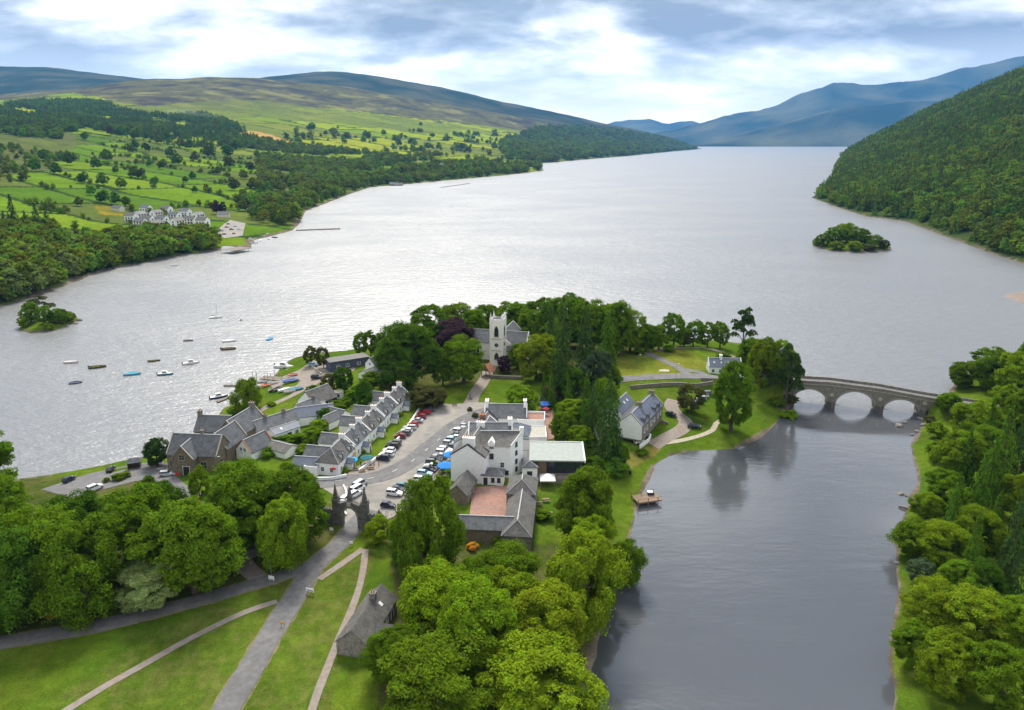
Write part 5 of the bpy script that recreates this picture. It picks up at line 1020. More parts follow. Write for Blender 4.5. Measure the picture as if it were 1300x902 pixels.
S = House('cottage', 'narrow white house with slate gable beside the shore store', (-57.0, 295.0), 'cottage', z=4.8)
w = S.wing(0, 0, 55, 8, 5.5, 4.4, 2.6, roof='slate'); S.win(w, 'W', [0], 4.0, 0.8, 1.0); S.win(w, 'S', [-1, 2], 1.4); w = S.wing(-1.5, -8, 55, 7, 6, 2.4, 1.6, roof='slate')
S = House('summerhouse', 'little white summerhouse on the back lawn', tuple(hit(429, 505))[:2], 'shed'); w = S.flat(0, 0, -10, 3.6, 2.6, 2.3, par=0.0, ov=0.15); S.win(w, 'S', [-0.8, 0.8], 0.9, 0.8, 0.8, 'dark')
S = House('glasshouse', 'small pale conservatory in the gardens behind the terrace', tuple(hit(405, 522))[:2], 'shed'); w = S.wing(0, 0, 30, 4.5, 3.2, 2.2, 1.0, roof='sheet_roof'); S.win(w, 'S', [-1, 1], 0.8, 1.2, 1.1)
# --- riverside house
S = House('riverside_house', 'white and stone house with steep blue slate roofs above the river', (44.5, 236.0), 'house', z=5.0)
w = S.wing(0, 0, 62, 23, 8.0, 4.0, 3.6, 'stone_grey', 'slate_blue', coping='stone_trim'); S.chimney(w, 10.5, 0, 0.5, 0.9, 1.2, 'stone_grey'); S.chimney(w, -3, 0, 0.5, 0.9, 1.2, 'stone_grey')
for d in (-8, -4, 3.5, 7.5): S.dormer(w, 'S', d, 1.7, 0.15, 1.5, 'stone_grey', 'slate_blue')
S.win(w, 'S', [-9, -6, -2, 2, 6, 9], 1.0, 1.0, 1.4); S.door(w, 'S', 0, 1.1, 2.1)
for d in (-4, -1): S.skylight(w, 'N', d, 0.6)
MB().add([(-11.56, -3.98, -1), (-11.56, 3.98, -1), (-11.56, 3.98, 3.98), (-11.56, 0, 7.55), (-11.56, -3.98, 3.98)], [(0, 4, 3, 2, 1)]).build('gable', MATS['harling_white'], S.root, (0, 0, 0), rad(62))
w = S.wing(-6.5, 6.5, 62, 13, 6, 4.0, 3.0, 'harling_white', 'slate_blue'); S.skylight(w, 'S', 0, 0.5); S.skylight(w, 'S', 3, 0.5)
# --- cottage by the bridge
S = House('cottage', 'white cottage with blue slate roof standing near the bridge', (90.0, 297.0), 'cottage', z=hz(90, 297) + 0.1)
w = S.wing(0, 0, -4, 13.5, 6.4, 3.4, 2.8, roof='slate_blue', coping='white_paint'); S.chimney(w, -1.5, 0, 0.5, 0.8, 1.4); S.win(w, 'S', [-5, -2, 2, 5], 1.0, 1.0, 1.2); S.door(w, 'S', 0, 0.9, 2.0)
for d in (-4.5, -1.5, 1.5): S.skylight(w, 'S', d, 0.45, 0.6, 0.8)
# --- log cabin among the trees
S = House('timber_cabin', 'dark timber hut with pale gable among the trees', tuple(hit(755, 562))[:2], 'cabin'); w = S.wing(0, 0, 70, 7, 4.6, 2.4, 2.2, 'timber', 'timber_grey', ov=0.4, ridge=None); S.win(w, 'W', [0], 1.0, 0.9, 0.9)
# --- gate lodge
S = House('gate_lodge', 'brown roofed stone lodge beside the park drive', (-28.6, 126.5), 'lodge', z=hz(-28.6, 126.5))
w = S.wing(0, 0, 78, 15, 6.4, 2.9, 2.7, 'stone_grey', 'slate_brown', ridge=None); S.win(w, 'S', [-5, -1.5, 2], 1.0, 0.9, 1.2); S.win(w, 'N', [-5, -1.5, 2], 1.0, 0.9, 1.2); S.skylight(w, 'S', 3.0); S.chimney(w, 3, 0, 0.5, 0.6, 1.1, 'stone_grey'); S.door(w, 'S', 4.8, 1.0, 2.0)
w = S.wing(3.6, -3.0, -12, 4, 3.4, 2.6, 1.3, 'harling_white', 'slate_brown', ridge=None)
# --- church
S = House('church', 'pale stone church with square pinnacled clock tower among tall trees', (-6.0, 305.0), 'church', z=5.4)
mb = MB().box(-2.8, 2.8, -2.8, 2.8, -1.5, 19.4); mb.build('tower', MATS['church_stone'], S.root, (0, 0, 0), rad(-14))
for zz in (6.4, 11.6): MB().box(-2.95, 2.95, -2.95, 2.95, zz, zz + 0.3).build('string_course', MATS['stone_trim'], S.root, (0, 0, 0), rad(-14))
pr = MB()
for x0, x1, y0, y1 in ((-2.8, 2.8, -2.8, -2.5), (-2.8, 2.8, 2.5, 2.8), (-2.8, -2.5, -2.5, 2.5), (2.5, 2.8, -2.5, 2.5)): pr.box(x0, x1, y0, y1, 19.4, 20.3)
pr.build('parapet', MATS['church_stone'], S.root, (0, 0, 0), rad(-14))
MB().add([(-2.4, -2.4, 19.5), (2.4, -2.4, 19.5), (2.4, 2.4, 19.5), (-2.4, 2.4, 19.5), (0, 0, 21.4)], [(0, 1, 4), (1, 2, 4), (2, 3, 4), (3, 0, 4)]).build('tower_roof', MATS['slate'], S.root, (0, 0, 0), rad(-14))
for sx in (-1, 1):
    for sy in (-1, 1): MB().box(sx * 2.55 - 0.42, sx * 2.55 + 0.42, sy * 2.55 - 0.42, sy * 2.55 + 0.42, -1.4, 20.6).frust((sx * 2.55, sy * 2.55), 0.5, 0.04, 20.6, 23.2, 4, rad(45)).build('pinnacle', MATS['church_stone'], S.root, (0, 0, 0), rad(-14))
tw = dict(x=0, y=0, zb=0, yaw=rad(-14), L=5.6, W=5.6, h=19, rise=0)
def lancet(w, side, t, z, ww, hh, H_=S):
    p_, r = H_.face(w, side, t, z); pts = [(-ww / 2, 0), (ww / 2, 0), (ww / 2, hh - ww * 0.8), (ww * 0.25, hh - ww * 0.25), (0, hh), (-ww * 0.25, hh - ww * 0.25), (-ww / 2, hh - ww * 0.8)]
    def ex(k, y0, y1):
        P = [(x * k, (z_ - hh / 2) * k + hh / 2) for x, z_ in pts]; n = len(P); m_ = MB(); m_.add([(x, y0, z_) for x, z_ in P] + [(x, y1, z_) for x, z_ in P], [tuple(range(n)), tuple(range(2 * n - 1, n - 1, -1))] + [(i, n + i, n + (i + 1) % n, (i + 1) % n) for i in range(n)]); return m_
    f_ = ex(1.2, -0.06, 0.02).build('window', MATS['stone_trim'], H_.root, p_, r); ex(1.0, -0.09, -0.05).build('pane', MATS['glass'], f_)
for sd_ in 'SEWN': lancet(tw, sd_, 0, 12.8, 1.7, 4.4)
lancet(tw, 'S', 0, 2.6, 1.8, 3.0)
for sd_ in 'SE':
    p_, r = S.face(tw, sd_, 0, 9.0); ck = MB(); n = 16
    ck.add([(0.85 * math.cos(2 * math.pi * k / n), -0.08, 0.85 * math.sin(2 * math.pi * k / n)) for k in range(n)] + [(0.85 * math.cos(2 * math.pi * k / n), 0.02, 0.85 * math.sin(2 * math.pi * k / n)) for k in range(n)], [tuple(range(n))] + [(i, n + i, n + (i + 1) % n, (i + 1) % n) for i in range(n)])
    c_ = ck.build('clock_face', MATS['dark_paint'], S.root, p_, r); MB().box(-0.05, 0.05, -0.12, -0.09, -0.1, 0.6).box(-0.05, 0.4, -0.12, -0.09, -0.05, 0.05).build('clock_hand', MATS['stone_trim'], c_)
w = S.wing(0.8, 10.5, -14, 26, 9.5, 7.4, 4.6, 'church_stone', 'slate', coping='church_stone'); 
for t in (5.5, 8.0, 10.5): lancet(w, 'S', t, 1.6, 1.0, 4.2)
lancet(w, 'E', 0, 2.2, 1.8, 6.0); lancet(w, 'S', -9, 1.6, 1.0, 4.2)
w = S.wing(3.6, 16, 76, 24, 9.5, 7.4, 4.6, 'church_stone', 'slate', coping='church_stone')
w = S.wing(3.9, 3.8, -14, 5, 4.4, 5.0, 2.0, 'church_stone', 'slate')
S = House('lychgate', 'open timber gateway with orange tiled gable on the church path', tuple(hit(619, 477))[:2], 'gateway'); w = S.wing(0, 0, 62, 4.2, 4.0, 0.2, 2.4, 'timber', 'terracotta', ov=0.5, zb=2.5, z0=-0.05, ridge=None)
for sx in (-1.8, 1.8):
    for sy in (-1.8, 1.8): MB().box(sx - 0.12, sx + 0.12, sy - 0.12, sy + 0.12, -0.3, 2.5).build('post', MATS['timber'], S.root, (0, 0, 0), rad(62))

# --- stone gateway
gb = atz(446, 668, 5.0); G = thing('gateway', 'dark gothic stone gateway with tall pinnacles over the park drive', 'gateway', (gb.x, gb.y, hz(gb.x, gb.y)), rad(-14))
def turret(x, y, w0, h, sp_h, name='turret'):
    mb = MB().box(x - w0, x + w0, y - w0, y + w0, -1.5, h).box(x - w0 * 1.2, x + w0 * 1.2, y - w0 * 1.2, y + w0 * 1.2, h * 0.45, h * 0.45 + 0.3).box(x - w0 * 1.2, x + w0 * 1.2, y - w0 * 1.2, y + w0 * 1.2, h, h + 0.3)
    mb.frust((x, y), w0 * 1.1, 0.05, h + 0.3, h + sp_h, 4, rad(45))
    for k in range(4):
        a = rad(45 + 90 * k); mb.frust((x + w0 * 1.25 * math.cos(a), y + w0 * 1.25 * math.sin(a)), 0.18, 0.02, h + 0.1, h + 1.3, 4)
    for k in range(1, 5):
        zz = h + 0.3 + sp_h * 0.16 * k; rr = w0 * 1.1 * (1 - 0.16 * k); mb.box(x - rr, x + rr, y - rr * 0.3, y + rr * 0.3, zz, zz + 0.14); mb.box(x - rr * 0.3, x + rr * 0.3, y - rr, y + rr, zz, zz + 0.14)
    mb.build(name, MATS['stone_dark'], G)
turret(-3.9, 0, 0.72, 6.8, 4.6); turret(4.0, 0, 0.8, 6.6, 4.6)
ar = MB(); n = 14; zs = 3.0; hw = 2.1; rise = 2.3; top = 6.0
prof = []
for k in range(n + 1):
    x = -hw + 2 * hw * k / n; prof.append((x, zs + rise * (1 - (abs(x) / hw) ** 2.0) ** 0.6 if abs(x) < hw else zs))
for (x0, z0_), (x1, z1_) in zip(prof[:-1], prof[1:]):
    t0 = top + 1.3 * (1 - abs(x0) / 3.2); t1 = top + 1.3 * (1 - abs(x1) / 3.2)
    vs_ = []
    for yy_ in (-0.7, 0.7): vs_ += [(x0, yy_, z0_), (x1, yy_, z1_), (x1, yy_, t1), (x0, yy_, t0)]
    ar.add(vs_, [(0, 1, 2, 3), (7, 6, 5, 4), (0, 4, 5, 1), (3, 2, 6, 7)])
ar.box(-3.25, -hw, -0.7, 0.7, -1.5, top + 0.4).box(hw, 3.25, -0.7, 0.7, -1.5, top + 0.4); ar.build('arch', MATS['stone_dark'], G)
rg = MB()
for (x0, z0_), (x1, z1_) in zip(prof[:-1], prof[1:]):
    f = lambda x, z_, k: (x * k, zs + (z_ - zs) * k if z_ > zs else z_)
    for yy_ in (-0.82,): a_, b_ = f(x0, z0_, 1.0), f(x1, z1_, 1.0); c_, d_ = f(x1, z1_, 1.18), f(x0, z0_, 1.18); rg.add([(a_[0], yy_, a_[1]), (b_[0], yy_, b_[1]), (c_[0], yy_, c_[1]), (d_[0], yy_, d_[1]), (a_[0], -0.69, a_[1]), (b_[0], -0.69, b_[1]), (c_[0], -0.69, c_[1]), (d_[0], -0.69, d_[1])], [(0, 1, 2, 3), (0, 4, 5, 1), (3, 2, 6, 7)])
rg.build('arch_moulding', MATS['stone_grey'], G)
MB().box(-0.55, 0.55, -0.55, 0.55, top + 0.9, top + 2.6).frust((0, 0), 0.62, 0.04, top + 2.6, top + 5.2, 4, rad(45)).build('pinnacle', MATS['stone_dark'], G)
MB().box(-0.5, 0.5, -0.95, -0.7, top - 0.1, top + 0.9).build('shield', MATS['stone_trim'], G)
for sx in (-1, 1):
    MB().box(min(sx * 4.6, sx * 7.4), max(sx * 4.6, sx * 7.4), -0.5, 0.5, -1.5, 3.6).build('flank_wall', MATS['stone_dark'], G)
    for k in range(3):
        x = sx * (5.1 + 0.95 * k); MB().box(x - 0.3, x + 0.3, -0.55, 0.55, 3.6, 4.2).build('merlon', MATS['stone_dark'], G)
turret(-7.7, 0, 0.45, 3.9, 1.8); turret(7.8, 0, 0.45, 3.9, 1.8)

# --- bridge
BG = thing('stone_bridge', 'long arched grey stone bridge with parapets crossing the river', 'bridge', BR_O, math.atan2(BR_E.y, BR_E.x))
ARCH = [(5.3, 6.3, 6.4), (21.4, 7.0, 7.0), (37.4, 6.0, 5.5), (49.0, 2.2, 3.0)]
S0, S1, BW = -16, 64, 6.2
ss = np.arange(S0, S1 + 0.01, 0.4)
def under(s):
    for c, a, cr in ARCH:
        if abs(s - c) < a: return 0.6 + (cr - 0.6) * math.sqrt(max(0, 1 - ((s - c) / a) ** 2))
    return -3.0
body = MB()
for s0, s1 in zip(ss[:-1], ss[1:]):
    m_ = (s0 + s1) / 2; a_ = under(m_) > -2
    u0, u1 = (max(under(s0), 0.6 if a_ else -3), max(under(s1), 0.6 if a_ else -3)) if a_ else (-3, -3)
    t0, t1 = deckz(s0), deckz(s1)
    body.add([(s0, 0, u0), (s1, 0, u1), (s1, 0, t1), (s0, 0, t0), (s0, BW, u0), (s1, BW, u1), (s1, BW, t1), (s0, BW, t0)], [(0, 1, 2, 3), (5, 4, 7, 6), (0, 4, 5, 1), (3, 2, 6, 7)])
for c, a, cr in ARCH:
    for e_ in (c - a, c + a): body.add([(e_, 0, -3), (e_, BW, -3), (e_, BW, 1.2), (e_, 0, 1.2)], [(0, 1, 2, 3)])
body.build('spandrel', MATS['stone_bridge'], BG)
for yy_ in (0.0, BW):
    pp = MB(); sg = -1 if yy_ == 0 else 1
    y0, y1 = (yy_ - 0.12, yy_ + 0.34) if sg < 0 else (yy_ - 0.34, yy_ + 0.12)
    for s0, s1 in zip(ss[:-1:5], ss[5::5]):
        t0, t1 = deckz(s0), deckz(s1); pp.add([(s0, y0, t0 - 0.12), (s1, y0, t1 - 0.12), (s1, y1, t1 - 0.12), (s0, y1, t0 - 0.12), (s0, y0, t0 + 1.0), (s1, y0, t1 + 1.0), (s1, y1, t1 + 1.0), (s0, y1, t0 + 1.0)], [(0, 3, 2, 1), (4, 5, 6, 7), (0, 1, 5, 4), (2, 3, 7, 6)])
    pp.build('parapet', MATS['stone_bridge'], BG)
    st = MB()
    for s0, s1 in zip(ss[:-1:5], ss[5::5]):
        t0, t1 = deckz(s0) - 0.45, deckz(s1) - 0.45; ya, yb = (yy_ - 0.22, yy_) if sg < 0 else (yy_, yy_ + 0.22); st.add([(s0, ya, t0), (s1, ya, t1), (s1, yb, t1), (s0, yb, t0), (s0, ya, t0 + 0.25), (s1, ya, t1 + 0.25), (s1, yb, t1 + 0.25), (s0, yb, t0 + 0.25)], [(0, 3, 2, 1), (4, 5, 6, 7), (0, 1, 5, 4), (2, 3, 7, 6)])
    st.build('string_course', MATS['stone_trim'], BG)
for c, a, cr in ARCH:
    for yy_ in (-0.1, BW + 0.1):
        rg = MB(); n = 22
        for k in range(n):
            th0, th1 = math.pi * k / n, math.pi * (k + 0.93) / n
            P = [(c - (a + q_) * math.cos(t), yy_, 0.6 + (cr - 0.6 + q_) * math.sin(t)) for t in (th0, th1) for q_ in (0.0, 0.62)]; Q = [(x, 0.02 if yy_ < 0 else BW - 0.02, z_) for x, _, z_ in P]
            rg.add(P + Q, [(0, 1, 3, 2), (0, 4, 5, 1), (2, 3, 7, 6), (1, 5, 7, 3), (0, 2, 6, 4)])
        rg.build('arch_ring', MATS['stone_trim_grey'], BG)
for s_ in (13.0, 29.9, 45.0):
    hw_ = 1.5; poly = [(s_ - hw_, -0.05), (s_, -2.3), (s_ + hw_, -0.05), (s_ + hw_, BW + 0.05), (s_, BW + 2.3), (s_ - hw_, BW + 0.05)]
    pr_ = MB().prism(poly, -3, 2.6); pr_.add([(s_ - hw_, -0.05, 2.6), (s_, -2.3, 2.6), (s_ + hw_, -0.05, 2.6), (s_, -0.05, 4.0)], [(0, 1, 3), (1, 2, 3)]); P_ = pr_.build('pier', MATS['stone_dark_wet'], BG)
    n = 12; MB().add([(s_ + 0.75 * math.cos(6.2832 * k / n), -0.14, 5.0 + 0.75 * math.sin(6.2832 * k / n)) for k in range(n)] + [(s_ + 0.75 * math.cos(6.2832 * k / n), 0.02, 5.0 + 0.75 * math.sin(6.2832 * k / n)) for k in range(n)], [tuple(range(n))] + [(i, n + i, n + (i + 1) % n, (i + 1) % n) for i in range(n)]).build('roundel', MATS['stone_trim'], P_)
rd = MB()
for s0, s1 in zip(np.arange(-34, 88, 2.0), np.arange(-32, 90, 2.0)): rd.add([(s0, 0.5, deckz(s0) + 0.12), (s1, 0.5, deckz(s1) + 0.12), (s1, BW - 0.5, deckz(s1) + 0.12), (s0, BW - 0.5, deckz(s0) + 0.12)], [(0, 1, 2, 3)])
rd.build('roadway', MATS['tarmac'], BG)
wallrun('garden_wall', 'stone wall along the road past the west end of the bridge', [tuple(br(-36, -0.2)), tuple(br(-26, -0.1)), tuple(br(-16.2, 0))], 1.1, 0.5, 'stone_grey', world=True)

# ---------------------------------------------------------------- cars
def loft(mb, secs):
    """secs: list of rings (same length); joined and capped"""
    n = len(secs[0]); b = len(mb.v); vs = [p_ for s_ in secs for p_ in s_]; fs = []
    for i in range(len(secs) - 1):
        for k in range(n): fs.append((i * n + k, i * n + (k + 1) % n, (i + 1) * n + (k + 1) % n, (i + 1) * n + k))
    fs += [tuple(range(n - 1, -1, -1)), tuple((len(secs) - 1) * n + k for k in range(n))]; return mb.add(vs, fs)
def car_meshes(kind):
    L, W, Hh, hood, cab0, cab1, roof0, roof1, boot = {'hatch': (4.1, 1.76, 1.48, 0.92, 0.75, -1.95, 0.05, -1.55, 0.98), 'estate': (4.6, 1.82, 1.5, 0.92, 0.75, -2.2, 0.1, -2.0, 1.0), 'suv': (4.6, 1.9, 1.72, 1.08, 0.85, -2.2, 0.3, -2.0, 1.12), 'saloon': (4.6, 1.8, 1.44, 0.9, 0.85, -1.75, 0.1, -1.05, 1.0), 'van': (5.0, 1.95, 2.0, 1.15, 1.5, -2.4, 1.0, -2.35, 1.2)}[kind]
    f, r = L / 2, -L / 2; hw = W / 2; sill = 0.28
    def ring(x, zt, w, zb=sill): return [(x, -w, zb), (x, w, zb), (x, w, zt * 0.72), (x, w * 0.94, zt), (x, -w * 0.94, zt), (x, -w, zt * 0.72)]
    bd = MB(); loft(bd, [ring(r, boot * 0.82, hw * 0.86, 0.42), ring(r + 0.15, boot, hw * 0.95), ring(r + 0.9, boot + 0.02, hw), ring(0, (hood + boot) / 2 + 0.03, hw), ring(cab0, hood + 0.03, hw), ring(f - 0.5, hood * 0.86, hw * 0.97), ring(f - 0.12, hood * 0.72, hw * 0.88, 0.36), ring(f, hood * 0.6, hw * 0.75, 0.42)])
    tw = hw * 0.74; bd.add([(roof0, -tw, Hh - 0.03), (roof0, tw, Hh - 0.03), (roof1, tw, Hh - 0.04), (roof1, -tw, Hh - 0.04), (roof0 - 0.12, -tw * 0.9, Hh + 0.03), (roof0 - 0.12, tw * 0.9, Hh + 0.03), (roof1 + 0.15, tw * 0.9, Hh + 0.02), (roof1 + 0.15, -tw * 0.9, Hh + 0.02)], [(4, 5, 6, 7), (0, 1, 5, 4), (1, 2, 6, 5), (2, 3, 7, 6), (3, 0, 4, 7)])
    gb, gw = hw * 0.92, tw
    for xx, xt in ((cab0, roof0), (-0.55, -0.55), (cab1, roof1)):      # pillars
        for sy in (-1, 1): bd.tube((xx, sy * gb, hood), (xt, sy * gw, Hh - 0.03), 0.05, 0.05, 4)
    gl = MB().add([(cab0, -gb, hood - 0.02), (cab0, gb, hood - 0.02), (cab1, gb, boot - 0.02), (cab1, -gb, boot - 0.02), (roof0, -gw, Hh - 0.05), (roof0, gw, Hh - 0.05), (roof1, gw, Hh - 0.05), (roof1, -gw, Hh - 0.05)], [(0, 1, 5, 4), (1, 2, 6, 5), (2, 3, 7, 6), (3, 0, 4, 7), (4, 5, 6, 7)])
    wh = MB(); n = 12; wh.tube((0, -0.11, 0), (0, 0.11, 0), 0.32, 0.32, n); wh.mi = 1; wh.tube((0, -0.125, 0), (0, 0.125, 0), 0.19, 0.19, 8)
    hl = MB().box(f - 0.2, f - 0.02, hw * 0.42, hw * 0.8, 0.55, 0.7).mesh('headlight', MATS['lamp_glass'])
    return dict(body=bd.mesh('body', MATS['paint']), glass=gl.mesh('windows', MATS['glass']), wheel=wh.mesh('wheel', MATS['rubber'], MATS['metal_grey']), light=hl, wx=(f - 0.8, r + 0.85), hw=hw - 0.1)
CARM = {k: car_meshes(k) for k in ('hatch', 'estate', 'suv', 'saloon', 'van')}
CCOL = {'white': (0.75, 0.75, 0.75), 'silver': (0.45, 0.47, 0.49), 'black': (0.015, 0.015, 0.018), 'grey': (0.12, 0.13, 0.14), 'red': (0.38, 0.015, 0.02), 'maroon': (0.22, 0.02, 0.03), 'blue': (0.03, 0.07, 0.2), 'navy': (0.015, 0.02, 0.05), 'orange': (0.5, 0.09, 0.03), 'pale blue': (0.3, 0.45, 0.55), 'teal': (0.05, 0.2, 0.22)}
KN = {'hatch': 'hatchback', 'estate': 'estate car', 'suv': 'tall off-road car', 'saloon': 'saloon car', 'van': 'van'}
def car(px, py, yaw, kind, col, where, group, pos=None, label=None):
    p_ = hit(px, py + 1.5) if pos is None else pos; p_ = Vector((p_[0], p_[1], hz(p_[0], p_[1]) + 0.2))
    lab = label or f'{col} {KN[kind]} {where}'
    r = thing('parked_car' if kind != 'van' else 'parked_van', lab, 'car' if kind != 'van' else 'van', p_, rad(yaw), group); M_ = CARM[kind]
    obj('body', M_['body'], r, color=CCOL[col]); obj('windows', M_['glass'], r)
    for x in M_['wx']:
        for sy in (-1, 1): obj('wheel', M_['wheel'], r, (x, sy * M_['hw'], 0.32))
    obj('headlight', M_['light'], r); h2 = obj('headlight', M_['light'], r); h2.scale = (1, -1, 1)
    return r
kinds = ['hatch', 'estate', 'suv', 'saloon', 'hatch', 'suv', 'estate']
cols = ['silver', 'white', 'white', 'grey', 'white', 'pale blue', 'silver', 'grey', 'white', 'white', 'silver', 'black', 'grey', 'white', 'navy', 'pale blue']
a0, a1 = hit(590, 544), hit(540, 604)
for i, c in enumerate(cols):
    t = i / (len(cols) - 1); q_ = a0.lerp(a1, t); car(0, 0, -12 + RND.uniform(-3, 3) + (180 if i % 3 == 1 else 0), kinds[i % 7], c, 'in the long row of cars before the hotel', 'cars in the row before the hotel', q_ + Vector((RND.uniform(-0.4, 0.4), 0, 0)))
car(535, 611, -10, 'suv', 'white', 'ending the hotel row beside the shed', 'cars in the row before the hotel')
LR = [((540, 520), 'saloon', 'grey'), ((534, 524), 'estate', 'red'), ((529, 529), 'hatch', 'maroon'), ((519, 539), 'hatch', 'red'), ((515, 543), 'estate', 'silver'), ((503, 554), 'hatch', 'maroon'), ((496, 563), 'suv', 'grey'), ((493, 567), 'suv', 'black'), ((489, 572), 'hatch', 'white'), ((486, 577), 'estate', 'white'), ((481, 582), 'suv', 'navy'), ((524, 534), 'saloon', 'silver'), ((511, 547), 'hatch', 'white'), ((508, 550), 'estate', 'grey')]
for (p_, k, c) in LR: car(p_[0] + 5, p_[1] + 1, 168 + RND.uniform(-4, 4), k, c, 'parked nose to the cottage garden wall', 'cars along the cottage wall')
for p_, yw, k, c, lab in [((501, 628), -12, 'suv', 'white', 'white off-road car in the bay beside the slate shed'), ((506, 623), -12, 'hatch', 'navy', 'dark blue hatchback next to the white off-road car by the shed'), ((513, 619), -12, 'estate', 'teal', 'green grey estate car at the far side of the shed bay'), ((493, 643), -10, 'hatch', 'navy', 'dark blue hatchback alone beside the hedge near the stone gate'),
        ((457, 617), 60, 'van', 'silver', 'silver van farthest of the vehicles behind the gateway'), ((454, 623), 60, 'van', 'white', 'white van in the middle of the line behind the gateway'), ((451, 629), 60, 'suv', 'white', 'white off-road car right behind the gateway'), ((439, 634), 75, 'estate', 'white', 'white estate car along the kerb of the gate garden'), ((436, 640), 75, 'hatch', 'silver', 'silver hatchback along the kerb next to the gateway'),
        ((141, 597), 100, 'hatch', 'black', 'black hatchback by the shelter in the lochside car park'), ((88, 610), 80, 'hatch', 'navy', 'dark blue hatchback alone in the lochside car park'), ((121, 621), 62, 'suv', 'white', 'white car parked by the hedge of the lochside car park'), ((213, 603), 10, 'estate', 'silver', 'silver estate car before the stone school'),
        ((886, 511), 195, 'estate', 'navy', 'dark blue estate car first in the row by the bridge road'), ((890, 507), 195, 'hatch', 'silver', 'silver hatchback in the row by the bridge road'), ((893, 504), 195, 'hatch', 'white', 'white hatchback in the row by the bridge road'), ((896, 501), 195, 'suv', 'grey', 'grey off-road car last in the row by the bridge road'),
        ((852, 527), -30, 'hatch', 'black', 'black hatchback on the drive of the riverside house'), ((881, 542), -8, 'saloon', 'navy', 'dark saloon on the grass beside the riverside drive'), ((809, 552), -15, 'estate', 'white', 'white estate car close under the riverside house gable'), ((812, 562), 20, 'hatch', 'white', 'white hatchback inside the white wall of the riverside house'),
        ((421, 467), 0, 'hatch', 'navy', 'dark car parked before the blue shore store'), ((402, 480), 0, 'suv', 'black', 'black off-road car beside the boat yard wall'), ((398, 464), 10, 'suv', 'pale blue', 'pale blue car on the pier lawn'), ((690, 553), 80, 'van', 'white', 'white van in the yard behind the hotel')]:
    car(*p_, yw, k, c, '', None, None, lab)
for i, (px, py) in enumerate([(283, 292), (288, 288), (294, 291), (299, 287), (290, 284), (303, 291), (285, 297), (297, 296)]):
    car(px, py, 20 + 8 * i, kinds[i % 7], ['white', 'red', 'grey', 'silver', 'navy', 'white', 'black', 'red'][i], 'in the marina car park across the loch', 'cars at the far marina')

# ---------------------------------------------------------------- boats
def boat_meshes(L, W, D_):
    secs = []; n = 9
    for i in range(n):
        t = i / (n - 1); x = -L / 2 + L * t; w_ = W / 2 * (1 - max(0, (t - 0.45) / 0.55) ** 2.2 * 0.97) * (0.86 + 0.14 * min(1, t * 4)); sh = D_ * (1 + 0.35 * max(0, t - 0.4) ** 1.5)
        secs.append([(x, -w_, sh), (x, -w_ * 0.82, 0.05), (x, 0, -0.2 + 0.25 * max(0, t - 0.8)), (x, w_ * 0.82, 0.05), (x, w_, sh)])
    hull = MB(); vs = [p_ for s_ in secs for p_ in s_]; hull.add(vs, [(i * 5 + k, (i + 1) * 5 + k, (i + 1) * 5 + k + 1, i * 5 + k + 1) for i in range(n - 1) for k in range(4)] + [(4, 3, 2, 1, 0)])
    def deck(t0, t1, dz, k=0.9):
        m_ = MB(); i0, i1 = int(t0 * (n - 1)), int(t1 * (n - 1)); vs = []
        for i in range(i0, i1 + 1): vs += [(secs[i][0][0], secs[i][0][1] * k, secs[i][0][2] + dz), (secs[i][4][0], secs[i][4][1] * k, secs[i][4][2] + dz)]
        c = i1 - i0; m_.add(vs, [(2 * j, 2 * j + 2, 2 * j + 3, 2 * j + 1) for j in range(c)]); return m_
    rail = MB()
    for i in range(n - 1):
        for k in (0, 4): rail.tube(secs[i][k], secs[i + 1][k], 0.06, 0.06, 4)
    return hull, deck, rail, secs
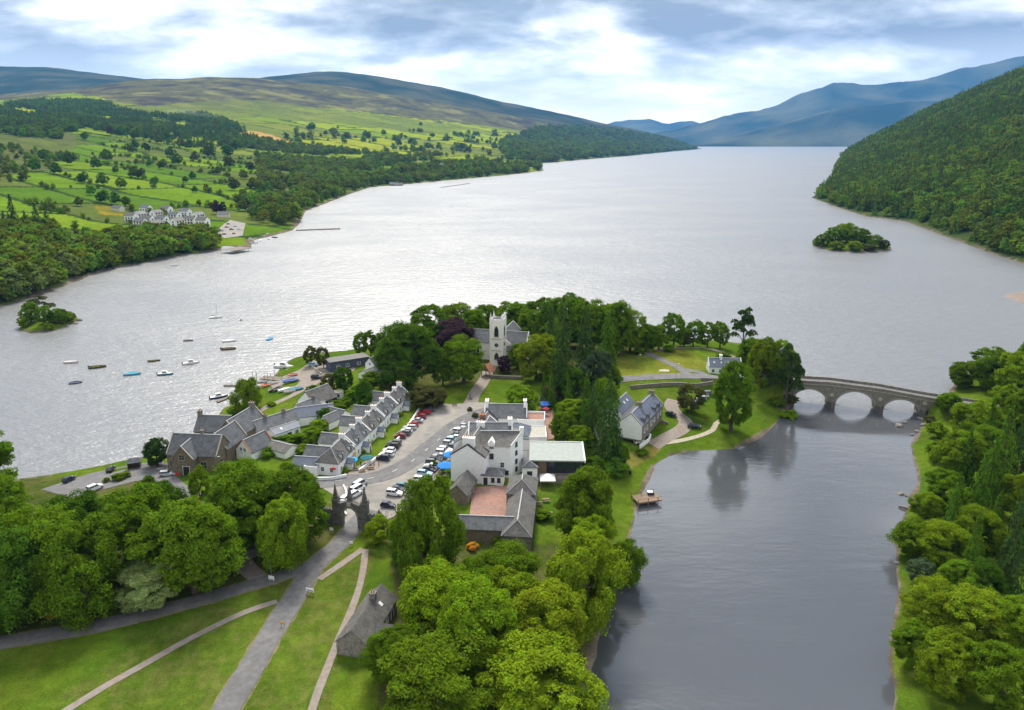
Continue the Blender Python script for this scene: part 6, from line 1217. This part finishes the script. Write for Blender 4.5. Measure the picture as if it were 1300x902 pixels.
def boat(px, py, yaw, kind, col, label, L=6.0, group=None, pos=None, z=0.0, col2=(0.75, 0.75, 0.72)):
    p_ = atz(px, py, 0.0) if pos is None else pos; W = L * 0.34; D_ = L * 0.11
    nm = {'cruiser': 'motor_boat', 'sail': 'sailing_boat', 'row': 'rowing_boat', 'open': 'open_boat', 'cover': 'covered_boat'}[kind]
    r = thing(nm, label, 'boat', (p_[0], p_[1], z), rad(yaw), group); hull, deck, rail, secs = boat_meshes(L, W, D_)
    hull.build('hull', MATS['paint'], r, color=col); rail.build('gunwale', MATS['paint'], r, color=col2)
    if kind in ('row', 'open'):
        deck(0, 1, -D_ * 0.6, 0.85).build('floor', MATS['timber'], r)
        for x in (-0.25, 0.05, 0.3): MB().box(x * L - 0.14, x * L + 0.14, -W * 0.4, W * 0.4, D_ * 0.7, D_ * 0.78).build('thwart', MATS['timber'], r)
        if kind == 'open': MB().box(-L / 2 - 0.35, -L / 2 + 0.1, -0.2, 0.2, D_ * 0.4, D_ * 1.7).build('outboard_motor', MATS['dark_paint'], r)
    else:
        deck(0, 1, -0.03, 0.97).build('deck', MATS['paint'], r, color=col2)
    if kind == 'cruiser':
        c = MB().add([(-L * 0.2, -W * 0.33, D_), (L * 0.2, -W * 0.3, D_), (L * 0.2, W * 0.3, D_), (-L * 0.2, W * 0.33, D_), (-L * 0.17, -W * 0.28, D_ + L * 0.17), (L * 0.08, -W * 0.26, D_ + L * 0.17), (L * 0.08, W * 0.26, D_ + L * 0.17), (-L * 0.17, W * 0.28, D_ + L * 0.17)], [(0, 1, 5, 4), (1, 2, 6, 5), (2, 3, 7, 6), (3, 0, 4, 7), (4, 5, 6, 7)]).build('cabin', MATS['paint'], r, color=(0.78, 0.78, 0.76))
        for sy in (-1, 1): MB().add([(-L * 0.13, sy * W * 0.325, D_ + L * 0.07), (L * 0.12, sy * W * 0.31, D_ + L * 0.07), (L * 0.08, sy * W * 0.295, D_ + L * 0.13), (-L * 0.13, sy * W * 0.31, D_ + L * 0.13)], [(0, 1, 2, 3)]).build('window', MATS['glass'], c)
        MB().box(-L / 2 - 0.35, -L / 2 + 0.1, -0.2, 0.2, D_ * 0.4, D_ * 1.6).build('outboard_motor', MATS['dark_paint'], r)
    if kind == 'sail':
        MB().add([(-L * 0.12, -W * 0.25, D_), (L * 0.2, -W * 0.2, D_ * 1.1), (L * 0.2, W * 0.2, D_ * 1.1), (-L * 0.12, W * 0.25, D_), (-L * 0.1, -W * 0.2, D_ + 0.5), (L * 0.12, -W * 0.16, D_ + 0.45), (L * 0.12, W * 0.16, D_ + 0.45), (-L * 0.1, W * 0.2, D_ + 0.5)], [(0, 1, 5, 4), (1, 2, 6, 5), (2, 3, 7, 6), (3, 0, 4, 7), (4, 5, 6, 7)]).build('cabin', MATS['paint'], r, color=(0.78, 0.78, 0.76))
        MB().tube((L * 0.12, 0, D_), (L * 0.12, 0, L * 1.25), 0.07, 0.05, 6).build('mast', MATS['metal_grey'], r); MB().tube((L * 0.1, 0, D_ + 0.9), (-L * 0.35, 0, D_ + 0.9), 0.12, 0.1, 6).build('furled_sail', MATS['fabric'], r, color=(0.05, 0.08, 0.16))
    if kind == 'cover':
        n = len(secs); m_ = MB(); vs = []
        for i in range(n): vs += [secs[i][0], (secs[i][0][0], 0, secs[i][0][2] + 0.55 * math.sin(math.pi * (i + 0.4) / n)), secs[i][4]]
        m_.add(vs, [(3 * i + k, 3 * i + k + 3, 3 * i + k + 4, 3 * i + k + 1) for i in range(n - 1) for k in range(2)]); m_.build('cover', MATS['fabric'], r, color=col)
    return r
W_, NV, BK, TL, LB, YL = (0.78, 0.78, 0.76), (0.03, 0.05, 0.12), (0.02, 0.022, 0.025), (0.04, 0.17, 0.22), (0.05, 0.33, 0.6), (0.45, 0.38, 0.05)
boat(274, 404, 20, 'sail', W_, 'white sailing boat with bare mast moored on the loch', 7.0)
boat(307, 406, 95, 'cruiser', W_, 'small white motor boat seen stern on near the sailing boat', 5.0)
boat(239, 433, 10, 'row', BK, 'small dark rowing boat moored apart on the loch', 4.6)
boat(291, 434, 15, 'cover', W_, 'white covered boat moored just beyond the brown launch', 6.6)
boat(290, 444, 12, 'open', (0.13, 0.09, 0.05), 'brown open launch moored beside the white covered boat', 7.0, col2=(0.4, 0.3, 0.15))
boat(343, 431, 80, 'cover', LB, 'bright blue covered boat moored off the pier', 5.6)
boat(196, 459, 25, 'open', BK, 'dark open boat with yellow rail moored in the middle', 5.0, col2=YL)
boat(124, 467, 20, 'open', (0.06, 0.07, 0.03), 'olive boat with a yellow rail at its mooring', 7.0, col2=YL)
boat(91, 461, 5, 'cover', (0.62, 0.58, 0.55), 'pale boat with a thin red stripe at the outer mooring', 6.4, col2=(0.35, 0.08, 0.06))
boat(168, 476, 14, 'cover', (0.08, 0.36, 0.48), 'turquoise covered boat moored near the shore', 7.0)
boat(96, 487, 20, 'cover', NV, 'small navy covered dinghy moored nearest the car park', 5.0)
boat(210, 476, 8, 'cruiser', TL, 'teal motor boat with white cabin moored near the shore', 6.6)
boat(243, 462, 25, 'cruiser', W_, 'white cabin cruiser moored off the jetty', 7.2)
boat(278, 505, 30, 'cruiser', NV, 'navy and white motor boat tied to the crooked jetty', 6.8)
boat(361, 467, -15, 'cruiser', W_, 'large white cabin cruiser tied up by the pier', 9.5)
boat(369, 471, -20, 'open', NV, 'dark blue boat tied up behind the large cruiser', 6.5)
boat(222, 338, 10, 'row', W_, 'white boat lying off the far wooded shore', 6.5)
for i, (px, py, yw, k, c, L, lab) in enumerate([(369, 486, 20, 'cover', (0.06, 0.12, 0.4), 6.5, 'white and blue boat on the boat yard beside the pier'), (347, 488, 10, 'row', W_, 4.5, 'white dinghy lying at the edge of the boat yard'), (340, 487, 40, 'row', NV, 4.2, 'dark dinghy turned on the yard edge by the tree'), (336, 492, 20, 'cover', (0.6, 0.15, 0.05), 4.2, 'orange covered dinghy beside the yard tree'), (352, 496, 60, 'cover', BK, 5.4, 'black covered boat on the boat yard'), (361, 497, 40, 'cover', W_, 5.0, 'white covered boat in the yard next to the black one'), (344, 497, 100, 'row', NV, 4.4, 'blue dinghy in the corner of the boat yard'), (377, 496, 15, 'cover', (0.05, 0.3, 0.42), 5.2, 'turquoise covered boat before the boathouse gable'), (368, 499, 30, 'row', W_, 4.4, 'white rowing boat before the turquoise covered boat'), (333, 486, 15, 'row', (0.7, 0.7, 0.68), 4.0, 'pale dinghy on the shore by the pier root'), (372, 478, 5, 'cover', (0.5, 0.12, 0.08), 4.0, 'red covered dinghy at the pier root')]):
    q_ = hit(px, py); boat(px, py, yw, k, c, lab, L, None, q_, q_.z + 0.45)
for i, (px, py) in enumerate([(318, 305), (326, 303), (333, 301), (340, 299), (331, 306), (341, 304), (348, 302), (322, 309)]):
    boat(px, py, 10 + 23 * i, ['cruiser', 'cover', 'sail', 'cruiser', 'cover', 'sail', 'row', 'cruiser'][i], [W_, NV, W_, TL, W_, W_, BK, W_][i], ['white motor boat', 'navy covered boat', 'white yacht', 'teal motor boat', 'white covered boat', 'white yacht', 'dark rowing boat', 'white motor boat'][i] + ' moored at the far marina', 8.0, 'boats at the far marina')

# ---------------------------------------------------------------- piers and jetties
def pier(name, label, pts, width, z, m='timber_grey', posts=3.0, rail=False):
    P = [atz(px, py, z) for px, py in pts]; o = P[0]; r = thing(name, label, 'pier', (o.x, o.y, 0))
    for a, b in zip(P[:-1], P[1:]):
        d = (b - a); L = d.length; yaw = math.atan2(d.y, d.x); n = max(1, int(L / 0.6)); base = a - Vector((o.x, o.y, 0))
        dk = MB()
        for k in range(n): dk.box(k * L / n, (k + 0.93) * L / n, -width / 2, width / 2, -0.12, 0.0)
        dk.build('decking', MATS[m], r, base, yaw)
        MB().box(0, L, -width / 2 + 0.1, -width / 2 + 0.3, -0.45, -0.13).box(0, L, width / 2 - 0.3, width / 2 - 0.1, -0.45, -0.13).build('beam', MATS['timber'], r, base, yaw)
        for k in range(int(L / posts) + 1):
            for sy in (-1, 1): MB().tube((k * posts, sy * (width / 2 + 0.08), -z - 2.5), (k * posts, sy * (width / 2 + 0.08), 1.1 if rail else 0.35), 0.13, 0.12, 6).build('post', MATS['timber'], r, base, yaw)
        if rail:
            for sy in (-1, 1): MB().box(0, L, sy * (width / 2 + 0.05) - 0.04, sy * (width / 2 + 0.05) + 0.04, 0.95, 1.05).build('handrail', MATS['timber'], r, base, yaw)
    return r
pier('timber_pier', 'broad timber pier with tall mooring posts at the boat yard', [(372, 482), (332, 479)], 4.5, 1.2, posts=4, rail=True)
pier('jetty', 'crooked floating jetty below the lone shore tree', [(302, 508), (290, 504), (276, 510)], 1.4, 0.5, posts=5)
pier('jetty', 'short narrow jetty with a post beside the boat yard', [(306, 489), (284, 489)], 1.2, 0.5, posts=4)
pier('fishing_platform', 'railed brown timber platform on the river bank', [(806, 634), (836, 630)], 4.6, 1.4, 'timber', 3, True)
pier('jetty', 'long thin breakwater jetty at the far marina', [(376, 292), (432, 290)], 5.0, 1.0, posts=8)
pier('stone_quay', 'stout stone and timber quay at the far marina', [(288, 318), (312, 314)], 16.0, 3.0, posts=6)
pier('floating_walkway', 'floating fish cage walkway off the wooded point', [(560, 238), (596, 233)], 7, 0.6, posts=12)
for px, py in [(321, 474), (326, 474), (340, 476), (349, 472)]:
    q_ = atz(px, py + 8, 0); tag(MB().tube((0, 0, -3), (0, 0, 3.4), 0.12, 0.1, 6).build('mooring_post', MATS['timber_grey'], None, q_), 'slender mooring post standing in the water by the pier', 'post', 'mooring posts by the pier')
q_ = hit(829, 627); bx = thing('storage_box', 'dark box with white cover on the fishing platform', 'box', (atz(826, 628, 1.4).x, atz(826, 628, 1.4).y, 1.42)); MB().box(-0.9, 0.9, -0.6, 0.6, 0, 0.8).build('box', MATS['dark_paint'], bx); MB().box(-0.95, 0.5, -0.65, 0.65, 0.803, 0.95).build('lid', MATS['white_paint'], bx)

# ---------------------------------------------------------------- street furniture
def parasol(px, py, col, label, w=3.0, pos=None):
    q_ = hit(px, py) + Vector((0, 0, 0.15)); r = thing('parasol', label, 'parasol', q_)
    n = 8; MB().add([(w / 2 * math.cos(6.2832 * k / n + 0.4), w / 2 * math.sin(6.2832 * k / n + 0.4), 2.2) for k in range(n)] + [(0, 0, 2.85)] + [(w / 2 * math.cos(6.2832 * k / n + 0.4), w / 2 * math.sin(6.2832 * k / n + 0.4), 2.0) for k in range(n)], [(k, (k + 1) % n, n) for k in range(n)] + [(k, n + 1 + k, n + 1 + (k + 1) % n, (k + 1) % n) for k in range(n)]).build('canopy', MATS['fabric'], r, color=col)
    MB().tube((0, 0, -0.3), (0, 0, 3.0), 0.04, 0.04, 6).build('pole', MATS['white_paint'], r); MB().frust((0, 0), 0.35, 0.3, -0.2, 0.1, 8).build('base', MATS['metal_grey'], r)
def picnic(px, py, yaw, label, group=None, col=None):
    q_ = hit(px, py) + Vector((0, 0, 0.12)); r = thing('picnic_table', label, 'table', q_, rad(yaw), group)
    for k in range(4): MB().box(-0.95, 0.95, -0.38 + k * 0.2, -0.2 + k * 0.2, 0.72, 0.76).build('table_board', MATS['timber'], r)
    for sy in (-1, 1): MB().box(-0.95, 0.95, sy * 0.75 - 0.13, sy * 0.75 + 0.13, 0.42, 0.46).build('seat', MATS['timber'], r)
    for sx in (-0.7, 0.7):
        for sy in (-1, 1): MB().tube((sx, sy * 0.85, -0.1), (sx, sy * 0.2, 0.72), 0.05, 0.05, 4).build('leg', MATS['timber'], r)
        MB().box(sx - 0.03, sx + 0.03, -0.85, 0.85, 0.36, 0.42).build('brace', MATS['timber'], r)
BL = (0.02, 0.20, 0.55)
parasol(572, 586, BL, 'bright blue parasol beside the white hotel gable', 4.6); parasol(566, 600, BL, 'bright blue parasol nearest the end of the parked row', 5.2)
parasol(446, 593, (0.03, 0.32, 0.6), 'sky blue parasol on the cafe cottage lawn', 4.2); parasol(466, 590, (0.02, 0.13, 0.16), 'dark teal parasol on the cafe terrace', 4.0); parasol(425, 603, (0.55, 0.02, 0.02), 'red parasol in the flower bed at the cafe corner', 2.6)
parasol(448, 585, (0.5, 0.28, 0.06), 'small tan parasol against the cafe porch', 2.4); parasol(691, 520, (0.03, 0.12, 0.5), 'blue awning parasol at the head of the hotel yard', 5.2); parasol(432, 530, (0.05, 0.35, 0.25), 'green parasol behind the terrace gardens', 2.8)
parasol(693, 527, (0.45, 0.03, 0.06), 'red parasol beside the blue awning in the hotel yard', 2.4)
for i, (px, py) in enumerate([(452, 597), (460, 599), (471, 596)]): picnic(px, py, 10 + 5 * i, 'brown picnic table on the cafe terrace paving', 'picnic tables on the cafe terrace')
picnic(684, 641, 5, 'brown picnic table nearest the stable range on the lawn'); picnic(693, 637, 10, 'brown picnic table close to the gazebo on the lawn'); picnic(697, 654, -8, 'pale picnic table farther down the river lawn')
for i, (px, py) in enumerate([(560, 596), (556, 604), (566, 606), (577, 580)]): picnic(px, py, 60, 'picnic table outside the hotel beside the parasols', 'picnic tables outside the hotel')
for i, (px, py) in enumerate([(458, 591), (463, 593), (470, 593), (475, 592), (481, 592)]):
    q_ = hit(px, py); tag(MB().frust((0, 0), 0.14, 0.12, -0.3, 1.0, 8).frust((0, 0), 0.17, 0.05, 1.0, 1.2, 8).build('bollard', MATS['dark_paint'], None, q_ + Vector((0, 0, 0.15))), 'dark bollard at the edge of the cafe terrace', 'bollard', 'bollards round the cafe terrace')
def sign(px, py, yaw, label, w=1.6, h=0.9, col=(0.75, 0.75, 0.73), bands=()):
    q_ = hit(px, py); r = thing('notice_board', label, 'sign', q_, rad(yaw)); MB().box(-w / 2, w / 2, -0.04, 0.04, 0.7, 0.7 + h).build('panel', MATS['paint'], r, color=col)
    for sx in (-w * 0.4, w * 0.4): MB().box(sx - 0.05, sx + 0.05, 0.045, 0.12, -0.3, 0.75 + h).build('post', MATS['timber_grey'], r)
    for k, c in enumerate(bands): MB().box(-w * 0.4, w * 0.4, -0.05, -0.045, 0.8 + k * h * 0.28, 0.8 + k * h * 0.28 + h * 0.16).build('lettering_band', MATS['paint'], r, color=c)
sign(394, 755, -20, 'long white sign board on the grass beside the park drive', 2.0, 0.8, bands=((0.2, 0.2, 0.2), (0.2, 0.2, 0.2))); sign(345, 740, -15, 'white and blue sign board at the lane junction', 1.4, 1.0, bands=((0.05, 0.2, 0.5),))
sign(421, 677, -10, 'small white notice beside the stone gateway', 1.0, 0.7); sign(359, 796, 0, 'low orange marker board at the drive edge', 0.8, 0.4, (0.5, 0.25, 0.05)); sign(446, 694, -10, 'white notice on the grass below the gateway', 0.9, 0.6); sign(491, 654, 0, 'little white sign by the hedge near the square', 0.8, 0.6)
sign(226, 607, 0, 'red round topped notice before the school door', 1.0, 1.0, (0.55, 0.03, 0.03)); sign(203, 588, 0, 'yellow bin board beside the dark evergreen', 1.3, 1.1, (0.5, 0.3, 0.02))
def lamp(px, py, label, h=6.0):
    q_ = hit(px, py); r = thing('street_lamp', label, 'lamp', q_, RND.uniform(-0.5, 0.5)); MB().tube((0, 0, -0.4), (0, 0, h), 0.08, 0.05, 6).build('pole', MATS['metal_grey'], r); MB().tube((0, 0, h), (0.9, 0, h + 0.15), 0.05, 0.04, 5).build('arm', MATS['metal_grey'], r); MB().box(0.6, 1.2, -0.12, 0.12, h + 0.03, h + 0.15).build('lamp_head', MATS['lamp_glass'], r)
for px, py, lab in [(276, 605, 'street lamp on the lawn right of the school'), (209, 592, 'street lamp at the lochside car park entrance'), (544, 512, 'street lamp at the top of the cottage wall'), (858, 480, 'street lamp on the road to the bridge'), (965, 487, 'street lamp near the west end of the bridge'), (345, 735, 'lamp post at the lane junction'), (875, 445, 'slender lamp post in the far mown field lane'), (810, 468, 'lamp post at the field edge')]: lamp(px, py, lab)
def sculpture(px, py):
    q_ = hit(px, py); r = thing('war_memorial', 'small stone memorial in the middle of the church path', 'memorial', q_); MB().box(-0.9, 0.9, -0.9, 0.9, -0.3, 0.3).box(-0.6, 0.6, -0.6, 0.6, 0.3, 0.7).build('plinth', MATS['stone_grey'], r); MB().frust((0, 0), 0.4, 0.25, 0.7, 2.4, 6).box(-0.6, 0.6, -0.12, 0.12, 2.4, 2.7).frust((0, 0), 0.22, 0.15, 2.7, 3.2, 6).build('cross_shaft', MATS['stone_grey'], r)
sculpture(597, 507)
q_ = hit(134, 612); sh = thing('shelter', 'small grey roofed shelter in the lochside car park', 'shelter', hit(171, 594), rad(20)); MB().box(-1.8, -1.6, -1.2, 1.2, -0.2, 2.1).box(1.6, 1.8, -1.2, 1.2, -0.2, 2.1).box(-1.6, 1.6, 1.0, 1.2, -0.2, 2.1).build('wall', MATS['timber_grey'], sh); MB().add([(-2.1, -1.5, 2.1), (2.1, -1.5, 2.1), (2.1, 1.5, 2.1), (-2.1, 1.5, 2.1), (-1.2, 0, 3.3), (1.2, 0, 3.3)], [(0, 1, 5, 4), (2, 3, 4, 5), (1, 2, 5), (3, 0, 4), (3, 2, 1, 0)]).build('roof', MATS['slate'], sh)
for px, py, lab in [(800, 602, 'black litter bin on the river lawn')]:
    q_ = hit(px, py); r = thing('litter_bin', lab, 'bin', q_); MB().frust((0, 0), 0.35, 0.4, -0.1, 1.0, 10).build('drum', MATS['dark_paint'], r); MB().frust((0, 0), 0.45, 0.3, 1.0, 1.2, 10).build('lid', MATS['dark_paint'], r)
for px, py, yaw, lab in [(577, 516, 5, 'wooden bench by the church path mouth left of the gravel'), (622, 521, 5, 'wooden bench right of the church path mouth')]:
    q_ = hit(px, py); r = thing('bench', lab, 'bench', q_, rad(yaw)); MB().box(-0.9, 0.9, -0.25, 0.25, 0.42, 0.48).build('seat', MATS['timber'], r); MB().box(-0.9, 0.9, 0.22, 0.28, 0.55, 0.95).build('backrest', MATS['timber'], r)
    for sx in (-0.8, 0.8): MB().box(sx - 0.05, sx + 0.05, -0.25, 0.28, -0.2, 0.42).build('leg', MATS['timber'], r)
tm = hit(857, 472); tr_ = thing('ground_sheet', 'pale canvas sheet spread on the mown field', 'sheet', tm); MB().prism([(-2.4, -1.2), (1.9, -1.5), (2.5, 1.0), (0.4, 1.6), (-1.8, 1.1)], 0, 0.15).build('canvas', MATS['felt_roof'], tr_); tr_.location = hit(843, 471)
# rocks at the river margins
rm = []
for k in range(3):
    bm = bmesh.new(); bmesh.ops.create_icosphere(bm, subdivisions=2, radius=1); rr_ = random.Random(k)
    for v in bm.verts: v.co *= 0.75 + 0.5 * rr_.random(); v.co.z *= 0.6
    me = bpy.data.meshes.new('rock'); bm.to_mesh(me); bm.free(); me.materials.append(MATS['rock']); rm.append(me)
for px, py, s_ in [(1144, 627, 0.8), (1150, 629, 0.5), (1147, 645, 1.0), (1141, 541, 1.3), (1150, 537, 0.8), (1165, 548, 0.9), (1172, 540, 1.0), (1158, 552, 0.6), (1168, 532, 1.0), (1139, 715, 0.6), (1152, 660, 0.5), (100, 407, 1.6), (96, 411, 1.3), (1176, 552, 0.6)]:
    p_ = atz(px, py, 0.1); o_ = obj('river_rock', RND.choice(rm), None, p_, RND.uniform(0, 6), (s_ * 1.3, s_, s_)); tag(o_, 'rounded grey rock at the water edge of the bank', 'rock', 'rocks along the water edge')

# ---------------------------------------------------------------- lodges and houses on the far shores
def far_house(px, py, yaw, L, W, h, rise, lab, grp, wall='harling_white', roof='slate', cat='house', wins=True):
    q_ = hit(px, py); S = House('lodge', lab, (q_.x, q_.y), cat, grp, z=q_.z); w = S.wing(0, 0, yaw, L, W, h, rise, wall, roof, ov=0.5, z0=-3)
    if wins:
        for z_ in ([1.0, 3.8] if h > 5 else [1.0]): S.win(w, 'S', [-L * 0.3, 0, L * 0.3], z_, 1.8, 1.6, 'dark'); S.win(w, 'E', [0], z_, 1.8, 1.6, 'dark'); S.win(w, 'W', [0], z_, 1.8, 1.6, 'dark')
        MB().box(-L * 0.4, L * 0.4, -W / 2 - 2.0, -W / 2 - 0.02, 2.9, 3.1).build('balcony', MATS['timber'], S.root, (0, 0, 0), rad(yaw))
    return S
LOD = [(168, 282), (178, 278), (188, 284), (186, 271), (199, 276), (206, 284), (212, 272), (222, 279), (226, 287), (236, 276), (243, 285), (252, 279), (258, 288), (179, 288), (198, 290)]
for i, (px, py) in enumerate(LOD): far_house(px, py, [-20, 65, -15, -20, 70, -18, -22, -15, 68, -20, -15, 72, -18, -20, 60][i], 13, 8.5, 6.0 if i % 3 else 7.5, 3.0, 'white two storey holiday lodge with slate roof above the far shore', 'white holiday lodges above the far shore', roof='slate' if i % 2 else 'slate_brown')
for i, (px, py) in enumerate([(150, 268), (284, 276), (318, 268), (336, 270), (345, 276)]): far_house(px, py, -20 + 30 * i, 14, 8, 4, 3, 'pale low house among trees near the far marina', 'houses near the far marina', 'cream_wall', 'slate', wins=False)
sheet('marina_car_park', [(272, 296), (292, 280), (312, 284), (308, 300), (285, 303)], 'square_surface', 0.4, 'pale car park of the far marina')
for i, (px, py) in enumerate([(556, 211), (563, 213), (570, 211), (577, 213), (585, 212), (592, 214), (600, 213), (549, 213), (566, 209), (606, 211)]): far_house(px, py, 10 + 40 * i, 22, 13, 8, 6, 'tiny white house in the far lochside hamlet', 'houses of the far lochside hamlet', wins=False)
for i, (px, py) in enumerate([(500, 236), (506, 236)]): far_house(px, py, 10, 20, 10, 5, 4, 'pale boathouse on the far wooded shore', 'boathouses on the far wooded shore', 'timber_grey', 'slate', wins=False)
# single trees standing in the far fields
FT = [broad('field_tree', 300 + k, 11, 7, 26, 0.5, (0.29, 0.29, 0.30), (0.17, 0.25), (0.025, 0.05), 'leaf', 0.95) for k in range(3)]
fc_ = conifer('field_conifer', 305, 14, 8, 7, 0.5, 0.03, 'leaf', 0.9, (0.03, 0.055))
def ftree(px, py, wpx, hpx, tone, lab, con=False):
    q_ = hit(px, py); s_ = FPX / q_.y; o_ = obj('field_tree' if not con else 'spruce_tree', fc_ if con else RND.choice(FT), None, q_ - Vector((0, 0, 0.4)), RND.uniform(0, 6.28), (wpx / s_, wpx / s_, hpx / s_), tuple(c * RND.uniform(0.8, 1.2) for c in TONE[tone])); tag(o_, lab, 'tree', lab)
for px, py, w, h in [(20, 302, 26, 54), (50, 304, 26, 48), (62, 300, 22, 40), (36, 306, 20, 38), (8, 300, 20, 34)]: plant(px, py, w, h, 'C', 'c', 'above the far shore wood')
for px, py, w, h in [(60, 320, 34, 22), (48, 326, 30, 24), (275, 272, 12, 18), (282, 272, 10, 16), (316, 268, 8, 14)]: ftree(px, py, w, h, 'p', 'purple leaved tree on the far shore')
DK = [(130, 236, 16), (130, 258, 16), (146, 260, 16), (105, 233, 14), (138, 205, 15), (166, 195, 12), (172, 190, 12), (140, 172, 12), (153, 172, 12), (172, 178, 15), (186, 193, 11), (203, 183, 11), (217, 200, 13), (205, 215, 12), (170, 226, 14), (178, 227, 13), (147, 220, 8), (155, 240, 14), (196, 236, 10), (248, 245, 9), (87, 210, 16), (72, 222, 15), (125, 215, 14), (247, 205, 12), (263, 200, 18), (240, 190, 12), (232, 188, 11), (291, 213, 14), (318, 218, 12), (296, 242, 16), (264, 243, 9), (235, 232, 8), (212, 178, 10), (108, 178, 10), (290, 200, 16), (160, 262, 12), (100, 262, 12), (44, 218, 16), (115, 248, 12), (55, 204, 14), (225, 210, 14), (320, 240, 14), (310, 228, 12), (276, 222, 10), (245, 228, 10), (300, 190, 12), (330, 250, 12), (190, 212, 10)]
for px, py, w in DK: ftree(px + RND.uniform(-1, 1), py, w, w * 1.05, RND.choice(['d', 'g', 'd', 'd', 'o']), 'round hedgerow tree standing in the far walled fields')
for px, py, w in [(395, 166, 10), (440, 176, 7), (468, 176, 8), (488, 172, 7), (507, 186, 9), (534, 160, 5), (525, 183, 7), (550, 175, 6), (413, 172, 6), (384, 175, 7)]: ftree(px, py, w, w, 'd', 'small dark tree on the bright upper hill pasture')
# dust drifting over the far hill track
sm = bpy.data.materials.new('dust_air'); sm.use_nodes = True; nd, ln = sm.node_tree.nodes, sm.node_tree.links; nd.remove(nd['Principled BSDF']); pv = N(nd, 'ShaderNodeVolumePrincipled'); pv.inputs['Color'].default_value = (0.95, 0.92, 0.88, 1); pv.inputs['Density'].default_value = 0.0012; ln.new(pv.outputs[0], nd['Material Output'].inputs['Volume'])
q_ = hit(250, 152); dm_ = MB()
for dx, dz, rx_, rz_ in ((0, 16, 80, 18), (-40, 28, 60, 20), (60, 10, 60, 11), (-90, 34, 45, 14)):
    V_, F_ = ico((dx, RND.uniform(-30, 30), dz), (rx_, 60, rz_), np.random.RandomState(int(rx_)), 0.1); dm_.add(V_, F_)
tag(dm_.build('dust_cloud', sm, None, q_), 'pale dust cloud drifting above the far hill fields', 'smoke', kind='stuff')

# ---------------------------------------------------------------- single out look-alikes by what they stand nearest to
MARKS = {}
for o_ in list(COL.objects):
    if o_.parent is None and o_.get('label'):
        for key, nm in (('dark gothic stone gateway', 'stone gateway'), ('pale stone church', 'church tower'), ('large white hotel', 'white hotel'), ('brown roofed stone lodge', 'gate lodge'), ('stone village school', 'stone school'), ('white blossomed hawthorn', 'white hawthorn'), ('large copper beech', 'copper beech'), ('white and stone house', 'riverside house'), ('long arched grey stone bridge', 'stone bridge'), ('white cottage with blue slate', 'bridge cottage'), ('orange flowering azalea', 'orange azalea'), ('railed brown timber platform', 'fishing platform'), ('white gabled boathouse', 'black boathouse'), ('broad timber pier', 'timber pier'), ('leafless grey tree', 'leafless tree'), ('silvery green willow', 'silvery willow'), ('small grey roofed shelter', 'car park shelter'), ('white and blue sign board', 'junction sign'), ('low slate roofed shed', 'slate shed'), ('bushy willow', 'bushy willow'), ('long blue grey timber store', 'blue store'), ('open timber gateway', 'lychgate'), ('modern glass fronted', 'glass pavilion'), ('lone airy tree', 'lone shore tree'), ('stout stone and timber quay', 'far quay'), ('round very dark evergreen', 'round evergreen')):
            if o_['label'].startswith(key): MARKS[nm] = Vector(o_.location[:])
if 'stone bridge' in MARKS: MARKS['stone bridge'] = br(50, 3)
ORD = ['nearest', 'second nearest', 'third nearest', 'fourth nearest', 'fifth nearest', 'sixth nearest']
fam = {}
for o_ in COL.objects:
    if o_.parent is None and o_.get('label') and o_.get('kind') is None: fam.setdefault(o_['label'], []).append(o_)
for lab, L in fam.items():
    if not 1 < len(L) <= 20 or 'far ' in lab or 'island' in lab or 'islet' in lab or 'hill' in lab: continue
    rank = {}
    for nm, p_ in MARKS.items():
        for k, o_ in enumerate(sorted(L, key=lambda q: (Vector(q.location[:]) - p_).length)): rank.setdefault(o_.name, []).append((k, (Vector(o_.location[:]) - p_).length, nm))
    for o_ in L:
        k, d_, nm = min(rank[o_.name])
        words = lab.split()
        if k < len(ORD) and len(words) <= 13: o_['label'] = ' '.join(words[:12] if len(words) > 12 else words) + f', {ORD[k]} the {nm}' if len(words) + len(ORD[k].split()) + 1 + len(nm.split()) <= 16 else ' '.join(words[:max(4, 16 - len(ORD[k].split()) - 1 - len(nm.split()))]) + f', {ORD[k]} the {nm}'
